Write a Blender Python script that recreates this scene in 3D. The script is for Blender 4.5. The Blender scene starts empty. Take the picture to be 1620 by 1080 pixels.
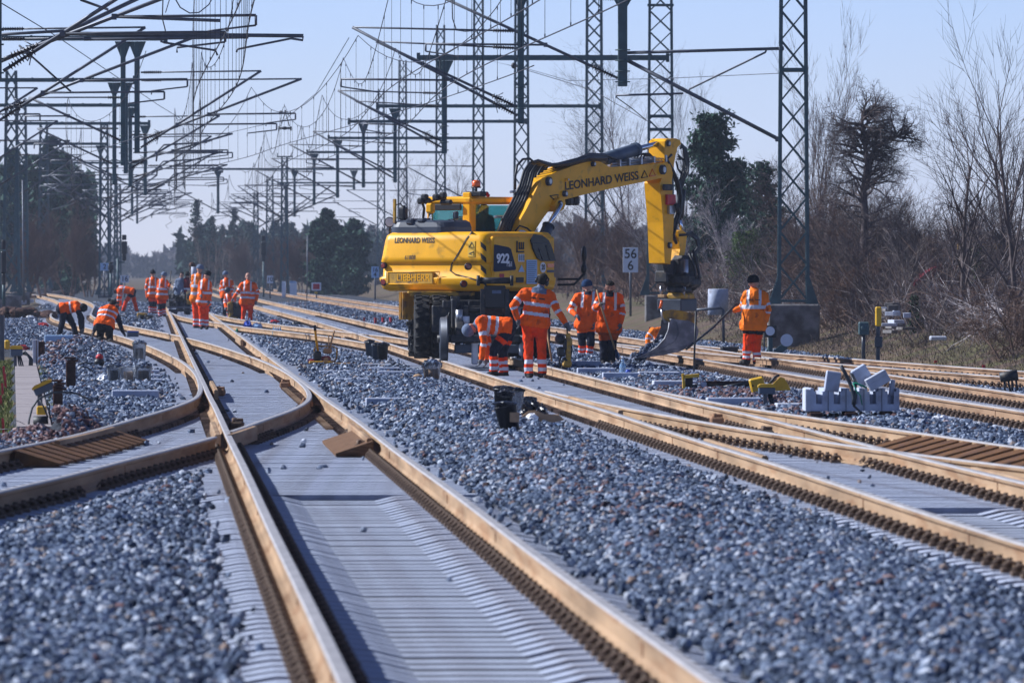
import bpy, bmesh, math, random
import numpy as np
from mathutils import Vector, Matrix, noise

scene = bpy.context.scene
COL = scene.collection
# ------------------------------------------------------------------ camera
FPX, HC = 13300.0, 1.88          # focal length in pixels of a 1620 wide frame; eye height over the sleepers
cam_d = bpy.data.cameras.new("camera")
cam = bpy.data.objects.new("camera", cam_d)
COL.objects.link(cam)
cam.location = (0, 0, HC)
cam.rotation_euler = (math.radians(90), 0, 0)
cam_d.sensor_width = 36.0
cam_d.lens = FPX / 1620 * 36
cam_d.shift_y = -(540 - 425) / 1620
cam_d.clip_start = 1.0
cam_d.clip_end = 20000
cam_d.dof.use_dof = True
cam_d.dof.focus_distance = 152
cam_d.dof.aperture_fstop = 9.0
scene.camera = cam
# ------------------------------------------------------------------ sky, sun, exposure
SUN_EL, SUN_AZ = math.radians(36), math.radians(-77)     # azimuth clockwise from +Y
world = bpy.data.worlds.new("World")
scene.world = world
world.use_nodes = True
wn, wl = world.node_tree.nodes, world.node_tree.links
wn.clear()
sky = wn.new("ShaderNodeTexSky")
sky.sky_type = 'NISHITA'
sky.sun_disc = False
sky.sun_elevation = SUN_EL
sky.sun_rotation = SUN_AZ
sky.air_density, sky.dust_density, sky.ozone_density = 1.0, 0.0, 3.0
tint = wn.new("ShaderNodeMix"); tint.data_type = 'RGBA'; tint.blend_type = 'MULTIPLY'
tint.inputs[0].default_value = 1.0
tint.inputs[7].default_value = (0.92, 1.02, 1.68, 1)     # the photograph's cool white balance
bg = wn.new("ShaderNodeBackground"); bg.inputs[1].default_value = 0.074
wo = wn.new("ShaderNodeOutputWorld")
# sky dimmed overhead to cut the fill light; the lowest few degrees stay bright
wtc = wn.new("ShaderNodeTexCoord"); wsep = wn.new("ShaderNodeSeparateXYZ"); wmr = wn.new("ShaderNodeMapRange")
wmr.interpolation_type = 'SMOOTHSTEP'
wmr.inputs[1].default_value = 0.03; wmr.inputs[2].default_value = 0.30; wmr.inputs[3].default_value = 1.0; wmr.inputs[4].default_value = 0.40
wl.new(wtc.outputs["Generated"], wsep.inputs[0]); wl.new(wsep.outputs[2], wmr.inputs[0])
# thin high cloud: faint soft streaks
wmap = wn.new("ShaderNodeMapping"); wmap.inputs["Scale"].default_value = (9, 9, 42); wnz = wn.new("ShaderNodeTexNoise"); wnz.inputs["Scale"].default_value = 1.6; wnz.inputs["Detail"].default_value = 4
wl.new(wtc.outputs["Generated"], wmap.inputs[0]); wl.new(wmap.outputs[0], wnz.inputs["Vector"])
wmc = wn.new("ShaderNodeMapRange"); wmc.inputs[1].default_value = 0.35; wmc.inputs[2].default_value = 0.7; wmc.inputs[3].default_value = 0.0; wmc.inputs[4].default_value = 0.42
wl.new(wnz.outputs[0], wmc.inputs[0])
wcl = wn.new("ShaderNodeMix"); wcl.data_type = 'RGBA'; wcl.inputs[7].default_value = (6.1, 7.3, 9.9, 1)
wl.new(wmc.outputs[0], wcl.inputs[0]); wl.new(tint.outputs[2], wcl.inputs[6])
wup = wn.new("ShaderNodeMapRange"); wup.inputs[1].default_value = 0.004; wup.inputs[2].default_value = 0.036
wl.new(wsep.outputs[2], wup.inputs[0])
wdb = wn.new("ShaderNodeMix"); wdb.data_type = 'RGBA'; wdb.blend_type = 'MULTIPLY'; wdb.inputs[7].default_value = (0.81, 0.89, 0.98, 1)
wl.new(wup.outputs[0], wdb.inputs[0]); wl.new(wcl.outputs[2], wdb.inputs[6])
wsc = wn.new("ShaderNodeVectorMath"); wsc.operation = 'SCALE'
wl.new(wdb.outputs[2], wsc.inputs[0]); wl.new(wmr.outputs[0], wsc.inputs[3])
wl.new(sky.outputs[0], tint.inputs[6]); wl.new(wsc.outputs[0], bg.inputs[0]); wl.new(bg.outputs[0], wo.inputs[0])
sun_d = bpy.data.lights.new("sun", 'SUN')
sun_d.energy = 5.0
sun_d.angle = math.radians(0.53)
sun_d.color = (0.93, 0.955, 1.0)
sun = bpy.data.objects.new("sun", sun_d)
COL.objects.link(sun)
sd = Vector((math.sin(SUN_AZ) * math.cos(SUN_EL), math.cos(SUN_AZ) * math.cos(SUN_EL), math.sin(SUN_EL)))
sun.rotation_euler = sd.to_track_quat('Z', 'Y').to_euler()
vs = scene.view_settings
vs.view_transform = 'Standard'; vs.look = 'None'; vs.gamma = 1; vs.use_curve_mapping = False
vs.exposure = 0.55

rnd = random.Random(7)
nrs = np.random.RandomState(11)

# ------------------------------------------------------------------ measuring
DX = -574.0 / FPX                 # the railway runs this many metres sideways per metre ahead
def P(px, py, Y):                 # point seen at a pixel of the photograph, Y metres ahead
    return Vector(((px - 810) * Y / FPX, Y, HC - (py - 425) * Y / FPX))
def U(u, Y, z=0.0):               # u metres beside the line of sight that runs along the railway
    return Vector((DX * Y + u, Y, z))
def YG(py, z=0.0):                # distance of a point of height z seen at row py
    return FPX * (HC - z) / (py - 425)
def hitp(px, py, p0, n):          # point of a plane seen at a pixel
    d = Vector(((px - 810) / FPX, 1.0, -(py - 425) / FPX))
    c = Vector((0, 0, HC))
    return c + d * ((p0 - c).dot(n) / d.dot(n))
def interp(tab):
    xs = [a for a, b in tab]; ys = [b for a, b in tab]
    n = len(xs)                   # monotone-ish cubic (Catmull-Rom tangents)
    m = [0] * n
    for i in range(n):
        a, b = max(i - 1, 0), min(i + 1, n - 1)
        m[i] = (ys[b] - ys[a]) / (xs[b] - xs[a])
    def f(x):
        if x <= xs[0]: return ys[0] + m[0] * (x - xs[0])
        if x >= xs[-1]: return ys[-1] + m[-1] * (x - xs[-1])
        i = 0
        while x > xs[i + 1]: i += 1
        h = xs[i + 1] - xs[i]; t = (x - xs[i]) / h
        return ((2*t**3 - 3*t*t + 1) * ys[i] + (t**3 - 2*t*t + t) * h * m[i]
                + (-2*t**3 + 3*t*t) * ys[i+1] + (t**3 - t*t) * h * m[i+1])
    return f

# ------------------------------------------------------------------ materials
def lin(c):
    return tuple((x / 255 / 12.92) if x / 255 <= 0.04045 else ((x / 255 + 0.055) / 1.055) ** 2.4 for x in c)
def mat(name, col, rough=0.7, metal=0.0, var=0.0, vscale=4.0, col2=None, patch=0.5, pscale=2.0, bump=0.0, bscale=40.0,
        stretch=None, spec=None, island=None, trans=0.0, ramp=None, coat=0.0):
    m = bpy.data.materials.new(name); m.use_nodes = True
    n, l = m.node_tree.nodes, m.node_tree.links
    b = n["Principled BSDF"]
    b.inputs["Roughness"].default_value = rough
    b.inputs["Metallic"].default_value = metal
    if spec is None and rough >= .65: spec = .15
    if spec is not None: b.inputs["Specular IOR Level"].default_value = spec
    if trans: b.inputs["Transmission Weight"].default_value = trans
    if coat: b.inputs["Coat Weight"].default_value = coat
    tc = n.new("ShaderNodeTexCoord")
    vec = tc.outputs["Object"]
    if stretch:
        mp = n.new("ShaderNodeMapping"); mp.inputs["Scale"].default_value = stretch
        l.new(vec, mp.inputs[0]); vec = mp.outputs[0]
    cur = None
    rgb = n.new("ShaderNodeRGB"); rgb.outputs[0].default_value = (*col, 1); cur = rgb.outputs[0]
    if ramp:
        gi = n.new("ShaderNodeNewGeometry")
        cr = n.new("ShaderNodeValToRGB"); cr.color_ramp.interpolation = 'LINEAR'
        els = cr.color_ramp.elements
        while len(els) < len(ramp): els.new(0.5)
        for e, (p, c) in zip(els, ramp):
            e.position = p; e.color = (*c, 1)
        l.new(gi.outputs["Random Per Island"], cr.inputs[0]); cur = cr.outputs[0]
    if col2 is not None:
        nz = n.new("ShaderNodeTexNoise"); nz.inputs["Scale"].default_value = pscale; nz.inputs["Detail"].default_value = 6
        l.new(vec, nz.inputs["Vector"])
        mr = n.new("ShaderNodeMapRange"); mr.inputs[1].default_value = 0.62 - patch * 0.3; mr.inputs[2].default_value = 0.72 - patch * 0.2
        l.new(nz.outputs[0], mr.inputs[0])
        mx = n.new("ShaderNodeMix"); mx.data_type = 'RGBA'
        l.new(mr.outputs[0], mx.inputs[0]); l.new(cur, mx.inputs[6]); mx.inputs[7].default_value = (*col2, 1)
        cur = mx.outputs[2]
    if var:
        nz = n.new("ShaderNodeTexNoise"); nz.inputs["Scale"].default_value = vscale; nz.inputs["Detail"].default_value = 5
        l.new(vec, nz.inputs["Vector"])
        mr = n.new("ShaderNodeMapRange"); mr.inputs[1].default_value = 0.3; mr.inputs[2].default_value = 0.7
        mr.inputs[3].default_value = 1 - var; mr.inputs[4].default_value = 1 + var
        l.new(nz.outputs[0], mr.inputs[0])
        mx = n.new("ShaderNodeVectorMath"); mx.operation = 'SCALE'
        l.new(cur, mx.inputs[0]); l.new(mr.outputs[0], mx.inputs[3]); cur = mx.outputs[0]
    if island:
        gi = n.new("ShaderNodeNewGeometry")
        mr = n.new("ShaderNodeMapRange"); mr.inputs[3].default_value = 1 - island; mr.inputs[4].default_value = 1 + island
        l.new(gi.outputs["Random Per Island"], mr.inputs[0])
        mx = n.new("ShaderNodeVectorMath"); mx.operation = 'SCALE'
        l.new(cur, mx.inputs[0]); l.new(mr.outputs[0], mx.inputs[3]); cur = mx.outputs[0]
    l.new(cur, b.inputs["Base Color"])
    if bump:
        nz = n.new("ShaderNodeTexNoise"); nz.inputs["Scale"].default_value = bscale; nz.inputs["Detail"].default_value = 4
        l.new(vec, nz.inputs["Vector"])
        bp = n.new("ShaderNodeBump"); bp.inputs["Strength"].default_value = bump; bp.inputs["Distance"].default_value = 0.02
        l.new(nz.outputs[0], bp.inputs["Height"]); l.new(bp.outputs[0], b.inputs["Normal"])
    return m

M = {}
M['concrete'] = mat("sleeper_concrete", (0.42, 0.465, 0.575), .85, var=.16, vscale=7, col2=(0.27, 0.27, 0.32), patch=.25, pscale=3, bump=.25, bscale=60)
M['concrete_old'] = mat("old_concrete", (0.20, 0.19, 0.19), .9, var=.25, vscale=3, col2=(0.10, 0.09, 0.085), patch=.6, pscale=2.2, bump=.3, bscale=30)
M['path_concrete'] = mat("trough_lid_concrete", (0.30, 0.265, 0.265), .9, var=.15, vscale=6, bump=.2, bscale=50)
M['concrete_pale'] = mat("pale_concrete", (0.46, 0.49, 0.57), .85, var=.10, vscale=9, bump=.2, bscale=70)
M['rail_side'] = mat("rail_rust_dust", (0.34, 0.228, 0.14), .8, var=.30, vscale=5, col2=(0.27, 0.16, 0.09), patch=.4, pscale=8, stretch=(1, .07, 1))
M['rail_side2'] = mat("rail_brown_dust", (0.29, 0.185, 0.115), .85, var=.22, vscale=5, col2=(0.19, 0.11, 0.065), patch=.45, pscale=8, stretch=(1, .07, 1))
M['rail_top'] = mat("rail_running_surface", (0.36, 0.34, 0.335), .55, metal=.15, var=.15, vscale=12, stretch=(1, .15, 1))
M['rail_rusty'] = mat("rail_brown_rust", (0.26, 0.145, 0.085), .85, var=.3, vscale=6, bump=.2)
M['clip'] = mat("fastening_iron", (0.115, 0.080, 0.060), .75, metal=.1, var=.4, vscale=20, island=.6)
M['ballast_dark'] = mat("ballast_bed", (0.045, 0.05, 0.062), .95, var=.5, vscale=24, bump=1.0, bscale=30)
STONE = [(0.0, (.024, .034, .058)), (.25, (.060, .082, .130)), (.55, (.115, .155, .235)), (.78, (.21, .255, .345)), (.93, (.48, .52, .60)), (.965, (.24, .22, .22)), (1.0, (.26, .19, .16))]
M['stone'] = mat("ballast_stone", (.3, .3, .3), .85, ramp=STONE, var=.2, vscale=40)
RSTONE = [(0.0, (.045, .030, .034)), (.3, (.11, .060, .062)), (.6, (.17, .098, .098)), (.8, (.23, .15, .148)), (.95, (.34, .25, .24)), (1.0, (.16, .16, .20))]
M['stone_red'] = mat("reddish_stone", (.3, .2, .2), .9, ramp=RSTONE, var=.2, vscale=40)
M['yellow'] = mat("machine_yellow", (0.88, 0.415, 0.004), .42, var=.12, vscale=2.5, col2=(0.55, 0.27, 0.015), patch=.12, pscale=4, spec=.3)
M['yellow_dirty'] = mat("dirty_machine_yellow", (0.50, 0.27, 0.02), .55, var=.25, vscale=5, col2=(0.16, 0.10, 0.045), patch=.5, pscale=6, bump=.1)
M['steelgrey'] = mat("grey_blue_paint", (0.040, 0.050, 0.070), .42, var=.15, vscale=4)
M['navy'] = mat("navy_panel", (0.012, 0.024, 0.060), .5, spec=.12)
M['black'] = mat("black_plastic", (0.014, 0.015, 0.018), .45, var=.3, vscale=10)
M['rubber'] = mat("tyre_rubber", (0.022, 0.022, 0.024), .85, var=.35, vscale=12, col2=(0.075, 0.068, 0.06), patch=.25, pscale=9, bump=.2)
M['darkiron'] = mat("dark_machinery", (0.030, 0.032, 0.038), .55, metal=.3, var=.4, vscale=9, col2=(0.09, 0.075, 0.06), patch=.3, pscale=7)
M['chrome'] = mat("chrome_rod", (0.72, 0.74, 0.78), .15, metal=1.0)
M['steel'] = mat("bare_steel", (0.40, 0.41, 0.44), .35, metal=.8, var=.25, vscale=8)
M['wheelsteel'] = mat("wheel_steel", (0.035, 0.042, 0.06), .5, metal=.4, var=.3, vscale=7)
M['bucket'] = mat("worn_bucket_steel", (0.17, 0.175, 0.20), .55, metal=.3, var=.25, vscale=5, col2=(0.26, 0.26, 0.28), patch=.5, pscale=5)
M['glass'] = mat("cab_glass", (0.30, 0.72, 0.74), .04, spec=.5, trans=.92)
M['darkglass'] = mat("dark_glass", (0.006, 0.008, 0.014), .25, spec=.25)
M['white'] = mat("white_paint", (0.78, 0.79, 0.82), .5, var=.06, vscale=6)
M['signwhite'] = mat("sign_white", (0.70, 0.74, 0.82), .45, var=.05, vscale=8)
M['red'] = mat("red_paint", (0.52, 0.022, 0.030), .5, var=.2, vscale=9)
M['lampred'] = mat("red_lens", (0.20, 0.012, 0.010), .2, coat=.5)
M['lampamber'] = mat("amber_lens", (0.80, 0.13, 0.01), .2, coat=.5)
M['print'] = mat("dark_print", (0.022, 0.016, 0.012), .6)
M['mast'] = mat("mast_green_paint", (0.042, 0.092, 0.105), .55, var=.25, vscale=3, col2=(0.05, 0.085, 0.09), patch=.3, pscale=5)
M['galv'] = mat("weathered_tube", (0.10, 0.11, 0.135), .5, metal=.35, var=.25, vscale=5)
M['wire'] = mat("overhead_copper_dark", (0.035, 0.037, 0.048), .55, metal=.3)
M['insul'] = mat("insulator_brown", (0.022, 0.014, 0.016), .3)
M['orange'] = mat("hi_vis_orange", (0.95, 0.115, 0.005), .75, var=.14, vscale=9, col2=(0.42, 0.060, 0.012), patch=.10, pscale=5, bump=.35, bscale=22)
M['orange_red'] = mat("hi_vis_trousers", (0.86, 0.055, 0.006), .8, var=.18, vscale=9, col2=(0.36, 0.045, 0.012), patch=.22, pscale=5, bump=.4, bscale=20)
M['orange_worn'] = mat("worn_orange_trousers", (0.48, 0.085, 0.018), .85, var=.2, vscale=9, bump=.3, bscale=20)
M['orange_light'] = mat("hi_vis_light_orange", (0.95, 0.20, 0.012), .75, var=.14, vscale=9, col2=(0.42, 0.060, 0.012), patch=.10, pscale=5, bump=.35, bscale=22)
M['reflect'] = mat("reflective_tape", (0.58, 0.60, 0.68), .45, var=.06, vscale=20)
M['workdark'] = mat("dark_workwear", (0.012, 0.015, 0.030), .85, var=.3, vscale=10, bump=.3, bscale=20)
M['workblack'] = mat("black_workwear", (0.012, 0.012, 0.016), .85, var=.3, vscale=10, bump=.3, bscale=20)
M['burgundy'] = mat("burgundy_jacket", (0.16, 0.008, 0.020), .8, var=.15, vscale=10)
M['greyfab'] = mat("grey_fabric", (0.13, 0.165, 0.24), .9, var=.2, vscale=14, bump=.3)
M['navyfab'] = mat("navy_fabric", (0.012, 0.035, 0.095), .9, var=.2, vscale=14, bump=.3)
M['skin'] = mat("skin", (0.46, 0.24, 0.17), .6, var=.08, vscale=20)
M['hair'] = mat("dark_hair", (0.014, 0.011, 0.010), .8, var=.3, vscale=30)
M['boot'] = mat("work_boot", (0.035, 0.032, 0.034), .75, var=.4, vscale=16)
M['glove'] = mat("work_glove", (0.12, 0.12, 0.13), .9, var=.3, vscale=20)
M['wood'] = mat("sawn_timber", (0.165, 0.092, 0.052), .85, var=.35, vscale=6, stretch=(1, 8, 8), col2=(0.09, 0.05, 0.03), patch=.4, pscale=5, bump=.3)
M['woodpale'] = mat("pale_timber", (0.42, 0.27, 0.15), .85, var=.2, vscale=6, bump=.2)
M['rustplate'] = mat("rusty_ribbed_steel", (0.135, 0.064, 0.026), .85, var=.35, vscale=7, col2=(0.10, 0.05, 0.03), patch=.4, pscale=5, bump=.3)
M['rustdark'] = mat("dark_rust", (0.055, 0.030, 0.026), .85, var=.4, vscale=9, col2=(0.12, 0.06, 0.04), patch=.3, pscale=8, bump=.3)
M['cable'] = mat("black_cable", (0.022, 0.030, 0.042), .5)
M['ylid'] = mat("yellow_lid", (0.70, 0.40, 0.012), .5, var=.12, vscale=8)
M['boxblue'] = mat("blue_grey_box", (0.075, 0.105, 0.15), .5, var=.12, vscale=7)
M['clear'] = mat("clear_plastic", (0.80, 0.84, 0.90), .14, trans=.88, var=.1, vscale=9)
M['binbag'] = mat("black_foil", (0.012, 0.013, 0.020), .3, var=.3, vscale=14, bump=.5, bscale=25)
M['card'] = mat("cardboard", (0.40, 0.26, 0.16), .85, var=.15, vscale=9)
M['blueplast'] = mat("blue_plastic", (0.02, 0.07, 0.42), .45)
M['paleblue'] = mat("pale_blue_plastic", (0.32, 0.48, 0.70), .5)
M['water'] = mat("water_bottle_plastic", (0.45, 0.68, 0.90), .12, trans=.75)
M['greenrope'] = mat("green_rope", (0.01, 0.23, 0.15), .8)
M['grass'] = mat("grass_blades", (0.11, 0.12, 0.035), .9, ramp=[(0, (.045, .052, .018)), (.25, (.095, .080, .038)), (.6, (.165, .115, .072)), (1, (.30, .23, .16))])
M['grass_green'] = mat("green_grass_blades", (0.11, 0.13, 0.035), .9, ramp=[(0, (.05, .085, .02)), (.5, (.11, .15, .04)), (.85, (.20, .19, .08)), (1, (.32, .27, .15))])
M['bark'] = mat("bare_bark", (0.115, 0.092, 0.090), .9, var=.35, vscale=6)
M['bark_pale'] = mat("pale_bark", (0.21, 0.175, 0.16), .9, var=.35, vscale=6)
M['bark_brown'] = mat("brown_twigs", (0.165, 0.108, 0.085), .9, var=.35, vscale=5)
M['twig_grey'] = mat("dead_grey_twigs", (0.38, 0.34, 0.34), .9, var=.3, vscale=5, island=.4)
M['needle'] = mat("pine_needles", (0.026, 0.060, 0.028), .8, island=.55)
M['needle_dark'] = mat("dark_spruce_needles", (0.030, 0.066, 0.046), .85, island=.5)
M['needle_green'] = mat("young_pine_needles", (0.050, 0.085, 0.022), .8, island=.5)  # fresher green of the young pines' own needles
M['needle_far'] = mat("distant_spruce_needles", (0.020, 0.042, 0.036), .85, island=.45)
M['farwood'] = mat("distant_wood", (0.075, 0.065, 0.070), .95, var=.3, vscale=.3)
M['barepink'] = mat("leafless_hazel", (0.15, 0.10, 0.085), .95, island=.4)

# ------------------------------------------------------------------ mesh builder
def frame(d):
    d = Vector(d).normalized()
    a = Vector((0, 0, 1)) if abs(d.z) < .9 else Vector((1, 0, 0))
    x = d.cross(a).normalized()
    return x, d.cross(x).normalized() * -1
def rotz(a): return Matrix.Rotation(a, 3, 'Z')
class MB:
    def __init__(s): s.v = []; s.f = []; s.m = []; s.smooth = []
    def add(s, vs, fs, m=0, sm=False):
        o = len(s.v)
        s.v += [tuple(v) for v in vs]
        for f in fs:
            s.f.append(tuple(i + o for i in f)); s.m.append(m); s.smooth.append(sm)
        return s
    def box(s, c, size, R=None, m=0, b=0.0):
        c = Vector(c); hx, hy, hz = size[0]/2, size[1]/2, size[2]/2
        R = R or Matrix.Identity(3)
        if b <= 0:
            vs = [c + R @ Vector((x*hx, y*hy, z*hz)) for z in (-1, 1) for y in (-1, 1) for x in (-1, 1)]
            return s.add(vs, [(0,2,3,1),(4,5,7,6),(0,1,5,4),(2,6,7,3),(0,4,6,2),(1,3,7,5)], m)
        b = min(b, hx*.9, hy*.9, hz*.9)
        sg = [(x, y, z) for z in (-1, 1) for y in (-1, 1) for x in (-1, 1)]
        vs = []
        for x, y, z in sg:
            vs += [c + R @ Vector((x*hx, y*(hy-b), z*(hz-b))), c + R @ Vector((x*(hx-b), y*hy, z*(hz-b))), c + R @ Vector((x*(hx-b), y*(hy-b), z*hz))]
        idx = {k: i for i, k in enumerate(sg)}
        fs = []
        for ax in range(3):
            for d in (-1, 1):
                o = [a for a in range(3) if a != ax]
                q = []
                for p, r in ((-1,-1),(1,-1),(1,1),(-1,1)):
                    k = [0,0,0]; k[ax] = d; k[o[0]] = p; k[o[1]] = r
                    q.append(idx[tuple(k)]*3 + ax)
                fl = (d > 0) ^ (ax == 1)
                fs.append(tuple(q if fl else q[::-1]))
        for ax in range(3):
            o = [a for a in range(3) if a != ax]
            for p in (-1, 1):
                for r in (-1, 1):
                    k1 = [0,0,0]; k2 = [0,0,0]
                    k1[ax] = -1; k2[ax] = 1
                    for k in (k1, k2): k[o[0]] = p; k[o[1]] = r
                    i1, i2 = idx[tuple(k1)], idx[tuple(k2)]
                    fs.append((i1*3+o[0], i2*3+o[0], i2*3+o[1], i1*3+o[1]))
        for i in range(8): fs.append((i*3, i*3+1, i*3+2))
        return s.add(vs, fs, m)
    def tube(s, pts, r, n=6, m=0, cap=True, sm=True, flat=1.0):
        pts = [Vector(p) for p in pts]
        k = len(pts)
        rs = r if isinstance(r, (list, tuple)) else [r]*k
        x, y = frame(pts[1] - pts[0])
        vs = []
        pd = None
        for i in range(k):
            d = (pts[min(i+1, k-1)] - pts[max(i-1, 0)])
            if d.length < 1e-9: d = pd or Vector((0,0,1))
            d.normalize()
            x = (x - d * x.dot(d)); x = x.normalized() if x.length > 1e-6 else frame(d)[0]
            y = d.cross(x)
            for j in range(n):
                a = 2*math.pi*(j + .5)/n
                vs.append(pts[i] + x*(rs[i]*math.cos(a)) + y*(rs[i]*math.sin(a)*flat))
            pd = d
        fs = [(i*n+j, i*n+(j+1) % n, (i+1)*n+(j+1) % n, (i+1)*n+j) for i in range(k-1) for j in range(n)]
        s.add(vs, fs, m, sm)
        if cap:
            o = len(s.v) - len(vs)
            s.f.append(tuple(o + j for j in range(n))[::-1]); s.m.append(m); s.smooth.append(False)
            s.f.append(tuple(o + (k-1)*n + j for j in range(n))); s.m.append(m); s.smooth.append(False)
        return s
    def cyl(s, a, b, r0, r1=None, n=12, m=0, sm=True):
        return s.tube([a, b], [r0, r0 if r1 is None else r1], n, m, True, sm)
    def lathe(s, prof, o, ax=(0,0,1), n=20, m=0, sm=True):
        o = Vector(o); ax = Vector(ax).normalized(); x, y = frame(ax)
        vs = [o + ax*h + x*(r*math.cos(2*math.pi*j/n)) + y*(r*math.sin(2*math.pi*j/n)) for r, h in prof for j in range(n)]
        fs = [(i*n+j, i*n+(j+1) % n, (i+1)*n+(j+1) % n, (i+1)*n+j) for i in range(len(prof)-1) for j in range(n)]
        s.add(vs, fs, m, sm)
        o2 = len(s.v) - len(vs)
        if prof[0][0] > 1e-6: s.f.append(tuple(o2+j for j in range(n))[::-1]); s.m.append(m); s.smooth.append(False)
        if prof[-1][0] > 1e-6: s.f.append(tuple(o2+(len(prof)-1)*n+j for j in range(n))); s.m.append(m); s.smooth.append(False)
        return s
    def ell(s, c, r, R=None, n=12, k=8, m=0, sm=True):
        c = Vector(c); R = R or Matrix.Identity(3)
        vs = []
        for i in range(k+1):
            t = math.pi*i/k
            for j in range(n):
                a = 2*math.pi*j/n
                vs.append(c + R @ Vector((r[0]*math.sin(t)*math.cos(a), r[1]*math.sin(t)*math.sin(a), r[2]*math.cos(t))))
        fs = [(i*n+j, (i+1)*n+j, (i+1)*n+(j+1) % n, i*n+(j+1) % n) for i in range(k) for j in range(n)]
        return s.add(vs, fs, m, sm)
    def prism(s, poly, off, m=0, mside=None):          # poly: world points in one plane; off: extrusion vector
        poly = [Vector(p) for p in poly]; off = Vector(off); k = len(poly)
        vs = poly + [p + off for p in poly]
        s.add(vs, [tuple(range(k))[::-1], tuple(range(k, 2*k))], m)
        o = len(s.v) - 2*k
        for i in range(k):
            s.f.append((o+i, o+(i+1) % k, o+k+(i+1) % k, o+k+i)); s.m.append(m if mside is None else mside); s.smooth.append(False)
        return s
    def loft(s, rings, m=0, cap=True, sm=False):
        n = len(rings[0]); vs = [p for r in rings for p in r]
        s.add(vs, [(i*n+j, i*n+(j+1) % n, (i+1)*n+(j+1) % n, (i+1)*n+j) for i in range(len(rings)-1) for j in range(n)], m, sm)
        if cap:
            o = len(s.v) - len(vs)
            s.f.append(tuple(o+j for j in range(n))[::-1]); s.m.append(m); s.smooth.append(False)
            s.f.append(tuple(o+(len(rings)-1)*n+j for j in range(n))); s.m.append(m); s.smooth.append(False)
        return s

ORG = {}
def put(o, parent):
    COL.objects.link(o)
    if parent is not None: o.parent = parent
def tag(o, label=None, cat=None, group=None, kind=None):
    if label: o['label'] = label
    if cat: o['category'] = cat
    if group: o['group'] = group
    if kind: o['kind'] = kind
    return o
def thing(name, loc, label, cat, group=None):
    o = bpy.data.objects.new(name, None); COL.objects.link(o)
    o.location = loc; o.empty_display_size = .2
    ORG[o.name] = Vector(loc)
    return tag(o, label, cat, group)
def mesh_from(name, v, f, mi, mats, sm=None, org=(0, 0, 0), recalc=True):
    me = bpy.data.meshes.new(name)
    o = Vector(org)
    me.from_pydata([(a[0]-o.x, a[1]-o.y, a[2]-o.z) for a in v], [], f)
    for m in mats: me.materials.append(m)
    me.polygons.foreach_set('material_index', mi)
    if sm: me.polygons.foreach_set('use_smooth', sm)
    if recalc:
        b = bmesh.new(); b.from_mesh(me); bmesh.ops.recalc_face_normals(b, faces=b.faces); b.to_mesh(me); b.free()
    me.update()
    return me
def part(name, mb, mats, parent, label=None, kind=None, recalc=True):      # a child mesh of a thing or of a part
    org = ORG[parent.name]
    mats = mats if isinstance(mats, (list, tuple)) else [mats]
    o = bpy.data.objects.new(name, mesh_from(name, mb.v, mb.f, mb.m, mats, mb.smooth, org, recalc))
    put(o, parent); ORG[o.name] = org
    return tag(o, label, None, None, kind)
def solo(name, mb, mats, label, cat, loc=None, group=None, kind=None, recalc=True):   # a thing that is one mesh
    mats = mats if isinstance(mats, (list, tuple)) else [mats]
    if loc is None:
        a = np.array(mb.v); loc = (a[:, 0].mean(), a[:, 1].mean(), a[:, 2].min())
    o = bpy.data.objects.new(name, mesh_from(name, mb.v, mb.f, mb.m, mats, mb.smooth, loc, recalc))
    put(o, None); o.location = loc; ORG[o.name] = Vector(loc)
    return tag(o, label, cat, group, kind)
def fast_mesh(name, V, F, mats, mi=None, smooth=False):      # numpy arrays; all faces the same size
    me = bpy.data.meshes.new(name)
    V = np.asarray(V, np.float32); F = np.asarray(F, np.int32)
    k = F.shape[1]
    me.vertices.add(len(V)); me.vertices.foreach_set('co', V.ravel())
    me.loops.add(F.size); me.loops.foreach_set('vertex_index', F.ravel())
    me.polygons.add(len(F)); me.polygons.foreach_set('loop_start', np.arange(0, F.size, k, dtype=np.int32))
    me.polygons.foreach_set('loop_total', np.full(len(F), k, np.int32))
    for m in mats: me.materials.append(m)
    if mi is not None: me.polygons.foreach_set('material_index', np.asarray(mi, np.int32))
    me.polygons.foreach_set('use_smooth', np.full(len(F), smooth))
    me.update(calc_edges=True); me.validate()
    return me
from mathutils.bvhtree import BVHTree
def conform(o, bvh, n, off=.004, cuts=0):           # lay a marking onto the curved panel below it
    org = ORG[o.name]; me = o.data; n = Vector(n).normalized()
    if cuts:
        b = bmesh.new(); b.from_mesh(me); bmesh.ops.triangulate(b, faces=b.faces)
        bmesh.ops.subdivide_edges(b, edges=b.edges, cuts=cuts, use_grid_fill=True); b.to_mesh(me); b.free()
    ds = [v.co.dot(n) for v in me.vertices]; d0 = min(ds)
    for v, d in zip(me.vertices, ds):
        p = v.co + org
        h = bvh.ray_cast(p + n*.6, -n)
        if h[0] is not None: v.co = h[0] + n*(off + min(d - d0, .008)) - org
    me.update()
    return o
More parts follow.
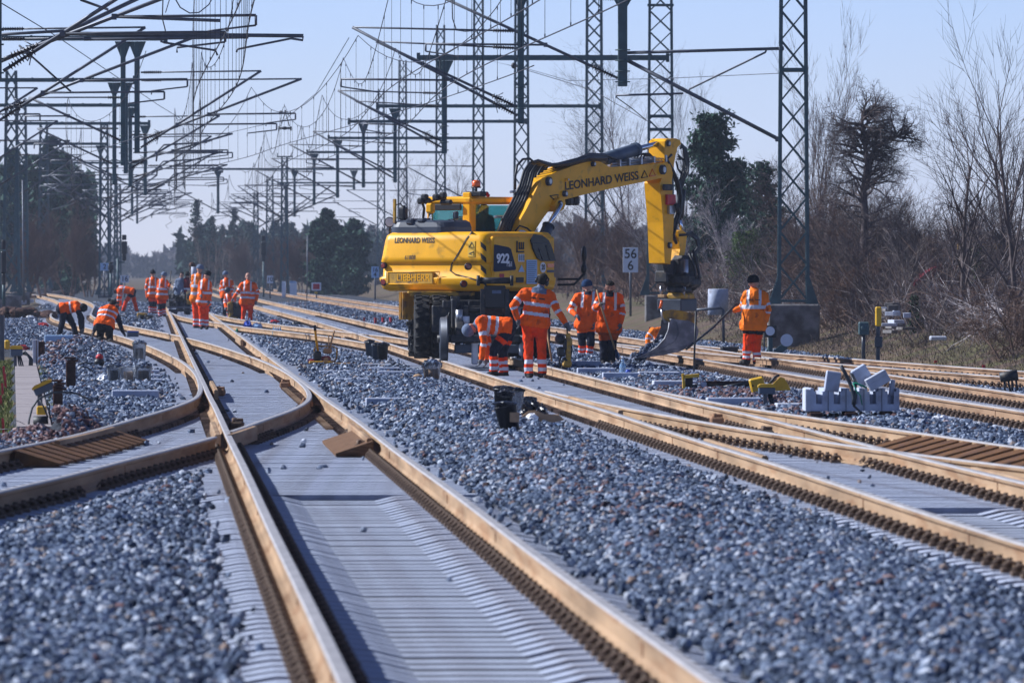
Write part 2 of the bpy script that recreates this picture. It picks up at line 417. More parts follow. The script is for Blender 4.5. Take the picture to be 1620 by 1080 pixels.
def lettering(txt, size, loc, xd, up, material, parent, name="lettering", sx=1.0, bold=0.0, align='CENTER', raise_=.004):
    cu = bpy.data.curves.new(name, 'FONT'); cu.body = txt; cu.size = size; cu.align_x = align; cu.align_y = 'CENTER'
    cu.extrude = .0007; cu.offset = bold
    t = bpy.data.objects.new(name, cu); COL.objects.link(t)
    me = bpy.data.meshes.new_from_object(t.evaluated_get(bpy.context.evaluated_depsgraph_get()))
    bpy.data.objects.remove(t)
    xd = Vector(xd).normalized(); up = Vector(up); up = (up - xd*up.dot(xd)).normalized(); n = xd.cross(up)
    org = ORG[parent.name]; loc = Vector(loc) + n*raise_ - org
    for v in me.vertices: v.co = loc + xd*(v.co.x*sx) + up*v.co.y + n*v.co.z
    me.materials.clear(); me.materials.append(material)
    o = bpy.data.objects.new(name, me); put(o, parent); ORG[o.name] = org
    return o
# ------------------------------------------------------------------ track alignments (u of the centre line against distance)
uA = lambda Y: 1.565
uB = interp([(50, -3.1), (58, -2.42), (64, -1.93), (69, -1.46), (75, -.97), (79, -.62), (86, -.03), (94, .52), (102, 1.0), (110, 1.33), (118, 1.47), (129, 1.52), (140, 1.5), (153, 1.38),
             (165, 1.2), (188, .72), (209, .15), (226, -.42), (251, -1.35), (283, -2.4), (310, -2.88), (337, -3.05), (400, -3.4), (470, -4.6), (540, -6.4), (620, -9.2)])
uC = interp([(20, 6.2), (120, 6.2), (230, 6.2), (300, 6.05), (400, 5.65), (560, 5.2), (800, 5.0), (1100, 5.0)])
uD = interp([(52, 10.6), (60, 9.6), (72, 8.27), (80, 7.62), (86, 7.3), (91, 7.03), (95, 6.85), (103, 6.58), (116, 6.36), (126, 6.25)])
uF = interp([(170, 6.12), (184, 5.95), (200, 5.6), (211, 5.28), (230, 4.42), (250, 3.45), (270, 2.78), (290, 2.15), (314, 1.72), (335, 1.57)])
uG = interp([(60, 11.12), (120, 11.12), (200, 11.1), (300, 10.9), (415, 10.45), (700, 9.6), (1000, 9.2)])
uH = interp([(100, 17.6), (115, 16.0), (131, 14.45), (140, 13.8), (149, 13.2), (160, 12.55), (172, 11.95), (190, 11.4), (210, 11.1)])
uK = interp([(300, -10.6), (420, -9.2), (540, -8.2), (700, -7.6), (900, -7.2)])
TR = [(uA, 20, 1000), (uB, 50, 600), (uC, 20, 1000), (uD, 52, 122), (uF, 180, 328), (uG, 60, 900), (uH, 100, 205), (uK, 330, 900)]
VEC = {}
YS_ = np.arange(0, 1201, 1.0)
for f_, a_, b_ in TR: VEC[f_] = np.array([f_(y) for y in YS_])
MOUNDS = [(-1.0, 96, .48, 7, .24), (-1.75, 182, .75, 26, .33), (3.9, 60, .8, 26, .09), (3.9, 110, .8, 30, .10), (3.75, 88, .45, 12, .07), (-.75, 52, .7, 14, .05),
          (8.6, 112, .7, 30, .06), (9.1, 78, .7, 12, .05), (-3.0, 150, .8, 20, .10), (8.6, 186, .9, 10, .06), (-4.3, 240, 1.3, 40, .35)]
def gz(u, Y):                      # height of the ballast
    u = np.asarray(u, float); Y = np.asarray(Y, float)
    d = np.full(u.shape, 99.0)
    for f_, a_, b_ in TR:
        c = np.interp(Y, YS_, VEC[f_])
        d = np.where((Y > a_) & (Y < b_), np.minimum(d, np.abs(u - c)), d)
    z = -.040 + .05*np.clip((d - 1.22)/.32, 0, 1)
    w = np.clip((d - 1.2)/.4, 0, 1)
    w = np.where((Y > 92) & (Y < 190) & (u < -1.10 - (Y - 99)*.0163), 0, w)
    for mu, mY, ru, rY, h in MOUNDS: z = z + w*h*np.exp(-((u - mu)/ru)**2 - ((Y - mY)/rY)**2)
    z = z - .30*np.clip((-u - 4.4)/1.2, 0, 1)*(Y < 400) - .22*np.clip((u - 14.3)/1.0, 0, 1)*np.clip((Y - 150)/30, 0, 1)
    inpath = (Y > 92) & (Y < 190)
    z = np.where(inpath & (u < -1.60 - (Y - 99)*.0163), -.20, z)
    z = z + .012*np.sin(u*5.1 + Y*.37)*np.sin(Y*.9 - u*2.3)*w
    return z
def gz1(u, Y): return float(gz(np.array([u]), np.array([Y]))[0])
def onb(px, py):                   # a spot on the ballast seen at a pixel
    z = 0.0
    for _ in range(6):
        Y = YG(py, z); u = (px - 236)*Y/FPX; z = gz1(u, Y)
    return Vector((DX*Y + u, Y, z))

# ------------------------------------------------------------------ ground sheet and ballast bed
def bank(u, Y):
    t = np.clip((u - 16.0)/4.0, 0, 1); t = t*t*(3 - 2*t)
    near = np.clip((Y - 105)/30, 0, 1)
    z = -.28 + near*t*(.82 + .12*np.sin(Y*.11) + .08*np.sin(Y*.31 + u)) + np.clip((u - 30)/200, 0, 1)*.5
    z = z - .35*np.clip((-u - 4.8)/2, 0, 1)
    z = np.where((u < -1.2) & (u > -5.5) & (Y > 80) & (Y < 200), -.11, z)
    return z
us = np.concatenate([[-6000, -2000, -700, -250, -120, -60, -35, -24, -16, -12, -9, -7.5], np.arange(-6.5, 16, .75), np.arange(16, 26, .5), [27, 29, 32, 36, 42, 50, 65, 90, 140, 300, 800, 2500, 7000]])
ys = np.concatenate([[-300, -60, 0, 15, 25], np.arange(30, 300, 3.0), np.arange(300, 700, 12.), [720, 800, 950, 1200, 1600, 2300, 3500, 6000, 12000]])
def grid_sheet(name, us, ys, zf, mats, kind, jit=0.0):
    UU, YY = np.meshgrid(us, ys); ZZ = zf(UU, YY)
    V = np.stack([UU + DX*YY, YY, ZZ], -1).reshape(-1, 3)
    n, k = len(us), len(ys)
    i = np.arange(k-1)[:, None]*n + np.arange(n-1)[None, :]
    F = np.stack([i, i+1, i+n+1, i+n], -1).reshape(-1, 4)
    o = bpy.data.objects.new(name, fast_mesh(name, V, F, mats, smooth=True)); put(o, None)
    return tag(o, kind=kind)
gm = mat("verge_earth", (0.105, 0.072, 0.054), .95, var=.45, vscale=1.3, col2=(0.085, 0.078, 0.036), patch=.55, pscale=.35, bump=.6, bscale=9)
ground = grid_sheet("ground", us, ys, bank, [gm], 'structure')
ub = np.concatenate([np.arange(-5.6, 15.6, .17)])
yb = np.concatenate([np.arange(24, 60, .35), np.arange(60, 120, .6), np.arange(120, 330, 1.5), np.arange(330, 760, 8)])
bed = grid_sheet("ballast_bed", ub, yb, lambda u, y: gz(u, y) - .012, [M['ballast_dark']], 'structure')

# ------------------------------------------------------------------ loose stones
def ico():
    p = (1 + 5**.5)/2
    v = np.array([(-1,p,0),(1,p,0),(-1,-p,0),(1,-p,0),(0,-1,p),(0,1,p),(0,-1,-p),(0,1,-p),(p,0,-1),(p,0,1),(-p,0,-1),(-p,0,1)], float)
    v /= np.linalg.norm(v[0])
    f = np.array([(0,11,5),(0,5,1),(0,1,7),(0,7,10),(0,10,11),(1,5,9),(5,11,4),(11,10,2),(10,7,6),(7,1,8),(3,9,4),(3,4,2),(3,2,6),(3,6,8),(3,8,9),(4,9,5),(2,4,11),(6,2,10),(8,6,7),(9,8,1)])
    return v, f
def octa():
    v = np.array([(1,0,0),(-1,0,0),(0,1,0),(0,-1,0),(0,0,1),(0,0,-1)], float)
    f = np.array([(0,2,4),(2,1,4),(1,3,4),(3,0,4),(2,0,5),(1,2,5),(3,1,5),(0,3,5)])
    return v, f
def stones(pos, r, base):
    bv, bf = base; N = len(pos); k = len(bv)
    V = np.repeat(bv[None], N, 0)
    V = V*(1 + (.62 if k > 6 else .3)*(nrs.rand(N, k, 1) - .5))
    V = V*(1 + .7*(nrs.rand(N, 1, 3) - .5))
    q = nrs.randn(N, 4); q /= np.linalg.norm(q, axis=1)[:, None]
    w, x, y, z = q.T
    R = np.stack([1-2*(y*y+z*z), 2*(x*y-z*w), 2*(x*z+y*w), 2*(x*y+z*w), 1-2*(x*x+z*z), 2*(y*z-x*w), 2*(x*z-y*w), 2*(y*z+x*w), 1-2*(x*x+y*y)], -1).reshape(N, 3, 3)
    V = np.einsum('nij,nkj->nki', R, V)*r[:, None, None] + pos[:, None, :]
    F = bf[None] + (np.arange(N)*k)[:, None, None]
    return V.reshape(-1, 3), F.reshape(-1, 3)
def join_np(parts):
    o = 0; VV = []; FF = []
    for v, f in parts:
        VV.append(v); FF.append(f + o); o += len(v)
    return np.concatenate(VV), np.concatenate(FF)
def track_dist(u, Y):
    d = np.full(u.shape, 99.0)
    for f_, a_, b_ in TR:
        c = np.interp(Y, YS_, VEC[f_])
        d = np.where((Y > a_) & (Y < b_), np.minimum(d, np.abs(u - c)), d)
    return d
acc = []; acc_red = []
for y0, y1, dens, r0, r1, base in [(36, 55, 470, .015, .034, ico()), (55, 92, 310, .016, .035, ico()), (92, 150, 105, .022, .043, ico()), (150, 260, 34, .024, .046, ico()), (260, 460, 9, .035, .075, octa())]:
    area = .1218*(y1*y1 - y0*y0)/2
    n = int(area*dens)
    Y = np.sqrt(nrs.rand(n)*(y1*y1 - y0*y0) + y0*y0)
    u = (nrs.rand(n)*1640 - 246)*Y/FPX
    d = track_dist(u, Y)
    keep = (u > -5.3) & (u < 15.2) & ((d > 1.27 + .10*nrs.randn(n)) | (nrs.rand(n) < np.where(Y < 72, .0002, .0012)))
    # the trough path and the verge beyond it stay clear
    keep &= u > np.where((Y < 178) & (Y > 96), -1.12 - (Y - 99)*.0165, -9)
    u, Y, d = u[keep], Y[keep], d[keep]
    r = r0 + (r1 - r0)*nrs.rand(len(u))**1.5
    z = gz(u, Y) + r*(.25 + .6*nrs.rand(len(u)))
    z = np.where(d < 1.25, np.maximum(z, .012), z)
    pos = np.stack([u + DX*Y, Y, z], -1)
    pr = .006 + .95*np.exp(-((u + 1.15)/.45)**2 - ((Y - 94)/8)**2) + .62*np.exp(-((u + 2.0)/.5)**2 - ((Y - 178)/24)**2) + .5*np.exp(-((u - 8.3)/.9)**2 - ((Y - 120)/14)**2) + .12*np.exp(-((u - 3.6)/.5)**2 - ((Y - 70)/16)**2)
    isr = nrs.rand(len(u)) < pr
    acc.append(stones(pos[~isr], r[~isr], base)); acc_red.append(stones(pos[isr], r[isr]*1.12, base))
for nm, a, m_ in (("ballast_stones", acc, 'stone'), ("reddish_ballast_stones", acc_red, 'stone_red')):
    v, f = join_np(a)
    o = bpy.data.objects.new(nm, fast_mesh(nm, v, f, [M[m_]])); put(o, None)
    tag(o, "grey crushed stone ballast heaped between and beside the tracks" if m_ == 'stone' else "reddish brown crushed stone lying in low heaps on the grey ballast", "ballast", kind='stuff')

# ------------------------------------------------------------------ tracks
PROF = [(-.075, 0), (-.075, .012), (-.022, .030), (-.0085, .052), (-.0085, .122), (-.034, .136), (-.036, .160), (-.027, .172), (.027, .172), (.036, .160), (.034, .136), (.0085, .122), (.0085, .052), (.022, .030), (.075, .012), (.075, 0)]
RZ = .012                         # rail foot above the sleeper
def rail_mb(uf, off, y0, y1, dz=0.0, gaps=(), welds=True, prof=PROF):
    mb = MB()
    segs = []; a = y0
    for g0, g1 in sorted(gaps): segs.append((a, g0)); a = g1
    segs.append((a, y1))
    for a, b in segs:
        Y = [a]
        while Y[-1] < b - .01:
            st = 1.2 if Y[-1] < 140 else (2.5 if Y[-1] < 340 else 12)
            Y.append(min(b, Y[-1] + st))
        n = len(prof); vs = []
        for y in Y:
            du = (uf(y + .5) - uf(y - .5)) + DX
            t = Vector((du, 1, 0)).normalized(); nrm = Vector((t.y, -t.x, 0))
            wav = .006*math.sin(y*.21 + off) + .005*math.sin(y*.083)
            c = U(uf(y), y) + nrm*off + Vector((0, 0, RZ + dz + wav*(y < 120)))
            vs += [c + nrm*x + Vector((0, 0, z)) for x, z in prof]
        fs = []; ms = []
        o = len(mb.v)
        for i in range(len(Y)-1):
            for j in range(n):
                k = (j + 1) % n
                fs.append((i*n+j, i*n+k, (i+1)*n+k, (i+1)*n+j)); ms.append(1 if 6 <= j <= 8 and n > 10 else 0)
        mb.v += [tuple(v) for v in vs]
        mb.f += [tuple(q + o for q in f) for f in fs]; mb.m += ms; mb.smooth += [False]*len(fs)
        for base in (0, (len(Y)-1)*n):
            f = tuple(o + base + j for j in range(n)); mb.f.append(f if base else f[::-1]); mb.m.append(0); mb.smooth.append(False)
        if welds:
            y = a + 4 + (off > 0)*2.3
            while y < min(b, 260):
                du = (uf(y + .5) - uf(y - .5)) + DX
                t = Vector((du, 1, 0)).normalized(); nrm = Vector((t.y, -t.x, 0))
                wav = .006*math.sin(y*.21 + off) + .005*math.sin(y*.083)
                c = U(uf(y), y) + nrm*off + Vector((0, 0, RZ + dz + wav*(y < 120)))
                for sd_ in (-1, 1):
                    mb.box(c + nrm*(sd_*.0115) + Vector((0, 0, .085)), (.006, .035, .07), rotz(-math.atan2(t.x, t.y)), 2)
                    mb.box(c + nrm*(sd_*.0365) + Vector((0, 0, .148)), (.003, .05, .02), rotz(-math.atan2(t.x, t.y)), 2)
                y += 11.7 + 5*math.sin(y)
    return mb
RM = [M['rail_side'], M['rail_top'], M['rail_rusty']]

def b70_mb():
    xs = [-1.30, -1.26, -1.02, -.98, -.60, -.46, -.30, .30, .46, .60, .98, 1.02, 1.26, 1.30]
    zs = [-.065, -.050, -.006, 0, 0, -.010, -.048, -.048, -.010, 0, 0, -.006, -.050, -.065]
    rings = [[(x, -.15, -.2), (x, .15, -.2), (x, .142, z), (x, -.142, z)] for x, z in zip(xs, zs)]
    return MB().loft(rings, 0)
def flat_mb(x0, x1):
    rings = [[(x, -.15, -.2), (x, .15, -.2), (x, .15, -.03), (x, .147, z), (x, -.147, z), (x, -.15, -.03)] for x, z in ((x0, -.02), (x0 + .02, 0), (x1 - .02, 0), (x1, -.02))]
    return MB().loft(rings, 0)
def clip_mb():
    mb = MB()
    mb.box((0, 0, .005), (.34, .11, .010))
    for s in (-1, 1):
        mb.box((s*.125, 0, .016), (.095, .12, .030), None, 0, .006)
        mb.cyl((s*.118, 0, .03), (s*.118, 0, .095), .021, .019, 6)
        mb.cyl((s*.118, 0, .052), (s*.118, 0, .060), .034, .034, 8)
        for q in (-1, 1):
            mb.tube([(s*.065, q*.052, .03), (s*.085, q*.064, .066), (s*.125, q*.058, .074), (s*.165, q*.050, .042), (s*.150, q*.022, .050), (s*.105, q*.016, .066)], .0085, 5)
    return mb
def clip_far(mb, c, m):
    for s in (-1, 1):
        mb.box(c + Vector((s*.125, 0, .025)), (.10, .11, .05), None, m)
def me_of(mb, name, mats): return mesh_from(name, mb.v, mb.f, mb.m, mats, mb.smooth)
ME_B70 = me_of(b70_mb(), "ridged_concrete_sleeper", [M['concrete']])
ME_CLIP = me_of(clip_mb(), "rail_fastening", [M['clip']])
FLAT = {}
def flat_me(x0, x1):
    k = (round(x0*5)/5, round(x1*5)/5)
    if k not in FLAT: FLAT[k] = me_of(flat_mb(*k), "long_concrete_sleeper", [M['concrete']])
    return FLAT[k]
def lay(root, rows, seats, nmax=100):
    """rows: (Y, kind, u0, u1, centre, heading); seats(Y): u of every rail that crosses the sleeper."""
    org = ORG[root.name]
    rest = MB()
    for i, (Y, kind, u0, u1, uc, hd) in enumerate(rows):
        ang = -math.atan(DX + hd) + rnd.uniform(-.006, .006)
        base = U(uc, Y, rnd.uniform(-.0016, .0016)*(1 + (Y < 70)))
        if i < nmax:
            if kind == 'b': me = ME_B70
            else: me = flat_me(u0 - uc, u1 - uc)
            o = bpy.data.objects.new("sleeper", me); put(o, root); o.location = base - org; o.rotation_euler = (0, 0, ang); ORG[o.name] = base
            for us_ in seats(Y, u0, u1):
                c = bpy.data.objects.new("rail_fastening", ME_CLIP); put(c, o); c.location = (us_ - uc, 0, 0)
        else:
            R = rotz(ang)
            if kind == 'b':
                for q in (-1, 1): rest.box(base + R @ Vector((q*.72, 0, -.1)), (1.0, .22, .2), R, 0)
                rest.box(base + R @ Vector((0, 0, -.124)), (.5, .22, .152), R, 0)
            else:
                rest.box(base + R @ Vector(((u0+u1)/2 - uc, 0, -.1)), (u1 - u0, .27, .2), R, 0)
            if Y < 330:
                for us_ in seats(Y, u0, u1): clip_far(rest, U(us_, Y, 0), 1)
    if rest.v: part("sleepers", rest, [M['concrete'], M['clip']], root, kind='stuff', recalc=False)
def hd_of(f, Y): return (f(Y + .5) - f(Y - .5))
def seats_of(*fs):
    def g(Y, u0, u1):
        out = []
        for f, a, b in fs:
            if a <= Y <= b:
                for s in (-.753, .753):
                    x = f(Y) + s
                    if u0 + .1 < x < u1 - .1 and all(abs(x - q) > .16 for q in out): out.append(x)
        return out
    return g
RM2 = [M['rail_side2'], M['rail_top'], M['rail_rusty']]
def make_track(label, fmain, y0, y1, rail_list, rows, seats, nmax=100, group="railway tracks", rm=None):
    root = thing("railway_track", U(fmain(max(y0, 40)), max(y0, 40)), label, "railway track", group)
    for mb in rail_list: part("rail", mb, rm or RM, root)
    lay(root, rows, seats, nmax)
    return root
fr = lambda a, b, st=.6: [a + st*i for i in range(int((b - a)/st))]
# the main line in front
rows = []
for Y in fr(34.2, 430):
    if Y < 70.2: rows.append((Y, 'b', uA(Y) - 1.3, uA(Y) + 1.3, uA(Y), 0))
    elif Y < 262:
        lo, hi = min(uA(Y), uB(Y)) - 1.3, max(uA(Y), uB(Y)) + 1.3
        if Y > 245: hi = max(hi, uF(Y) + 1.3)
        rows.append((Y, 'f', lo, hi, (lo + hi)/2, 0))
    elif Y < 330: rows.append((Y, 'f', uA(Y) - 1.3, max(uA(Y), uF(Y)) + 1.3, uA(Y), 0))
    else: rows.append((Y, 'b', uA(Y) - 1.3, uA(Y) + 1.3, uA(Y), 0))
RA = [rail_mb(uA, -.753, 33, 1000), rail_mb(uA, .753, 33, 1000)]
trackA = make_track("long straight track running from the front edge away through both sets of points", uA, 34, 1000, RA, rows, seats_of((uA, 0, 999), (uB, 71, 262), (uF, 245, 330)))
# the curved track that merges with it from the left
rows = [(Y, 'b', uB(Y) - 1.3, uB(Y) + 1.3, uB(Y), hd_of(uB, Y)) for Y in list(fr(56, 70)) + list(fr(262.5, 520))]
RB = [rail_mb(uB, -.753, 52, 600, -.005), rail_mb(uB, .753, 52, 600, -.005, gaps=[(85.2, 87.6), (207.3, 210.5)])]
trackB = make_track("curved track sweeping in at the left edge, touching the straight one and bending off left", uB, 64, 600, RB, rows, seats_of((uB, 0, 999)))
# the line the excavator stands on
rows = []
for Y in fr(40.1, 430):
    if Y < 66: rows.append((Y, 'b', uC(Y) - 1.3, uC(Y) + 1.3, uC(Y), 0))
    elif Y < 246:
        lo, hi = uC(Y) - 1.3, uC(Y) + 1.3
        if Y < 122: hi = max(hi, uD(Y) + 1.3)
        if Y > 180: lo = min(lo, uF(Y) - 1.3)
        rows.append((Y, 'f', lo, hi, (lo + hi)/2, 0))
    else: rows.append((Y, 'b', uC(Y) - 1.3, uC(Y) + 1.3, uC(Y), hd_of(uC, Y)))
RC = [rail_mb(uC, -.753, 40, 1000), rail_mb(uC, .753, 40, 1000)]
trackC = make_track("straight track with the yellow excavator standing on it", uC, 60, 1000, RC, rows, seats_of((uC, 0, 999), (uD, 66, 118), (uF, 186, 246)))
RD = [rail_mb(uD, -.753, 52, 118, -.006, gaps=[(70.3, 71.4)]), rail_mb(uD, .753, 52, 118, -.006)]
trackD = make_track("pair of diverging rails branching right from the excavator's track towards the right edge", uD, 72, 118, RD, [], seats_of(), group="railway tracks")
RF = [rail_mb(uF, -.753, 190, 326, -.009), rail_mb(uF, .753, 190, 326, -.009)]
trackF = make_track("crossover rails slanting between the excavator's track and the workers' straight track", uF, 200, 320, RF, [], seats_of(), group="railway tracks")
rows = []
for Y in fr(98, 420):
    if 128 < Y < 208:
        rows.append((Y, 'f', uG(Y) - 1.3, min(uH(Y), uG(Y) + 3.4) + 1.3 if uH(Y) - uG(Y) < 3.4 else uG(Y) + 1.3, uG(Y), 0))
    else: rows.append((Y, 'b', uG(Y) - 1.3, uG(Y) + 1.3, uG(Y), hd_of(uG, Y)))
RG = [rail_mb(uG, -.753, 70, 900), rail_mb(uG, .753, 70, 900)]
trackG = make_track("brown railed track behind the concrete blocks on the right", uG, 100, 900, RG, rows, seats_of((uG, 0, 999), (uH, 128, 203)), rm=RM2)
rows = [(Y, 'b', uH(Y) - 1.3, uH(Y) + 1.3, uH(Y), hd_of(uH, Y)) for Y in fr(112, 128)]
RH = [rail_mb(uH, -.753, 100, 204, -.006), rail_mb(uH, .753, 100, 204, -.006)]
trackH = make_track("rusty branch track nearest the grass bank, curving off right", uH, 120, 204, RH, rows, seats_of((uH, 0, 999)), rm=RM2)
rows = [(Y, 'b', uK(Y) - 1.3, uK(Y) + 1.3, uK(Y), hd_of(uK, Y)) for Y in fr(340, 520, 1.2)]
RK = [rail_mb(uK, -.753, 320, 900, 0, welds=False), rail_mb(uK, .753, 320, 900, 0, welds=False)]
trackK = make_track("far track at the left edge below the dark pines", uK, 420, 900, RK, rows, seats_of((uK, 0, 0)), rm=RM2)

# guard rails, point machines' blocks and fish-plated frog pieces
GP = [(-.03, .02), (-.03, .155), (-.02, .168), (.02, .168), (.03, .155), (.03, .02)]
def guard(root, uf, off, y0, y1, label):
    part("guard_rail", rail_mb(uf, off, y0, y1, .008, welds=False, prof=GP), [M['rail_side']], root, label)
guard(trackA, uA, .753 - .115, 84, 92, None); guard(trackA, uA, .753 - .115, 200, 212, None)
guard(trackB, uB, -.753 + .115, 83, 90, None); guard(trackA, uA, -.753 - .11, 86, 93, None)
guard(trackA, uA, -.753 + .13, 118, 127, None); guard(trackB, uB, .753 + .12, 85.8, 90, None)
guard(trackC, uC, -.753 + .12, 76, 84, None); guard(trackC, uC, .753 + .11, 66, 72, None); guard(trackD, uD, .753 - .115, 68, 76, None)
guard(trackC, uC, -.753 + .16, 100, 112, None)
for root, uf, off, Y in ((trackA, uA, -.753 + .2, 97), (trackA, uA, -.753 + .22, 123), (trackA, uA, .753 - .22, 112), (trackA, uA, .753 - .2, 131), (trackC, uC, .753 - .2, 100), (trackC, uC, .753 - .2, 92), (trackA, uA, .753 - .18, 84.5), (trackA, uA, .753 - .2, 165)):
    mb = MB(); c = U(uf(Y) + off, Y)
    mb.box(c + Vector((0, 0, .07)), (.16, .5, .10), None, 0, .02).box(c + Vector((.02, .1, .13)), (.10, .14, .05), None, 0, .01)
    for k in range(5): mb.cyl(c + Vector((-.03, -.2 + k*.1, .10)), c + Vector((-.03, -.2 + k*.1, .16)), .022, .022, 6)
    part("point_lock_block", mb, [M['clip'] if Y < 100 else M['rail_rusty']], root)
# slide plates with bolts between stock rail and blade
mb = MB()
for Y in fr(98, 132, .6):
    mb.box(U(uA(Y) + .60, Y, .02), (.22, .16, .03), None, 0)
part("slide_plates", mb, [M['rail_side']], trackA, kind='stuff')
# ------------------------------------------------------------------ excavator
EYC = 158.6                                     # distance of its slewing centre
EC = Vector(((772 - 810)*EYC/FPX, EYC, 0))
TH = math.radians(33)
FW = Vector((math.sin(TH), math.cos(TH), 0)); RT = Vector((math.cos(TH), -math.sin(TH), 0)); UP = Vector((0, 0, 1))
RU = Matrix((RT, FW, UP)).transposed()          # upper carriage axes
TF = Vector((DX, 1, 0)).normalized(); TRR = Vector((TF.y, -TF.x, 0))
RL = Matrix((TRR, TF, UP)).transposed()         # undercarriage axes
def EU(x, y, z): return EC + RT*x + FW*y + UP*z
UCX = (DX*EYC + 6.2) - EC.x
def EL(x, y, z): return EC + Vector((UCX, 0, 0)) + TRR*x + TF*y + UP*z
exc = thing("rail_excavator", (EC.x, EC.y, .19), "yellow road-rail excavator with its arm stretched right and a ballast bucket hanging", "excavator")
def rr(x0, x1, y0, y1, r, z, n=6, rf=.06):      # plan outline with round rear corners
    pts = []
    for cx, cy, a0, q in ((x1 - r, y0 + r, -90, r), (x1 - rf, y1 - rf, 0, rf), (x0 + rf, y1 - rf, 90, rf), (x0 + r, y0 + r, 180, r)):
        for i in range(n + 1):
            a = math.radians(a0 + 90*i/n); pts.append(EU(cx + q*math.cos(a), cy + q*math.sin(a), z))
    return pts
W2, RE, FE = 1.25, -1.92, .46
# housing: counterweight (rear) and side housing are one yellow shell with creases
rings = [rr(-W2 + i, W2 - i, RE + i, FE - .0*i, .17, z) for z, i in ((1.46, .14), (1.50, .05), (1.60, .01), (1.68, .0), (1.71, .0), (1.735, .045), (1.96, .055), (1.985, .055), (2.01, .02), (2.10, .035), (2.40, .075), (2.50, .10), (2.555, .17), (2.57, .27))]
mb = MB().loft(rings, 0, True, False)
hous = part("counterweight", mb, [M['yellow']], exc)
for p in hous.data.polygons: p.use_smooth = True
HB = BVHTree.FromPolygons([Vector(v) for v in mb.v], mb.f)
# dark engine hood
rings = [rr(-1.12 + i, .28 - i, RE + .16 + i, -.95 - i*.4, .26, z) for z, i in ((2.50, 0), (2.66, .0), (2.75, .03), (2.79, .10))]
hood = part("engine_hood", MB().loft(rings, 0), [M['steelgrey']], exc)
mb = MB()
mb.box(EU(-.62, RE + .30, 2.76), (.16, .30, .12), RU, 0, .03).box(EU(-.38, RE + .30, 2.78), (.16, .26, .09), RU, 0, .03)
part("hood_latch", mb, [M['steelgrey']], exc)
# upper deck
part("deck", MB().box(EU(-.3, .35, 1.50), (1.7, 1.3, .16), RU, 0, .02), [M['darkiron']], exc)
# the flat side door that carries the markings
part("side_door", MB().box(EU(W2 - .045, (-1.73 + .38)/2, 2.05), (.10, 2.11, .86), RU, 0, .03).box(EU(W2 - .05, (-1.73 + .38)/2, 1.56), (.08, 2.11, .09), RU, 0, .02), [M['yellow']], exc)
part("badge_plate", MB().box(EU(-.50, RE + .02, HC - (439.5 - 425)*(EYC - 1.6)/FPX), (1.06, .06, .235), RU, 0, .012), [M['yellow_dirty']], exc)
# planes for markings
PS, NS = EU(W2 + .007, 0, 2.0), RT
PR, NR = EU(0, RE + .058, 2.0), -FW
def side(px, py): return hitp(px, py, PS, NS)
def rear(px, py): return hitp(px, py, PR, NR)
def decal(name, pts, fn, nrm, m, lift=.008, label=None):
    q = [fn(*p) + nrm*.002 for p in pts]
    return part(name, MB().prism(q, nrm*lift), [m], exc, label)
def tilt(fn, x0, y0, x1, y1):
    return fn(x1, y0) - fn(x0, y0)
conform(lettering("LEONHARD WEISS", .135, rear(655, 380.5), RT, UP, M['print'], hous, sx=.80, bold=.004), HB, -FW)
conform(lettering("61808", .115, rear(650, 407.5), RT, UP, M['print'], hous, sx=.85), HB, -FW)
lettering("LIEBHERR", .185, hitp(654, 439.5, EU(0, RE - .010, 0), -FW), RT, UP, M['yellow'], hous, sx=.95, bold=.002)
pl = [rear(617, 430), rear(699, 430), rear(693, 449), rear(618, 449)]
mb = MB()
for i in range(4): mb.tube([pl[i] - FW*.070, pl[(i+1) % 4] - FW*.070], .008, 6)
part("badge_frame", mb, [M['yellow']], exc)
# seam between counterweight and side door
sm = [(747, 366), (738, 378), (727, 400), (716, 418), (714, 428), (722, 434), (745, 440), (762, 446), (770, 452)]
mb = MB().tube([rear(*p) - FW*.035 if p[0] < 730 else hitp(p[0], p[1], EU(W2 - .30, RE + .18, 0), (RT - FW).normalized()) for p in sm], .012, 6)
conform(part("door_seam", mb, [M['print']], exc), HB, (RT*.55 - FW*.83), .001, 2)
# hazard stripes, number plate, stickers
N20 = (RT*.60 - FW*.80).normalized(); P20 = EU(W2 - .07, RE + .05, 0)
mb = MB()
for k in range(4):
    y = 381.5 + k*18.3
    q = [hitp(a, b, P20, N20) for a, b in ((760.5, y), (769.2, y + 8), (769.8, y + 16.5), (761, y + 8.5))]
    mb.prism(q, N20*.006)
conform(part("hazard_stripes", mb, [M['print']], exc), HB, N20, .004, 3)
decal("model_panel", [(792.5, 386.5), (804, 388), (812, 393), (818.5, 425), (816, 427), (778.5 + 0, 430), (776.5, 428)], side, NS, M['navy']) if False else None
mp = decal("model_panel", [(781.5, 387), (784, 387), (804, 391), (808, 394), (816, 424), (815, 427), (782, 430), (780.5, 428)], side, NS, M['navy'], .006)
lettering("922", .235, side(795, 409.5), FW, UP, M['white'], mp, sx=1.25, bold=.010, raise_=.012)
lettering("rail", .14, side(805, 418), FW, UP, M['white'], mp, sx=1.1, raise_=.012)
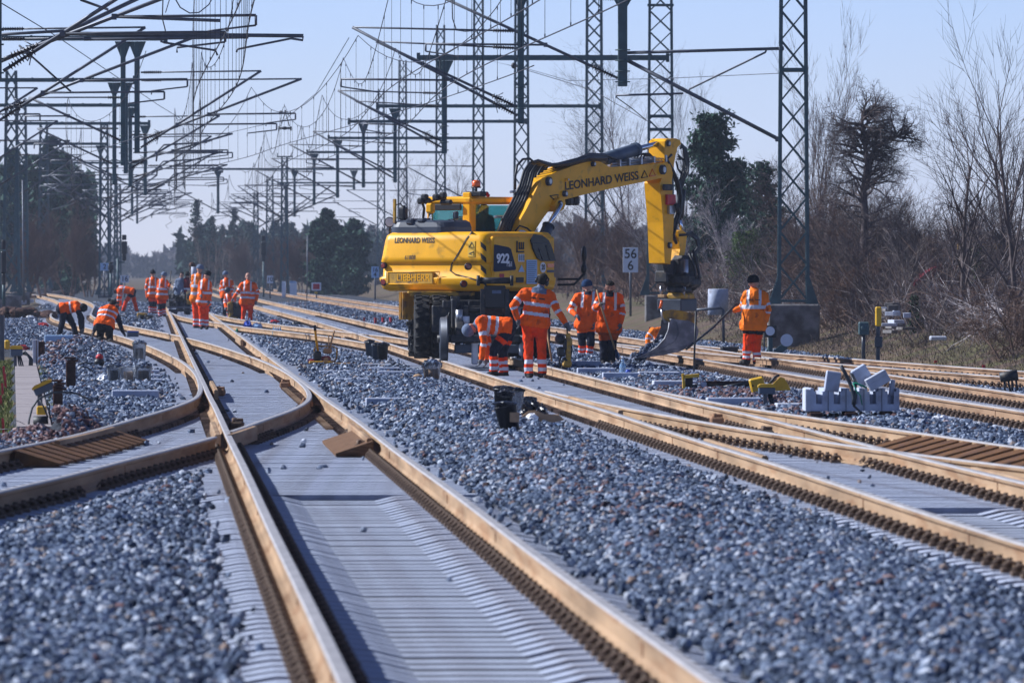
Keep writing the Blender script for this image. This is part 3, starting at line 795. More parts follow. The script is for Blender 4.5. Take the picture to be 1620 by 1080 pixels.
# emblem: an L holding a W lying on its side
mb = MB()
def q4(x0, y0, x1, y1): return [side(x0, y0) + NS*.004, side(x1, y0) + NS*.004, side(x1, y1) + NS*.004, side(x0, y1) + NS*.004]
for r in ((816.5, 381, 818.6, 399.5), (816.5, 397, 828.6, 399.5), (820.3, 383, 822.2, 394.5), (823.6, 383, 825.2, 394.5), (826.6, 383, 828.6, 394.5), (820.3, 392.2, 828.6, 394.5)):
    mb.prism(q4(*r), NS*.006)
part("emblem", mb, [M['print']], exc)
def sticker(name, x0, y0, x1, y1, m): return part(name, MB().prism(q4(x0, y0, x1, y1), NS*.006), [m], exc)
st = sticker("white_sticker", 819.5, 402, 829, 414, M['white'])
mb = MB()
for x in (820.8, 824, 827): mb.prism([p + NS*.01 for p in q4(x, 403, x + 1.3, 412.5)], NS*.003)
part("sticker_bars", mb, [M['boxblue']], st)
tp = sticker("data_plate", 832.5, 411, 849, 449, M['paleblue'])
mb = MB()
for k in range(11): mb.prism([p + NS*.01 for p in q4(834, 413.5 + k*3.2, 847.5 - (k*5) % 4, 414.3 + k*3.2)], NS*.003)
part("plate_print", mb, [M['boxblue']], tp)
c20 = side(858.5, 423)
mb = MB().cyl(c20, c20 + NS*.012, .098, .098, 20)
disc = part("speed_disc", mb, [M['white']], exc)
lettering("20", .135, c20 + NS*.012, FW, UP, M['print'], disc, sx=.9, bold=.004)
mb = MB().prism([side(824.5, 419) + NS*.004, side(829, 430) + NS*.004, side(819.5, 430) + NS*.004], NS*.007)
part("warning_triangle", mb, [M['paleblue']], exc)
for x0, y0, x1, y1, m_ in ((739, 381, 751, 394, 'ylid'), (739, 394.5, 751, 406, 'ylid'), (865.5, 417, 876, 423, 'lampamber'), (865, 427, 876, 431, 'steelgrey'), (790, 433, 797, 439, 'red'), (816, 438.5, 828, 447, 'print'), (777, 440, 782, 448, 'print')):
    if x0 < 760:
        n45 = (RT*.35 - FW*.94).normalized(); p45 = EU(W2 - .31, RE + .035, 0)
        q = [hitp(a, b, p45, n45) for a, b in ((x0, y0), (x1, y0), (x1, y1), (x0, y1))]
        ws = conform(part("warning_sticker", MB().prism(q, n45*.006), [M[m_]], exc), HB, n45, .004, 3)
        a, b, c = [hitp(*p, p45, n45) for p in (((745, y0 + 2), (749.5, y1 - 3), (740.5, y1 - 3)) if y0 < 390 else ((741, 401), (749, 398), (749, 404)))]
        conform(part("sticker_symbol", MB().tube([a, b, c, a], .008, 4), [M['print']], ws), HB, n45, .010, 1)
    else: sticker("sticker" if m_ != 'print' else "door_handle", x0, y0, x1, y1, M[m_])
# dark corner glazing at the front of the side
gp = [(844, 370.5), (856, 372.5), (866, 380), (872, 393), (877, 413), (856, 413.2), (849, 409), (842, 395), (838, 380)]
dg = decal("corner_grille", gp, side, NS, M['darkglass'], .03)
mb = MB()
for a, b in (((841, 384), (869, 386)), ((850, 393), (856, 411)), ((861, 388), (867, 411))): mb.tube([side(*a) + NS*.035, side(*b) + NS*.035], .008, 4)
part("grille_bars", mb, [M['steelgrey']], dg)
# round tail lamps
mb_done = []
for px, py, fn, nn, r in ((608.5, 420, rear, -FW, .05), (609, 446, rear, -FW, .06), (740, 421.5, None, None, .055), (733, 449, None, None, .055)):
    if fn is None:
        nn = (RT*.75 - FW*.66).normalized(); c = hitp(px, py, EU(W2 - .12, RE + .13, 0), nn)
    else: c = fn(px, py)
    mb = MB().cyl(c, c + nn*.05, r*1.25, r*1.25, 16, 0).cyl(c + nn*.05, c + nn*.065, r, r*.8, 16, 1)
    part("tail_lamp", mb, [M['black'], M['lampred']], exc)
# work lamps on the hood and a mirror arm at the left
for px, py, dy in ((616.5, 351.5, -.3), (714, 354.5, -.3)):
    c = P(px, py, EYC - (.55 if px < 700 else 1.3))
    mb = MB().cyl(c - Vector((0, -.06, 0)), c - Vector((0, .05, 0)), .085, .10, 16, 0).cyl(c - Vector((0, .05, 0)), c - Vector((0, .056, 0)), .082, .08, 16, 1)
    mb.tube([c + Vector((0, .03, -.06)), c + Vector((0, .1, -.22))], .02, 6, 0)
    part("work_lamp", mb, [M['black'], M['white']], exc)
# exhaust and filter stack at the left
mb = MB().box(P(624.5, 334, EYC - .9), (.055, .055, .46), RU, 0, .01)
part("marker_post", mb, [M['yellow_dirty']], exc)
mb = MB()
mb.box(P(637.5, 338, EYC - .7), (.15, .15, .24), RU, 0, .03).cyl(P(638, 350, EYC - .7), P(638, 325, EYC - .7), .05, .045, 10)
mb.tube([P(627, 324, EYC - .8), P(633, 322, EYC - .8), P(637, 326, EYC - .7)], .012, 5)
part("air_filter", mb, [M['black']], exc)
# cab
CX0, CX1, CY0, CY1, CZ0, CZ1 = -1.22, -.24, -.25, 1.45, 1.6, 3.24
mb = MB()
pil = .10
def cbox(x0, x1, y0, y1, z0, z1, m=0, b=.02):
    mb.box(EU((x0+x1)/2, (y0+y1)/2, (z0+z1)/2), (x1-x0, y1-y0, z1-z0), RU, m, b)
cbox(CX0, CX1, CY0, CY1, CZ0, 2.40)
cbox(CX0, CX0 + pil, CY0, CY0 + pil, 2.38, CZ1 - .1); cbox(CX1 - .17, CX1 + .01, CY0 - .01, CY0 + .20, 2.38, CZ1 + .08)
cbox(CX0, CX0 + pil, CY1 - pil, CY1, 2.38, CZ1 - .1); cbox(CX1 - pil, CX1, CY1 - pil, CY1, 2.38, CZ1 - .1)
cbox(CX0 - .03, CX1 + .04, CY0 - .03, CY1 + .05, CZ1 - .14, CZ1, 0, .04)
cab = part("cab", mb, [M['yellow']], exc)
def pane(nm, a, b, c, d, off, m):
    part(nm, MB().prism([a, b, c, d], off), [m], cab)
pane("rear_window", EU(CX0 + pil, CY0 + .03, 2.42), EU(CX1 - .17, CY0 + .03, 2.42), EU(CX1 - .17, CY0 + .03, 3.08), EU(CX0 + pil, CY0 + .03, 3.08), FW*.012, M['glass'])
pane("side_window", EU(CX1 - .03, CY0 + .22, 2.42), EU(CX1 - .03, CY1 - pil, 2.42), EU(CX1 - .03, CY1 - pil, 3.08), EU(CX1 - .03, CY0 + .22, 3.08), RT*-.012, M['glass'])
pane("door_window", EU(CX0 + .03, CY0 + pil, 2.42), EU(CX0 + .03, CY1 - pil, 2.42), EU(CX0 + .03, CY1 - pil, 3.08), EU(CX0 + .03, CY0 + pil, 3.08), RT*.012, M['glass'])
pane("windscreen", EU(CX0 + pil, CY1 - .04, 2.42), EU(CX1 - pil, CY1 - .04, 2.42), EU(CX1 - pil, CY1 - .04, 3.08), EU(CX0 + pil, CY1 - .04, 3.08), FW*-.012, M['glass'])
mb = MB().box(EU((CX0+CX1)/2, CY0 - .03, 3.04), (.62, .06, .12), RU, 0, .015).box(EU(CX0 + .12, CY0 - .06, 2.72), (.05, .05, .66), RU, 0)
part("roof_visor", mb, [M['black']], cab)
mb = MB().box(EU(-.74, .35, 2.5), (.46, .16, .75), RU, 0, .06).box(EU(-.74, .55, 2.25), (.46, .45, .14), RU, 0, .05)
part("driver_seat", mb, [M['black']], cab)
mb = MB().box(P(753, 307, EYC), (.36, .2, .10), RU, 0, .02).cyl(P(753.4, 303, EYC), P(753.4, 296, EYC), .025, .025, 8)
part("roof_rack", mb, [M['black']], cab)
mb = MB().lathe([(.075, 0), (.082, .03), (.082, .09), (.06, .125), (0, .135)], P(753.4, 296, EYC), UP, 16, 0)
mb.cyl(P(753.4, 297.5, EYC), P(753.4, 295.5, EYC), .095, .095, 14, 1)
part("beacon", mb, [M['lampamber'], M['black']], exc)
for px, py in ((764, 308), (770, 306), (772, 309)):
    part("red_plug", MB().ell(P(px, py, EYC), (.04, .04, .035), None, 8, 6), [M['red']], exc)
# lamp cluster and small yellow lamp on the rear left of the cab
mb = MB()
for dx, dy in ((666, 318), (672, 312), (676, 318), (690, 312), (701, 309)):
    c = P(dx, dy, EYC - .35); mb.box(c, (.13, .13, .12), RU, 0, .03)
mb.tube([P(668, 320, EYC - .3), P(671, 330, EYC - .3), P(669, 350, EYC - .3)], .025, 6).tube([P(676, 320, EYC - .3), P(690, 316, EYC - .2), P(706, 314, EYC - .1)], .02, 6)
mb.box(P(706, 320, EYC - .4), (.26, .10, .10), RU, 0, .03)
part("lamp_cluster", mb, [M['black']], exc)
part("yellow_lamp", MB().box(P(681, 329.5, EYC - .5), (.15, .14, .19), RU, 0, .03), [M['yellow']], exc)
lettering("4", .16, P(681, 344, EYC - .55), RT, UP, M['white'], exc)
mb = MB().box(P(721, 341, EYC - .5), (.09, .1, .16), RU, 0, .02).box(P(730, 356, EYC - .6), (.11, .1, .13), RU, 0, .02)
part("rear_camera", mb, [M['steelgrey']], exc)
# driver inside
# ---- boom: outlines in the vertical plane of the boom
def BP(px, py, x=0.0):                          # point of the plane x (to the right of the centre)
    return hitp(px, py, EU(x, 0, 0), RT)
def plate(nm, pts, x0, x1, m, root=exc, edge=0):
    n = (x1 - x0)
    return part(nm, MB().prism([BP(a, b, x1) for a, b in pts], RT*-n), [m], root)
boom_pts = [(816, 366), (824, 346), (833, 330.4), (847.2, 301.9), (853, 288), (858, 281.5), (877.8, 273.3), (910.4, 261.1), (925, 257), (940.9, 254.0), (951, 256.6), (965.4, 264.8), (1000, 262), (1053, 258), (1060, 260), (1063.5, 268), (1061, 276), (1053, 280), (1038.7, 283.5), (980, 295.5), (930, 306.5), (898.1, 314.5), (893, 316), (886, 322), (869.6, 332), (860, 344), (849, 361), (842, 372)]
boom = plate("boom", boom_pts, -.10, .34, M['yellow'])
BL = lambda px, py: BP(px, py, .345)
lettering("LEONHARD WEISS", .225, BL(952, 286.5), BL(1000, 279.4) - BL(908, 293.0), UP, M['print'], boom, sx=1.42, bold=.004, raise_=.004)
for px, py in ((1019.5, 277), (1032, 274.5)):
    a, b, c = BL(px - 5, py + 4.5), BL(px + 5, py + 3), BL(px, py - 7)
    mb = MB().tube([a, b, c, a], .012, 4); part("warning_triangle", mb, [M['print'] if px < 1025 else M['lampamber']], boom)
a, b, c = BL(870, 310), BL(883, 308), BL(881, 320)
part("warning_triangle", MB().tube([a, b, c, a], .012, 4), [M['print']], boom)
def pin(nm, px, py, r, root, x0=-.14, x1=.40, m='darkiron'):
    c0, c1 = BP(px, py, x0), BP(px, py, x1); d = (BP(px, py, x1) - BP(px, py, x1 - .1)).normalized()
    e = BP(px, py, x1)
    part(nm, MB().cyl(e - RT*(x1 - x0), e, r, r, 16, 0).cyl(e, e + RT*.015, r*.6, r*.6, 12, 1), [M[m], M['steel']], root)
pin("boom_pin", 870.5, 287, .085, boom); pin("boom_pin", 940.7, 259.6, .05, boom); pin("boom_pin", 896, 306.5, .06, boom); pin("boom_pin", 1050.7, 268.5, .095, boom); pin("boom_pin", 899, 284, .03, boom, m='yellow')
# lug under the kink
lug = plate("boom_lug", [(880, 318), (886, 313), (893, 313.5), (895, 322), (892, 331), (886, 335), (880.5, 333), (877, 326)], .02, .44, M['yellow'])
pin("lug_pin", 887.5, 323, .07, lug, -.02, .47)
part("reversing_lamp", MB().box(BP(900, 318, .2), (.16, .16, .17), RU, 0, .04).box(BP(910, 317.5, .2), (.16, .16, .18), RU, 0, .04), [M['black']], exc)
# hoist cylinders
for x in (-.28, .52):
    a, b, c = BP(858, 380, x), BP(868, 357, x), BP(886.5, 324, x)
    mb = MB().cyl(a, b, .115, .11, 16, 0).cyl(b - (b - a)*.05, b, .125, .125, 16, 0).cyl(b, c, .05, .05, 12, 1)
    part("hoist_cylinder", mb, [M['steelgrey'], M['chrome']], exc)
# stick
st_pts = [(1051.5, 224), (1056, 219.5), (1069, 219), (1076, 222), (1077, 228), (1072, 233), (1068.5, 247), (1066, 262), (1063, 285), (1064.5, 320), (1066, 345), (1064, 385), (1060.5, 418), (1051.5, 416), (1049, 352), (1044, 290), (1047, 282), (1051, 268)]
stick = plate("stick", st_pts, -.06, .30, M['yellow'])
pin("stick_pin", 1059, 227, .06, stick, -.1, .34); pin("stick_pin", 1061, 388, .06, stick, -.1, .34)
# stick cylinder on top
a, b, c = BP(955, 252, .12), BP(1007, 236.5, .12), BP(1050, 225, .12)
mb = MB().cyl(a, b, .125, .125, 18, 0).cyl(b - (b - a).normalized()*.1, b, .14, .14, 18, 0).cyl(b, c, .055, .055, 12, 1).cyl(a - (b-a).normalized()*.05, a, .10, .10, 12, 0)
part("stick_cylinder", mb, [M['boxblue'], M['chrome']], exc)
# hydraulic pipes and rails along the boom
mb = MB()
for x, dy in ((.05, 0), (.12, -1.2), (.19, -.2), (.26, .9)):
    mb.tube([BP(966, 262.5 + dy, x), BP(1000, 259.5 + dy, x), BP(1052, 253.5 + dy, x)], .018, 6)
    mb.tube([BP(968, 258.5 + dy, x), BP(1000, 255.0 + dy, x), BP(1050, 249.5 + dy, x)], .014, 6)
for px in (970, 985, 1004, 1024, 1043): mb.box(BP(px, 258.5 - (px - 966)*.10, .16), (.34, .05, .13), RU, 0)
part("pipe_rack", mb, [M['steel']], exc)
# hoses: a broad bundle climbing from the body over the kink to the stick
mb = MB()
for k in range(9):
    t = k/8; x = .46 - .5*t; j = math.sin(k*2.3)
    mb.tube([BP(787 + 5*t*8/1.2, 372, x), BP(797 + 33*t, 345, x), BP(810 + 40*t, 320 - 3*t, x), BP(822 + 34*t, 296 - 4*t, x), BP(829 + 30*t, 272 + 3*t + j, x), BP(838 + 28*t, 258 + 5*t + j, x), BP(851 + 25*t, 254 + 7*t, x), BP(868 + 18*t, 261 + 4*t, x),
             BP(900, 258 + j*3, x), BP(930, 250 + j*3, x), BP(960, 250 + j*4, x)], .030, 7)
mb.tube([BP(815, 300, .5), BP(815, 280, .5), BP(818, 262, .5), BP(827, 252, .5), BP(838, 251, .5), BP(846, 258, .5)], .024, 6)
for k in range(6):
    j = math.sin(k*1.9); x = -.02 + .06*k
    mb.tube([BP(878, 266 - k*.6, x), BP(905, 256 + j*2, x), BP(932, 245 + j*2.5, x), BP(958, 246 + j*2, x), BP(985, 238 + j, x) if k < 3 else BP(975, 252, x)], .024, 6)
for k in range(4):
    x = .02 + .07*k
    mb.tube([BP(1000 + k*5, 255, x), BP(1006 + k*5, 246 - k, x), BP(1015 + k*4, 243, x), BP(1024 + k*3, 249, x), BP(1030 + k*2, 252, x)], .018, 6)
part("hose_bundle", mb, [M['black']], exc)
mb = MB()
for (x0, y0, x1, y1) in ((808, 303.5, 846, 303), (783, 343, 820, 343)):
    mb.box((BP(x0, y0, .45) + BP(x1, y1, .0))/2, ((BP(x1, y1, 0) - BP(x0, y0, .45)).length, .05, .05), Matrix(((BP(x1, y1, 0) - BP(x0, y0, .45)).normalized(), UP.cross((BP(x1, y1, 0) - BP(x0, y0, .45)).normalized()), UP)).transposed(), 0, .01)
part("hose_clamp", mb, [M['steel']], exc)
mb = MB()
for k in range(6):
    x = .05 + .05*k; j = math.sin(k*2.7)
    mb.tube([BP(1062, 240 + k, x), BP(1058 - 3, 252, x), BP(1064 + j, 270, x), BP(1072 + j*2, 290, x), BP(1076 + j*2, 312, x), BP(1074 + j*3, 335, x), BP(1067 + j*3, 352 + k, x), BP(1064 + j*2, 372, x), BP(1070, 385, x)], .030, 6)
for k in range(4):
    x = .0 + .09*k
    mb.tube([BP(1076, 226 + k*3, x), BP(1084 - k, 234, x), BP(1089.5 - k*2.2, 252, x), BP(1088 - k*3, 272, x), BP(1081 - k*2, 288, x), BP(1077 - k, 306, x), BP(1076 - k, 326, x), BP(1073, 348, x)], .020, 6)
for k in range(3):
    x = .05 + .1*k
    mb.tube([BP(1072, 244 + k*4, x), BP(1080 + k*2, 252, x), BP(1084 + k, 266, x), BP(1078, 276 - k*2, x), BP(1073, 268, x), BP(1070, 256, x)], .018, 6)
for k in range(3):
    x = .3 - .12*k
    mb.tube([BP(1074 + k*3, 372, x), BP(1090 + k*2, 371 - k*2, x), BP(1101 + k*2, 378, x), BP(1104 + k, 392, x), BP(1096 + k*2, 402, x), BP(1098 + k*3, 418, x)], .026, 6)
part("stick_hoses", mb, [M['black']], exc)
mb = MB().tube([BP(1070, 322, .4), BP(1073, 336, .4)], .05, 8).box(BP(1061, 316, .34), (.05, .3, .20), RU, 1).box(BP(1062, 332, .34), (.05, .2, .16), RU, 2).box(BP(1056, 296.5, .36), (.06, .32, .12), RU, 0, .02)
part("valve_block", mb, [M['darkiron'], M['red'], M['steel']], exc)
# bucket link cylinder behind the stick
a, b, c = BP(1078, 300, .12), BP(1074, 345, .12), BP(1080, 372, .12)
part("bucket_cylinder", MB().cyl(a, b, .09, .09, 14, 0).cyl(b, c, .045, .045, 10, 1), [M['darkiron'], M['chrome']], exc)
part("bucket_link", MB().prism([BP(*p, .30) for p in ((1072, 366), (1080, 364), (1087, 370), (1084, 398), (1078, 420), (1071, 420), (1076, 394))], RT*-.3), [M['yellow']], exc)
# tiltrotator
mb = MB()
YB = BP(1062, 430, .12).y
def bb(px, py, w, h, d, m=0, b=.03, dy=0): mb.box(P(px, py, YB + dy), (w, d, h), RU, m, b)
bb(1061, 424, .36, .30, .5); bb(1080, 421, .34, .42, .45, 0, .08); bb(1076, 442, .62, .28, .5, 0, .08); bb(1056, 438, .30, .24, .5); bb(1093, 446, .30, .22, .4, 0, .06)
mb.cyl(P(1085, 410, YB - .2), P(1085, 452, YB - .2), .05, .05, 10, 1)
bb(1076, 458, .42, .14, .42, 0, .04)
mb.tube([P(1096, 395, YB), P(1103, 420, YB), P(1107, 440, YB), P(1100, 456, YB), P(1090, 462, YB)], .03, 6)
mb.tube([P(1090, 400, YB - .1), P(1098, 420, YB - .1), P(1101, 438, YB - .1), P(1094, 452, YB - .1)], .025, 6)
mb.cyl(P(1046, 452, YB), P(1046, 468, YB), .03, .03, 8, 1).cyl(P(1083, 448, YB - .22), P(1081, 470, YB - .22), .035, .03, 8, 1)
part("tilt_rotator", mb, [M['darkiron'], M['steel']], exc)
mb = MB(); bb(1076, 469, .40, .16, .45, 0, .05); bb(1088, 471, .14, .18, .4, 0, .05); bb(1050, 468.5, .16, .06, .2, 1, .01)
part("quick_coupler", mb, [M['yellow_dirty'], M['woodpale']], exc)
mb = MB(); bb(1071, 482.5, .56, .24, .6, 0, .02)
part("coupler_frame", mb, [M['steelgrey']], exc)
mb = MB().tube([P(1047, 475, YB - .3), P(1046, 482, YB - .3), P(1044, 488, YB - .3)], .028, 6)
part("red_strap", mb, [M['lampamber']], exc)
mb = MB().tube([P(1047, 488, YB - .3), P(1048, 500, YB - .3), P(1052, 509, YB - .3), P(1058, 508, YB - .3)], .03, 6)
part("lifting_hook", mb, [M['steel']], exc)
# bucket: curved shell open to the left, near and far cheeks, gravel inside
mb = MB()
def ears(pts, dy, th): return MB().prism([P(a, b, YB + dy) for a, b in pts], Vector((0, th, 0)))
ear = [(1048, 493), (1062, 489.5), (1080, 492), (1098, 496), (1103, 505), (1103, 514), (1060, 510), (1050, 503)]
for dy in (-.42, .36): part("bucket_bracket", ears(ear, dy, .06), [M['yellow_dirty']], exc)
prof = [(1062, 504), (1076, 506), (1092, 508), (1102, 514), (1105.5, 524), (1102, 538), (1092, 548), (1075, 556), (1050, 561.5), (1028, 564.5), (1007, 567)]
inn = [(1062, 506.5), (1076, 508.5), (1090, 510.5), (1099, 516), (1102.5, 525), (1099.5, 536), (1090, 545.5), (1074, 553.5), (1050, 559.5), (1028, 563.0), (1007, 566.5)]
ring0 = [P(a, b, YB - .75) for a, b in prof] + [P(a, b, YB - .75) for a, b in inn[::-1]]
ring1 = [p + Vector((-.14, 1.45, .02)) for p in ring0]
bk = MB().loft([ring0, ring1], 0)
cheek = [(1062, 504)] + prof[1:] + [(1023, 559.5), (1040, 549), (1052, 536), (1058, 522), (1059.5, 510)]
bk.prism([P(a, b, YB - .78) for a, b in cheek], Vector((0, .03, 0)))
bk.prism([P(a, b, YB - .75) + Vector((-.14, 1.45, .02)) for a, b in cheek], Vector((0, .03, 0)))
bk.tube([P(a, b, YB - .79) for a, b in cheek[-6:]], .022, 6)
bk.tube([P(a, b, YB - .79) for a, b in ((1100, 541), (1080, 550), (1052, 556), (1028, 560.5))], .012, 5)
bk.tube([P(a, b, YB - .79) for a, b in ((1070, 510), (1074, 526), (1068, 540), (1052, 549), (1034, 557))], .010, 5)
part("bucket", bk, [M['bucket']], exc)
gp_ = []
for k in range(330):
    t, s_ = rnd.random(), rnd.random()
    base = P(1013 + 50*t, 563 - 33*t**1.15, YB - .68 + 1.3*s_) + Vector((-.12*s_, 0, .02*s_))
    gp_.append(tuple(base + Vector((rnd.uniform(-.08, .08), 0, rnd.uniform(-.09, .01)))))
v, f = stones(np.array(gp_), nrs.uniform(.025, .05, len(gp_)), ico())
gv = bpy.data.objects.new("ballast_load", fast_mesh("ballast_load", v - np.array(exc.location), f, [M['stone']])); put(gv, exc); tag(gv, kind='stuff')
# mirror on its bracket in front of the body
mb = MB().tube([P(882, 441.5, EYC + 1.2), P(915, 441.5, EYC + 1.2), P(925, 432, EYC + 1.2)], .022, 6).tube([P(882, 450.5, EYC + 1.2), P(908, 450, EYC + 1.2), P(926, 432, EYC + 1.2)], .022, 6)
mb.ell(P(924, 402, EYC + 1.2), (.055, .06, .16), None, 10, 8).ell(P(923.5, 425, EYC + 1.2), (.06, .06, .10), None, 10, 8).tube([P(924, 412, EYC + 1.2), P(924, 436, EYC + 1.2)], .03, 6)
part("mirror_arm", mb, [M['black']], exc)
part("lamp_bracket", MB().box(P(828, 369, EYC + .1), (.14, .16, .07), RU @ Matrix.Rotation(.5, 3, 'Y'), 0, .01).tube([P(815, 366, EYC + .2), P(822, 357, EYC + .2), P(834, 361, EYC + .2), P(846, 372, EYC + .2)], .018, 5, 1), [M['white'], M['black']], exc)
# ---- undercarriage
mb = MB()
def lb(x, y, z, sx, sy, sz, m=0, b=.02): mb.box(EL(x, y, z), (sx, sy, sz), RL, m, b)
lb(0, 0, 1.12, 1.2, 4.6, .36); lb(0, 0, 1.34, 1.5, 1.5, .22); lb(0, -1.7, .82, 1.5, .5, .3); lb(0, 1.7, .82, 1.5, .5, .3); lb(0, -2.4, .95, 1.9, .25, .5)
mb.cyl(EL(0, 0, 1.38), EL(0, 0, 1.48), .62, .62, 24)
for x in (-.32, .05, .4, .62, -.55): lb(x, -2.62, .95 + .1*math.sin(x*9), .10, .12, .55)
lb(.28, -2.58, 1.12, 1.7, .1, .09); lb(.1, -2.65, .72, .5, .12, .16); lb(-.62, -2.5, 1.22, .28, .2, .14)
part("chassis", mb, [M['darkiron']], exc)
def tyre_mb(c, ax, R=.57, w=.27):
    m_ = MB()
    pr = [(.30, -w/2), (R - .07, -w/2), (R - .02, -w/2 + .03), (R, -w/2 + .06), (R, w/2 - .06), (R - .02, w/2 - .03), (R - .07, w/2), (.30, w/2)]
    m_.lathe(pr, c, ax, 40, 0)
    x, y = frame(ax)
    for k in range(20):
        a = 2*math.pi*k/20
        for s_ in (-1, 1):
            rd = x*math.cos(a + .08*s_) + y*math.sin(a + .08*s_); tg = Vector(ax).cross(rd)
            m_.box(c + rd*(R + .004) + Vector(ax)*(s_*w*.24), (w*.5, .085, .032), Matrix((Vector(ax), tg, rd)).transposed() @ Matrix.Rotation(.35*s_, 3, 'Z'), 0)
    return m_
for y in (-1.9, 1.55):
    for x in (-1.12, -.79, .79, 1.12):
        c = EL(x, y, .80)
        o = part("tyre", tyre_mb(c, TRR), [M['rubber']], exc)
        m_ = MB().lathe([(.10, -.06), (.29, -.08), (.31, -.12), (.31, .12), (.29, .08), (.10, .06)], c, TRR, 24, 0)
        part("rim", m_, [M['steel']], o)
def railwheel(x, y):
    c = EL(x, y, .185 + .40); s_ = 1 if x > 0 else -1
    m_ = MB().lathe([(.06, -.075), (.36, -.075), (.40, -.06), (.405, .03), (.43, .045), (.435, .065), (.40, .075), (.33, .05), (.12, .045), (.06, .07)], c, TRR*-s_, 36, 0)
    m_.cyl(c - TRR*.12, c + TRR*.12, .07, .07, 14, 1)
    part("rail_wheel", m_, [M['wheelsteel'], M['darkiron']], exc)
for y in (-3.25, 3.1):
    for x in (-.757, .757): railwheel(x, y)
for y in (-3.25, 3.1):
    mb = MB()
    mb.box(EL(0, y, .585), (1.3, .16, .16), RL, 0, .03)
    for x in (-.45, .45): mb.box(EL(x, y + .35*(1 if y < 0 else -1), .78), (.16, .8, .16), RL @ Matrix.Rotation(.5 if y < 0 else -.5, 3, 'X'), 0, .02)
    part("rail_axle", mb, [M['darkiron']], exc)
mb = MB().box(EL(.12, -3.05, .40), (1.35, .10, .16), RL, 0, .02).box(EL(-.18, -3.12, .32), (.12, .10, .42), RL, 1, .02).box(EL(.75, -3.1, .38), (.22, .10, .22), RL, 1, .02)
part("axle_beam", mb, [M['boxblue'], M['white']], exc)
for x, z0, z1, m_ in ((-.45, .62, 1.12, 'steel'), (-.33, .70, 1.0, 'white'), (.62, .8, 1.15, 'steel')):
    part("support_cylinder", MB().cyl(EL(x, -2.75, z0), EL(x, -2.75, z1), .045, .045, 10).cyl(EL(x, -2.75, (z0+z1)/2), EL(x, -2.75, z1), .07, .07, 10), [M[m_]], exc)
mb = MB().box(EL(-.02, -2.75, .98), (.08, .08, 1.05), RL, 0).box(EL(.44, -2.75, .98), (.08, .08, 1.05), RL, 0)
mb.box(EL(.21, -2.72, 1.36), (.40, .10, .42), RL, 1, .02).cyl(EL(-.10, -2.76, 1.66), EL(.52, -2.76, 1.66), .06, .06, 10, 0).box(EL(.21, -2.74, 1.08), (.38, .06, .12), RL, 2)
for x in (-.10, .52): mb.cyl(EL(x - .03, -2.76, 1.66), EL(x + .03, -2.76, 1.66), .10, .10, 12, 0)
part("tow_frame", mb, [M['darkiron'], M['black'], M['rustdark']], exc)
part("maker_plate", MB().box(EL(.24, -2.785, 1.45), (.17, .01, .06), RL, 0), [M['greyfab']], exc)
mb = MB().box(EL(-1.30, .6, 1.18), (.26, 1.5, .52), RL, 0, .01)
for k in range(7): mb.box(EL(-1.44, -.05 + k*.2, 1.18), (.03, .05, .52), RL, 0)
for k in range(3): mb.box(EL(-1.38 + k*.08, -.17, 1.18), (.035, .03, .50), RL, 0)
part("side_locker", mb, [M['yellow_dirty']], exc)
mb = MB()
for k in range(40):
    x, z = rnd.uniform(-1.35, -1.05), rnd.uniform(.38, .92)
    mb.box(EL(x, -1.2 + rnd.uniform(-.1, .1), z), (rnd.uniform(.05, .14), .08, rnd.uniform(.05, .14)), RL, 0, .01)
for k in range(30):
    x, z = rnd.uniform(-.6, .85), rnd.uniform(.45, 1.3)
    mb.box(EL(x, -2.35 + rnd.uniform(-.12, .1), z), (rnd.uniform(.04, .18), .1, rnd.uniform(.04, .16)), RL, 0, .01)
for k in range(9):
    x = rnd.uniform(-.6, .7)
    mb.tube([EL(x, -2.5, 1.25), EL(x + rnd.uniform(-.15, .15), -2.62, .95), EL(x + rnd.uniform(-.2, .2), -2.5, .6)], .018, 5)
part("hydraulic_fittings", mb, [M['darkiron']], exc)
mb = MB().box(EL(-.92, -1.3, 1.44), (.9, .9, .04), RL, 0, .01)
for k in range(24): mb.box(EL(-1.3 + .05*k, -1.74, 1.42 - .02*rnd.random()), (.05, .05, .06), RL, 0)
part("mud_guard", mb, [M['yellow_dirty']], exc)
# ------------------------------------------------------------------ overhead line: lattice masts, beams, drop posts, cantilevers, wires
def zz(Y, py): return HC - (py - 425)*Y/FPX
def lattice(mb, x, Y, z0, z1, w0, w1, d0, step, ang=.045, bar=.02):
    c = lambda z: (z - z0)/(z1 - z0)
    for sx in (-1, 1):
        for sy in (-1, 1):
            a = Vector((x + sx*w0/2, Y + sy*d0/2, z0)); b = Vector((x + sx*w1/2, Y + sy*d0*w1/w0/2, z1))
            mid = (a + b)/2
            mb.tube([a, b], ang, 4, 0, True, False)
    z = z0 + .1; k = 0
    while z < z1 - step*.3:
        zn = min(z + step*(1 - .35*c(z)), z1)
        wa, wb = w0 + (w1 - w0)*c(z), w0 + (w1 - w0)*c(zn)
        da, db = wa/w0*d0, wb/w0*d0
        for sy in (-1, 1):
            mb.tube([(x - wa/2, Y + sy*da/2, z), (x + wb/2, Y + sy*db/2, zn)], bar, 4, 0, False, False)
            mb.tube([(x + wa/2, Y + sy*da/2, z), (x - wb/2, Y + sy*db/2, zn)], bar, 4, 0, False, False)
        if step < 1:
            for sx in (-1, 1):
                mb.tube([(x + sx*wa/2, Y - da/2, z), (x + sx*wb/2, Y + db/2, zn)], bar, 4, 0, False, False)
        z = zn; k += 1
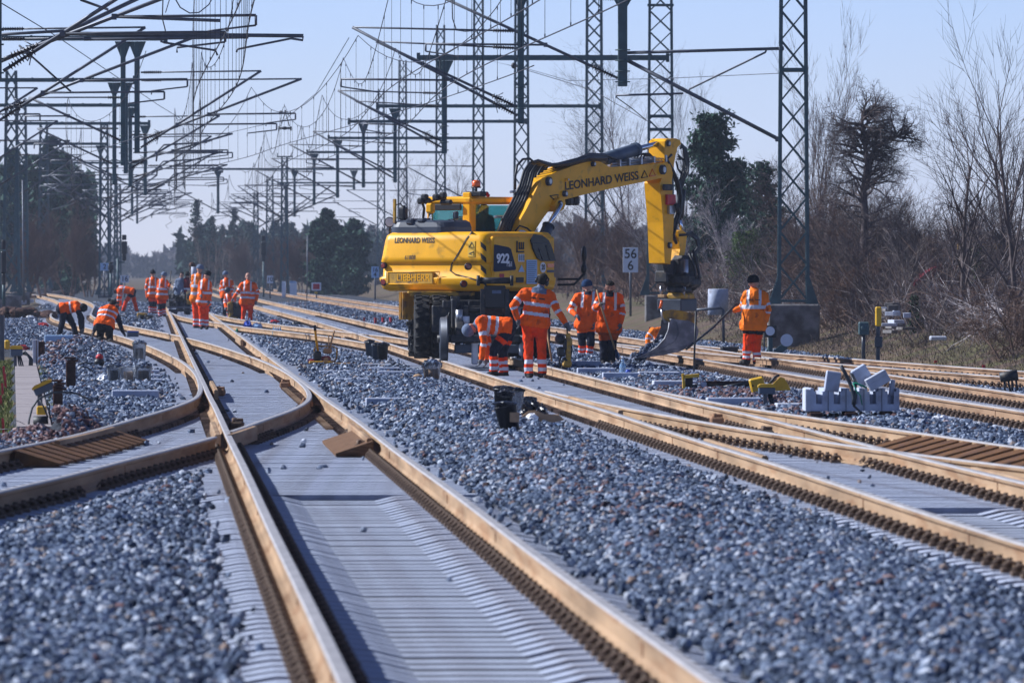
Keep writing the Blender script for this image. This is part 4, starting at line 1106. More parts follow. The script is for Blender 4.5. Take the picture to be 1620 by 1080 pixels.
def insulator(mb, a, b, r=.075, n=9):
    a, b = Vector(a), Vector(b); d = (b - a).normalized(); L = (b - a).length
    pr = [(.025, 0)]
    for k in range(n):
        h = L*(k + .5)/n
        pr += [(.03, h - L*.3/n), (r, h - L*.05/n), (r*.85, h + L*.1/n), (.03, h + L*.25/n)]
    pr.append((.025, L))
    mb.lathe(pr, a, d, 8, 1)
def cantilever(root, base_lo, base_hi, tip, reg_in, reg_out, contact, r=.040, detail=True):
    """strut from the low clamp up to the tip, stay from the high clamp, registration tube and steady arm to the contact wire"""
    mb = MB()
    lo, hi, tip = Vector(base_lo), Vector(base_hi), Vector(tip)
    d = (tip - lo).normalized()
    mb.tube([lo + d*.70, tip], r, 8, 0)
    mb.tube([lo, lo + d*.16], .035, 6, 0)
    insulator(mb, lo + d*.14, lo + d*.74, .085 if detail else .07)
    e = (tip - hi).normalized()
    mb.tube([hi + e*.62, tip], r*.62, 7, 0); mb.tube([hi, hi + e*.12], .03, 6, 0)
    insulator(mb, hi + e*.10, hi + e*.66, .06)
    if detail:                                    # stray brackets on the insulator end
        x, y = frame(d)
        for k in range(4):
            a = k*1.57 + .4
            mb.tube([lo + d*.62 + (x*math.cos(a) + y*math.sin(a))*.05, lo + d*.5 + (x*math.cos(a) + y*math.sin(a))*.20], .014, 4, 0)
    if reg_in is not None:
        ri, ro = Vector(reg_in), Vector(reg_out)
        mb.tube([ri, ro], r*.68, 7, 0)
        mb.box(ri, (.10, .08, .12), None, 0); mb.tube([ro + Vector((0, 0, 0)), ro + Vector((0, 0, -.20))], .026, 6, 0)
        if contact is not None:
            ct = Vector(contact)
            mb.tube([ro + Vector((0, 0, -.20)), ct + Vector((0, 0, .10)), ct], .020, 6, 0)
    return part("cantilever", mb, [M['galv'], M['insul']], root)
def drop_post(root, x, Y, ztop, zbot, w=.24):
    mb = MB().box((x, Y, (ztop + zbot)/2), (w, w, ztop - zbot), None, 0, .012)
    s = w*1.7
    mb.prism([(x - s, Y - .04, ztop), (x + s, Y - .04, ztop), (x + w*.4, Y - .04, ztop - .55), (x - w*.4, Y - .04, ztop - .55)], (0, .08, 0))
    for k in range(4): mb.tube([(x - w*.8, Y - w*.55, zbot + .12 + .28*k), (x + w*.8, Y - w*.55, zbot + .12 + .28*k)], .018, 5)
    return part("drop_post", mb, [M['mast']], root)
ZB = 9.3
def beam(root, x0, x1, Y, z=ZB):
    mb = MB()
    for sy in (-.16, .16): mb.box(((x0+x1)/2, Y + sy, z), (abs(x1-x0), .06, .15 if x1 - x0 < 0 or Y > 300 else .18), None, 0)
    n = int(abs(x1 - x0)/.8)
    for k in range(n): mb.box((min(x0,x1) + .4 + .8*k, Y, z + .08), (.06, .3, .04), None, 0)
    mb.box((x0, Y, z), (.12, .42, .34), None, 0); mb.box((x1, Y, z), (.12, .42, .30), None, 0)
    return part("beam", mb, [M['mast']], root)
def mast(px, Y, w0, w1, ztop, label, zbase=.95, fz=-.3, fw=1.25, cat="catenary mast", group="lattice catenary masts"):
    x = (px - 810)*Y/FPX
    root = thing("catenary_mast", (x, Y, fz), label, cat, group)
    mb = MB(); lattice(mb, x, Y, zbase, ztop, w0, w1, w0*.9, .92 if Y < 400 else 1.15, .060 if Y < 300 else .088, .026 if Y < 300 else .046)
    for sx in (-1, 1):
        for sy in (-1, 1):
            a = Vector((x + sx*w0/2, Y + sy*w0*.45, zbase))
            mb.prism([a + Vector((0, -.03, 0)), a + Vector((sx*.28, -.03, 0)), a + Vector((sx*.02, -.03, .75)), a + Vector((-sx*.06, -.03, .75))], (0, .06, 0))
    for z in (zbase + .08, zbase + (ztop-zbase)*.62): mb.box((x, Y, z), (w0*1.02, w0*.92, .07), None, 0)
    part("lattice_shaft", mb, [M['mast']], root)
    fb = MB().box((x, Y, (zbase + fz)/2), (fw, fw, zbase - fz), None, 0, .04)
    part("foundation", fb, [M['concrete_old']], root)
    return root, x
# right-hand row: (pixel column, distance, widths, label)
ROW = [(1255, 222, .76, .52, "tall lattice mast on a big concrete block beside the orange worker holding a pole"),
       (1045, 296, .90, .68, "lattice mast with a riveted collar rising just behind the excavator's stick"),
       (940, 384, .80, .60, "lattice mast seen through the gap under the excavator's boom"),
       (825, 424, .76, .58, "lattice mast rising behind the excavator's hose bundle"),
       (757, 478, .68, .48, "lattice mast standing right behind the excavator's orange beacon"),
       (697, 536, .64, .46, "lattice mast rising behind the left end of the excavator's cab roof"),
       (637, 627, .72, .50, "lattice mast behind the yellow marker post on the excavator's rear"),
       (603, 727, .66, .46, "faint lattice mast at the left edge of the excavator's rear")]
masts = []
for px, Y, w0, w1, lb_ in ROW:
    r_, x_ = mast(px, Y, w0, w1, 17.4, lb_, fw=1.35 if Y < 250 else 1.1)
    masts.append((r_, x_, Y))
part("mast_collar", MB().box((masts[1][1], 296, zz(296, 196)), (.80, .72, .72), None, 0, .02) if False else (lambda m_: [m_.box((masts[1][1], 296, zz(296, py)), (.86, .80, .10), None, 0) for py in (184, 205)] and m_)(MB()), [M['mast']], masts[1][0])
part("mast_collar", MB().box((masts[0][1], 222, zz(222, 111)), (.74, .70, .10), None, 0), [M['mast']], masts[0][0])
# beams and their drop posts: (mast, left end px, posts (px, bottom py))
BEAMS = [(0, 810, [(985, 137, .25), (824, 196, .17)], 9.4), (1, 662, [(703, 243, .19)], None), (2, 597, [(625, 289, .17)], None), (3, 552, [(575, 297, .16)], None),
         (4, 520, [(534, 313, .18)], None), (5, 486, [(497, 324, .18)], None), (6, 337, [(345, 338, .20), (466, 343, .18), (560, 300, .18)], None), (7, 440, [(452, 352, .2)], None)]
def trackX(uf, Y): return DX*Y + uf(Y)
for i, pe, posts, zb in BEAMS:
    root, x, Y = masts[i]
    zb = zb or ZB
    xe = (pe - 810)*Y/FPX
    beam(root, xe, x + .25, Y, zb)
    for ppx, pby, w in posts:
        xp = (ppx - 810)*Y/FPX; zt = zz(Y, pby)
        drop_post(root, xp, Y, zb - .1, zt, w)
        tip = Vector((xp - 3.75, Y, 8.15)) if i != 0 else (Vector((xp - 4.45, Y, 8.25)) if ppx < 900 else Vector((xp - 4.9, Y, 9.1)))
        lo = Vector((xp - w/2, Y, zt + .22)); hi = Vector((xp - w/2, Y, tip.z - .1))
        d = tip - lo
        ri = lo + d*.40; ro = Vector((tip.x + (.9 if i % 2 else -.3), Y, ri.z + .03))
        cantilever(root, lo, hi, tip, ri, ro, Vector((ro.x + (1.0 if i % 2 == 0 else .8), Y, ri.z - .42)), .042, Y < 350)
        if ppx < 900 and i in (0, 1, 2):          # second, lower unit turned slightly
            lo2 = lo + Vector((0, .12, .22)); tip2 = tip + Vector((0.62, .5, -.36))
            cantilever(root, lo2, hi + Vector((0, .1, -.45)), tip2, None, None, None, .038, Y < 350)
# units fixed to the masts themselves, reaching left over the right-hand tracks
for i in range(len(masts)):
    root, x, Y = masts[i]
    w = .3
    if i == 0:
        lo, hi, tip = P(1231, 220, Y), P(1236, 77, Y), P(985, 84, Y)
        strut_tip = P(993, 96, Y)
        mb = MB(); mb.tube([hi, tip], .045, 8).tube([lo, strut_tip], .055, 8)
        mb.box(hi, (.14, .12, .12), None, 0, .02).box(lo, (.16, .12, .14), None, 0, .02)
        mb.tube([P(1212, 80, Y), P(1211, 83, Y), P(1091, 141, Y), P(1090, 145, Y)], .026, 6).tube([P(1081, 148, Y), P(975, 151, Y)], .03, 7).tube([P(975, 151, Y), P(975, 155, Y)], .025, 6)
        part("cantilever", mb, [M['galv']], root)
        continue
    lo = Vector((x - w, Y, 5.6)); hi = Vector((x - w, Y, 7.7)); tip = Vector((x - w - 3.9, Y, 7.75))
    d = tip - lo; ri = lo + d*.35; ro = Vector((tip.x + .2, Y, ri.z))
    if i in (4, 6, 7): cantilever(root, lo, hi, tip, ri, ro, Vector((ro.x + .8, Y, ri.z - .4)), .04, False)
# left-hand row; the nearest stand outside the frame
LROW = [(-3.0, 166, None), (-4.1, 222, None), (-.39, 271, 262), (-.92, 331, 213), (-.86, 382, 218), (-.2, 430, 236), (-2.9, 500, 170), (-1.2, 590, 232), (-1.0, 700, 226)]
LLAB = ["lattice mast left of the frame carrying the nearest thick tubes at the top left", "lattice mast left of the frame with the second pair of long tubes", "lattice mast left of the frame holding the topmost dark beam at the left",
        "lattice mast left of the frame holding the second dark beam from the top", "lattice mast left of the frame holding the third dark beam from the top", "lattice mast standing near the left edge in front of the pines, with a beam",
        "lattice mast carrying the lowest thick beam over the left edge", "thin distant mast with a beam above the left group of workers", "farthest mast of the row above the left group of workers"]
UM = [-9.5, -9.5, -7.2, -7.2, -7.2, -7.05, -7.6, -7.4, -7.4]
for (up, Y, bend), lab, um in zip(LROW, LLAB, UM):
    x = DX*Y + um; px = 810 + x*FPX/Y
    root, _ = mast(px, Y, .82, .46, 12.0, lab, zbase=.5, fw=1.0)
    xp = DX*Y + up
    xe = (bend - 810)*Y/FPX if bend else xp + .5
    beam(root, xe, x - .2, Y)
    drop_post(root, xp, Y, ZB - .1, 5.62, .17)
    if Y in (271, 331): drop_post(root, xp - .45 - .2*(Y > 350), Y, ZB - .1, 5.2, .16)
    for q, (dx, zt) in enumerate(((4.0, 8.25), (5.3, 8.0)) if Y < 300 else ((3.7, 7.9), (4.2, 7.2))):
        lo = Vector((xp + .12, Y + .25*q, 5.78 + (.25 if q else 0))); tip = Vector((xp + dx, Y + .25*q, zt)); hi = Vector((xp + .12, Y + .25*q, zt - .05))
        d = tip - lo; ri = lo + d*(.30 + .12*q); ro = Vector((tip.x + .5 - .7*q, Y + .25*q, ri.z + .03))
        cantilever(root, lo, hi, tip, ri, ro, Vector((ro.x - .95, Y + .25*q, ri.z - .38)), .042, Y < 350)
    if Y > 240:                                   # arm of the neighbouring track on the mast's other side
        lo = Vector((x + .3, Y, 5.6)); tip = Vector((x + 3.6, Y, 7.7)); hi = Vector((x + .3, Y, 7.7)); d = tip - lo
        cantilever(root, lo, hi, tip, lo + d*.6, lo + d*.6 + Vector((1.4, 0, 0)), None, .04, False)
        lo = Vector((xp - .3, Y + .2, 5.9)); tip = Vector((xp - 3.5, Y + .2, 7.4)); hi = Vector((xp - .3, Y + .2, 7.4)); d = tip - lo
        cantilever(root, lo, hi, tip, lo + d*.6, lo + d*.6 + Vector((-1.4, 0, 0)), None, .04, False)
    if Y > 320:                                   # bent anchor arm
        mb = MB().tube([(xp + 1.2, Y, 6.1), (xp + 1.25, Y, 6.5), (xp + 1.5, Y, 6.75), (xp + 3.2, Y, 6.85)], .035, 7)
        part("bent_arm", mb, [M['galv']], root)
lm = [o for o in COL.objects if o.get('label') == LLAB[0]][0]
for pts_, r_ in (([(-20, 56), (103, 49)], .036), ([(100, 53.5), (480, 57)], .046), ([(133, 62), (393, 58.5)], .046), ([(183, 26.5), (349, 33)], .040), ([(479, 58), (479, 64), (459, 61)], .028), ([(459, 61.5), (376, 78), (374, 83)], .026), ([(255, 58), (255, 66), (262, 68)], .028), ([(262, 68), (341, 80), (344, 88)], .026), ([(-15, 104), (108, 50), (222, -4)], .050)):
    part("registration_tube", MB().tube([P(a, c, 186) for a, c in pts_], r_, 8), [M['galv']], lm)
# free-standing lattice masts in the middle distance
for px, Y, w0, w1, zt, lab in ((165, 540, .62, .40, 11.2, "lattice mast left of the black signal, behind the bending workers"), (180, 640, .62, .42, 9.0, "thicker pair mast just left of the black signal head"),
                               (186, 670, .55, .4, 8.6, "mast partly hidden behind the black signal's post"), (450, 610, .50, .36, 10.0, "slim lattice mast left of the red and white stop board"),
                               (427, 700, .66, .46, 9.6, "lattice mast above the small numbered board in the middle distance"), (405, 760, .46, .34, 8.8, "thin mast between the two standing workers' heads and the pines")):
    root, x = mast(px, Y, w0, w1, zt, lab, zbase=.2, fw=.8)
    for k in range(2):
        for s_ in (-1, 1):
            lo = Vector((x + s_*.25, Y, 5.6 + .1*k)); tip = Vector((x + s_*(3.4 + .5*k), Y, 7.9 - .6*k)); hi = Vector((x + s_*.25, Y, 7.9 - .6*k)); d = tip - lo
            cantilever(root, lo, hi, tip, lo + d*.6, lo + d*.6 + Vector((s_*1.5, 0, 0)), None, .05, False)
    if px == 450: part("cross_bar", MB().box((x, Y, zt), (1.15, .12, .10), None, 0).box((x - .5, Y, zt + .12), (.06, .06, .28), None, 0).box((x + .5, Y, zt + .12), (.06, .06, .28), None, 0), [M['mast']], root)
# contact and carrying wires with droppers
def wire_run(uf, y0, y1, label, zc=5.5, zm=7.7, sag=1.3, span=60., off=0., stag=.3, rc=.011):
    root = thing("overhead_wire", U(uf(y0 + 60) + off, y0 + 60, zc), label, "overhead wire", "overhead contact wires")
    n = int((y1 - y0)/span) + 1
    def st(y): return off + stag*math.cos(math.pi*(y - y0)/span)
    def mz(y):
        t = ((y - y0)/span) % 1
        return zm - sag*4*t*(1 - t)
    ys_ = [y0 + 4*i for i in range(int((y1 - y0)/4) + 1)]
    g = lambda y: 1 + .35*max(0, (y - 250)/250)
    ct = MB().tube([U(uf(y) + st(y), y, zc) for y in ys_], [rc*g(y) for y in ys_], 5)
    part("contact_wire", ct, [M['wire']], root)
    ms = MB().tube([U(uf(y) + st(y), y, mz(y)) for y in ys_], [rc*.9*g(y) for y in ys_], 5)
    part("carrying_wire", ms, [M['wire']], root)
    dr = MB(); y = y0 + 5
    while y < min(y1, 480):
        p = U(uf(y) + st(y), y, zc); q = U(uf(y) + st(y), y, mz(y))
        dr.tube([p, q], .0065*g(y), 4)
        dr.box(p + Vector((0, 0, .03)), (.02, .04, .06), None, 0).box(q - Vector((0, 0, .04)), (.02, .04, .07), None, 0)
        y += 6.2
    part("droppers", dr, [M['wire']], root, kind='stuff')
    return root
wire_run(uA, 106, 760, "overhead wire above the straight track in front, hanging with droppers at the top left", stag=-.16, sag=1.0)
wire_run(uB, 225, 520, "overhead wire above the track curving away to the left")
wire_run(uC, 102, 760, "overhead wire above the excavator's track, steep bundle left of the hanging post")
wire_run(uF, 150, 330, "overhead wire crossing from the excavator's track towards the left, sagging with long droppers", off=.2)
wire_run(uA, 110, 420, "second wire beside the one above the straight track", zc=5.65, zm=8.1, sag=1.0, span=72, off=-.42, stag=.15)
wire_run(uC, 112, 420, "second wire beside the one above the excavator's track", zc=5.75, zm=8.0, sag=1.4, span=66, off=-.8, stag=.25)
wire_run(uK, 330, 800, "overhead wire above the far track at the left edge")
# feeder wires and slanting guy ropes
def rope(pts, r, label, cat="guy wire"):
    return solo("guy_wire", MB().tube(pts, r, 5), [M['wire']], label, cat, group="slack wires in the sky")
rope([P(0, 4, 170), P(90, 58, 210), P(250, 166, 300), P(330, 215, 380)], .012, "thin wire slanting down across the sky from the top left corner")
rope([P(128, 0, 170), P(170, 15, 180), P(168, 14, 180)], .03, "short dark rod slanting down beside the thick tubes at the top left", "rod")
rope([P(30, 72, 222), P(62, 100, 222), P(112, 145, 222)], .028, "dark brace slanting down right between the two pairs of thick tubes", "rod")
rope([P(262, 20, 200), P(268, 0, 196), P(275, -10, 190)], .012, "short slack loop at the top beside the left wire bundle")
rope([P(278, 0, 150), P(285, 12, 152), P(300, 21, 154), P(315, 20, 156), P(330, 8, 158), P(338, -6, 160)], .012, "slack jumper cable drooping in a bow at the top left of centre")
rope([P(258, -5, 150), P(257, 30, 152), P(262, 50, 154)], .012, "vertical jumper cable dropping from the top edge by the drooping bow")
rope([P(715, -5, 190), P(716, 30, 190), P(722, 48, 191), P(736, 50, 192), P(752, 49, 193)], .013, "jumper cable hanging in a hook shape above the excavator's cab")
rope([P(552, 60, 300), P(500, 148, 330), P(450, 190, 360), P(340, 215, 400)], .014, "long slack wire running down left from the tip of the big strut")
rope([P(820, 105, 300), P(900, 128, 296), P(1060, 124, 250), P(1236, 116, 222)], .010, "thin wire strung to the tall mast at the right")
rope([P(760, 93, 290), P(813, 105, 292), P(935, 142, 280), P(1030, 195, 270)], .012, "wire with a round weight sagging down right past the hanging post")
rope([P(975, 154, 222), P(1000, 172, 226), P(1022, 190, 232)], .014, "short wire end below the tube at the tall right mast")
mb = MB().ell(P(813, 104, 290), (.10, .10, .11), None, 12, 8)
solo("counterweight_ball", mb, [M['darkiron']], "round dark weight on a wire beside the hanging post", "weight")
# section insulator hanging in the middle of the sky
mb = MB().ell(P(444.5, 178, 360), (.10, .08, .08), None, 10, 6).ell(P(451.5, 177, 360), (.05, .05, .08), None, 8, 6)
mb.tube([P(451.5, 178, 360), P(444, 200, 360)], .02, 5).tube([P(451.5, 178, 360), P(458, 200, 360)], .02, 5)
mb.tube([P(441, 203, 360), P(460.5, 203, 360)], .05, 6).box(P(450.5, 203, 360), (.16, .14, .14), None, 0, .02).tube([P(441, 200, 360), P(441, 207, 360)], .03, 5).tube([P(460.5, 200, 360), P(460.5, 207, 360)], .03, 5)
solo("section_insulator", mb, [M['darkiron']], "small dark frame hanging alone in the sky between the two wire bundles", "insulator")
# ------------------------------------------------------------------ vegetation
def seg_np(segs, n=4):
    a = np.array([s[0] for s in segs], float); b = np.array([s[1] for s in segs], float)
    ra = np.array([s[2] for s in segs]); rb = np.array([s[3] for s in segs])
    d = b - a; L = np.linalg.norm(d, axis=1, keepdims=True); d = d/np.maximum(L, 1e-6)
    ref = np.where(np.abs(d[:, 2:3]) < .9, np.array([[0, 0, 1.]]), np.array([[1., 0, 0]]))
    x = np.cross(d, ref); x /= np.linalg.norm(x, axis=1, keepdims=True); y = np.cross(d, x)
    V = []
    for c, r in ((a, ra), (b, rb)):
        for j in range(n):
            t = 2*math.pi*j/n
            V.append(c + x*(r*math.cos(t))[:, None] + y*(r*math.sin(t))[:, None])
    V = np.stack(V, 1)
    f = np.array([(j, (j+1) % n, n + (j+1) % n, n + j) for j in range(n)])
    F = f[None] + (np.arange(len(segs))*2*n)[:, None, None]
    return V.reshape(-1, 3), F.reshape(-1, 4)
def quads_np(c, size, up=.0, rs=nrs, asp=.5):
    N = len(c)
    a = rs.randn(N, 3); a[:, 2] += up; a /= np.linalg.norm(a, axis=1, keepdims=True)
    b = rs.randn(N, 3); b = np.cross(a, b); b /= np.linalg.norm(b, axis=1, keepdims=True)
    s = (size if np.ndim(size) else np.full(N, size))[:, None]
    a = a*s; b = b*s*asp
    V = np.stack([c - a - b*.6, c + a*.2 - b, c + a + b*.2, c - a*.1 + b], 1)
    F = np.arange(N*4).reshape(N, 4)
    return V.reshape(-1, 3), F
def np_part(name, V, F, m, root, smooth=False, kind=None):
    o = bpy.data.objects.new(name, fast_mesh(name, V - np.array(ORG[root.name]), F, [m], smooth=smooth)); put(o, root); ORG[o.name] = ORG[root.name]
    return tag(o, kind=kind)
def grow(r_, p, d, L, r, lev, out, levels, nb, spread, upw, wob):
    n = 4 if lev < 2 else 3
    pts = [Vector(p)]; d = Vector(d).normalized(); dirs = []
    for i in range(n):
        d = (d + Vector((r_.gauss(0, wob), r_.gauss(0, wob), r_.gauss(0, wob) + upw))).normalized()
        q = pts[-1] + d*(L/n)
        r0, r1 = r*(1 - .72*i/n), r*(1 - .72*(i+1)/n)
        out[0 if lev <= 1 else 1].append((tuple(pts[-1]), tuple(q), r0, r1)); pts.append(q); dirs.append(d.copy())
    if lev >= levels: return
    k = nb[min(lev, len(nb)-1)]
    for j in range(k):
        t = .22 + .78*(j + r_.random())/k if lev == 0 else .15 + .85*r_.random()
        i = min(int(t*n), n-1); f = t*n - i
        base = pts[i].lerp(pts[i+1], f)
        x, y = frame(dirs[i]); a = r_.random()*2*math.pi
        sp = spread*r_.uniform(.6, 1.25)
        nd = dirs[i]*math.cos(sp) + (x*math.cos(a) + y*math.sin(a))*math.sin(sp)
        grow(r_, base, nd, L*r_.uniform(.38, .66)*(1 - .35*t if lev == 0 else 1), max(r*(1 - .7*t)*.55, .004), lev + 1, out, levels, nb, spread, upw, wob)
def bare_tree(px, pyb, pyt, Y, label, seed, levels=4, nb=(9, 6, 5, 3), spread=.62, upw=.06, wob=.09, lean=(0, 0), r=None, mt='bark', mc='bark', stems=1, cat="bare tree", name="bare_tree", group="leafless trees and shrubs"):
    r_ = random.Random(seed)
    b = P(px, pyb, Y); H = (pyb - pyt)*Y/FPX
    root = thing(name, b, label, cat, group)
    out = [[], []]
    for s in range(stems):
        dx = r_.uniform(-.25, .25)*(stems > 1)
        grow(r_, b + Vector((dx*1.2, r_.uniform(-.3, .3)*(stems > 1), -.1)), Vector((lean[0] + dx*1.2, lean[1] + r_.uniform(-.2, .2)*(stems > 1), 1)), H*.86*(1 if s == 0 else r_.uniform(.6, .95)), (r or H*.022)*(1 if s == 0 else .8), 0, out, levels, nb, spread, upw, wob)
    V, F = seg_np(out[0], 6); np_part("trunk", V, F, M[mt], root, True)
    V, F = seg_np(out[1], 3); np_part("crown", V, F, M[mc], root)
    return root
def conifer(px, pyb, pyt, wpx, Y, label, seed, m='needle', n=5200, kind='spruce', leaf=.16, trunk='bark', bare=.1, group="evergreen trees"):
    rs = np.random.RandomState(seed); r_ = random.Random(seed)
    b = P(px, pyb, Y); H = (pyb - pyt)*Y/FPX; W = wpx*Y/FPX/2
    root = thing("pine_tree" if kind != 'spruce' else "spruce_tree", b, label, "conifer", group)
    segs = [(tuple(b + Vector((.02*H*math.sin(i), 0, H*.97*i/8))), tuple(b + Vector((.02*H*math.sin(i+1), 0, H*.97*(i+1)/8))), H*.022*(1 - i/9), H*.022*(1 - (i+1)/9)) for i in range(8)]
    C = []
    nbr = 70 if kind != 'pine' else 130
    for k in range(nbr):
        t = bare + (1 - bare)*((k + r_.random())/nbr)
        if kind == 'spruce': ln = W*(1.04 - t)**.85*r_.uniform(.65, 1.1)
        elif kind == 'round': ln = W*math.sqrt(max(.02, 1 - (2*(t - .42))**2 if t > .42 else 1 - .5*(1 - t/.42)**2))*r_.uniform(.45, 1.08)
        else: ln = W*(1.1 - t)**.55*r_.uniform(.35, 1.05)
        a = r_.random()*2*math.pi
        o = b + Vector((0, 0, H*t)); el = -.12 if kind == 'spruce' else r_.uniform(.05, .6)
        e = o + Vector((math.cos(a)*math.cos(el), math.sin(a)*math.cos(el), math.sin(el)))*ln
        segs.append((tuple(o), tuple(e), .02*H*.35, .004*H*.3))
        m_ = max(3, int(n/nbr*(.4 + ln/W)))
        s_ = np.sqrt(rs.rand(m_))*(.95 if kind == 'spruce' else 1)
        if kind == 'pine': s_ = 1 - .42*rs.rand(m_)**1.3
        pts = np.array(o)[None] + (np.array(e) - np.array(o))[None]*s_[:, None]
        pts += rs.randn(m_, 3)*np.array([.09, .09, .055])*W*(1 if kind != 'pine' else .9)
        C.append(pts)
    tip = np.array(b + Vector((0, 0, H)))[None] - np.array([[0, 0, 1]])*(rs.rand(n//25, 1)*H*.12) + rs.randn(n//25, 3)*W*.05
    C.append(tip)
    V, F = seg_np(segs, 5); np_part("trunk", V, F, M[trunk], root, True)
    C = np.concatenate(C)
    V, F = quads_np(C, leaf*(.6 + .8*rs.rand(len(C)))*H/6, .35, rs, .42); np_part("crown", V, F, M[m], root)
    return root
# right-hand side
conifer(1163, 488, 262, 120, 335, "dark pine crown between the tallest pine and the tall right-hand mast", 4, 'needle_dark', 11000, 'pine', .09, 'bark', .1)
conifer(1232, 492, 330, 110, 345, "low dark pine just right of the tall right-hand mast", 6, 'needle_dark', 9000, 'pine', .09, 'bark', .05)
conifer(1128, 486, 186, 170, 330, "dark ragged pine rising behind the excavator's stick, tallest of the evergreens", 3, 'needle_dark', 15000, 'pine', .085, 'bark', .22)
conifer(1205, 486, 262, 120, 318, "dark pine half hidden by the tall right-hand mast", 5, 'needle_dark', 11000, 'pine', .085, 'bark', .15)
conifer(1182, 492, 372, 118, 290, "low bright green young pine in front of the dark ones", 8, 'needle_green', 11000, 'pine', .10, 'bark', .05)
conifer(1545, 520, 385, 46, 215, "small sparse green pine among the bare saplings at the right", 9, 'needle_green', 500, 'pine', .17, 'bark', .3)
conifer(1448, 548, 470, 40, 205, "tiny straggly pine on the grass bank", 10, 'needle', 260, 'pine', .26, 'bark', .2)
def gnarled():
    b = P(1368, 530, 235); root = thing("gnarled_tree", b, "dark gnarled old tree with a crooked top leaning right", "bare tree", "leafless trees and shrubs")
    r_ = random.Random(21); out = [[], []]
    path = [(1368, 530), (1370, 470), (1366, 410), (1369, 350), (1366, 300), (1372, 262), (1368, 225), (1364, 195), (1364, 176)]
    pts = [P(a, c, 235) for a, c in path]
    for i in range(len(pts)-1): out[0].append((tuple(pts[i]), tuple(pts[i+1]), .17*(1 - i/10), .17*(1 - (i+1)/10)))
    limb = [(1370, 300), (1376, 262), (1386, 232), (1402, 222), (1420, 216), (1432, 220)]
    lp = [P(a, c, 235) for a, c in limb]
    for i in range(len(lp)-1): out[0].append((tuple(lp[i]), tuple(lp[i+1]), .10*(1 - i/7), .10*(1 - (i+1)/7)))
    for k in range(120):
        t = r_.random(); src = pts if r_.random() < .72 else lp
        i = min(int(t*(len(src)-1)), len(src)-2) if src is lp else min(2 + int(t*(len(src)-3)), len(src)-2)
        o = src[i].lerp(src[i+1], r_.random())
        s = -1 if r_.random() < .5 else 1
        low = max(0, 1 - i/7) if src is pts else 0
        grow(r_, o, Vector((s*r_.uniform(.3, 1), r_.uniform(-.6, .6), r_.uniform(-.1, .8) - .1*low)), r_.uniform(.5, .95)*(1 + 1.0*low), .035, 1, out, 4, (5, 6, 5, 4), .75, .0, .22)
    V, F = seg_np(out[0], 6); np_part("trunk", V, F, M['bark'], root, True)
    V, F = seg_np(out[1], 3); np_part("crown", V, F, M['bark'], root)
gnarled()
for i, (px, pyb, pyt, Y, st, mt, mc, lab) in enumerate(((1300, 520, 300, 250, 5, 'bark', 'bark_brown', "dense brown shrub close right of the tall mast"), (1335, 530, 270, 246, 5, 'bark', 'bark', "dense dark shrub left of the gnarled trunk"), (1392, 535, 285, 240, 5, 'bark', 'bark_brown', "dense brown shrub right of the gnarled trunk"),
        (1425, 540, 340, 236, 5, 'bark', 'bark', "dark shrub between the gnarled tree and the red container"), (1360, 540, 400, 226, 6, 'bark', 'bark_brown', "low dense thicket at the foot of the gnarled tree"), (1455, 545, 420, 230, 5, 'bark', 'bark_brown', "low brown thicket in front of the red container"),
        (1500, 550, 400, 226, 5, 'bark', 'bark', "dark thicket below the yellow gantry"), (1545, 555, 330, 224, 5, 'bark', 'bark_brown', "dense twiggy shrub between the two tall right saplings"), (1600, 565, 330, 216, 5, 'bark', 'bark', "dense dark shrub at the right edge behind the tallest sapling"), (1255, 510, 400, 262, 5, 'bark', 'bark', "low dark thicket behind the tall mast's concrete block"))):
    bare_tree(px, pyb, pyt, Y, lab, 200 + i, 4, (9, 8, 6, 4), .62, .05, .13, (0, 0), .04, mt, mc, st)
bare_tree(1521, 560, 205, 190, "tall forked bare sapling with wide spreading twigs, trunk dark at the foot", 31, 3, (13, 7, 5), .62, .05, .07, (.02, 0), .085)
bare_tree(1583, 545, 198, 205, "straight bare tree with steep branches, second from the right edge", 32, 3, (14, 7, 5), .58, .07, .06, (0, 0), .085)
bare_tree(1608, 575, 128, 178, "tallest bare tree at the right edge of the photo", 33, 3, (14, 7, 5), .55, .07, .06, (.01, 0), .08)
bare_tree(1470, 556, 300, 200, "slender bare sapling leaning left beside the pale rubble", 34, 4, (8, 6, 4, 3), .5, .07, .08, (.10, 0), .045, 'bark_pale', 'bark')
bare_tree(1292, 520, 168, 262, "feathery pale bare tree right of the tall mast", 35, 4, (14, 7, 5, 3), .38, .14, .06, (0, 0), .06, 'bark_pale', 'bark_brown')
bare_tree(1318, 525, 300, 240, "many-stemmed brown thicket at the foot of the gnarled tree", 36, 4, (9, 6, 5, 4), .55, .07, .12, (.05, 0), .05, 'bark_pale', 'bark_brown', 4)
bare_tree(1410, 545, 330, 222, "bushy bare shrub right of the gnarled tree with fine twigs", 37, 4, (9, 6, 5, 4), .6, .06, .12, (-.05, 0), .05, 'bark_pale', 'bark', 4)
bare_tree(1348, 545, 350, 228, "dense thorny shrub in front of the gnarled tree", 38, 4, (9, 7, 6, 4), .65, .04, .14, (.12, 0), .045, 'bark_pale', 'bark', 5)
bare_tree(1440, 553, 380, 212, "leaning pale stems above the yellow cable post", 39, 3, (9, 6, 5), .5, .05, .10, (.35, 0), .04, 'bark_pale', 'bark_pale', 3)
bare_tree(1560, 560, 360, 192, "low spreading thicket under the tall saplings", 40, 4, (9, 6, 5, 3), .7, .03, .14, (-.1, 0), .04, 'bark_pale', 'bark', 4)
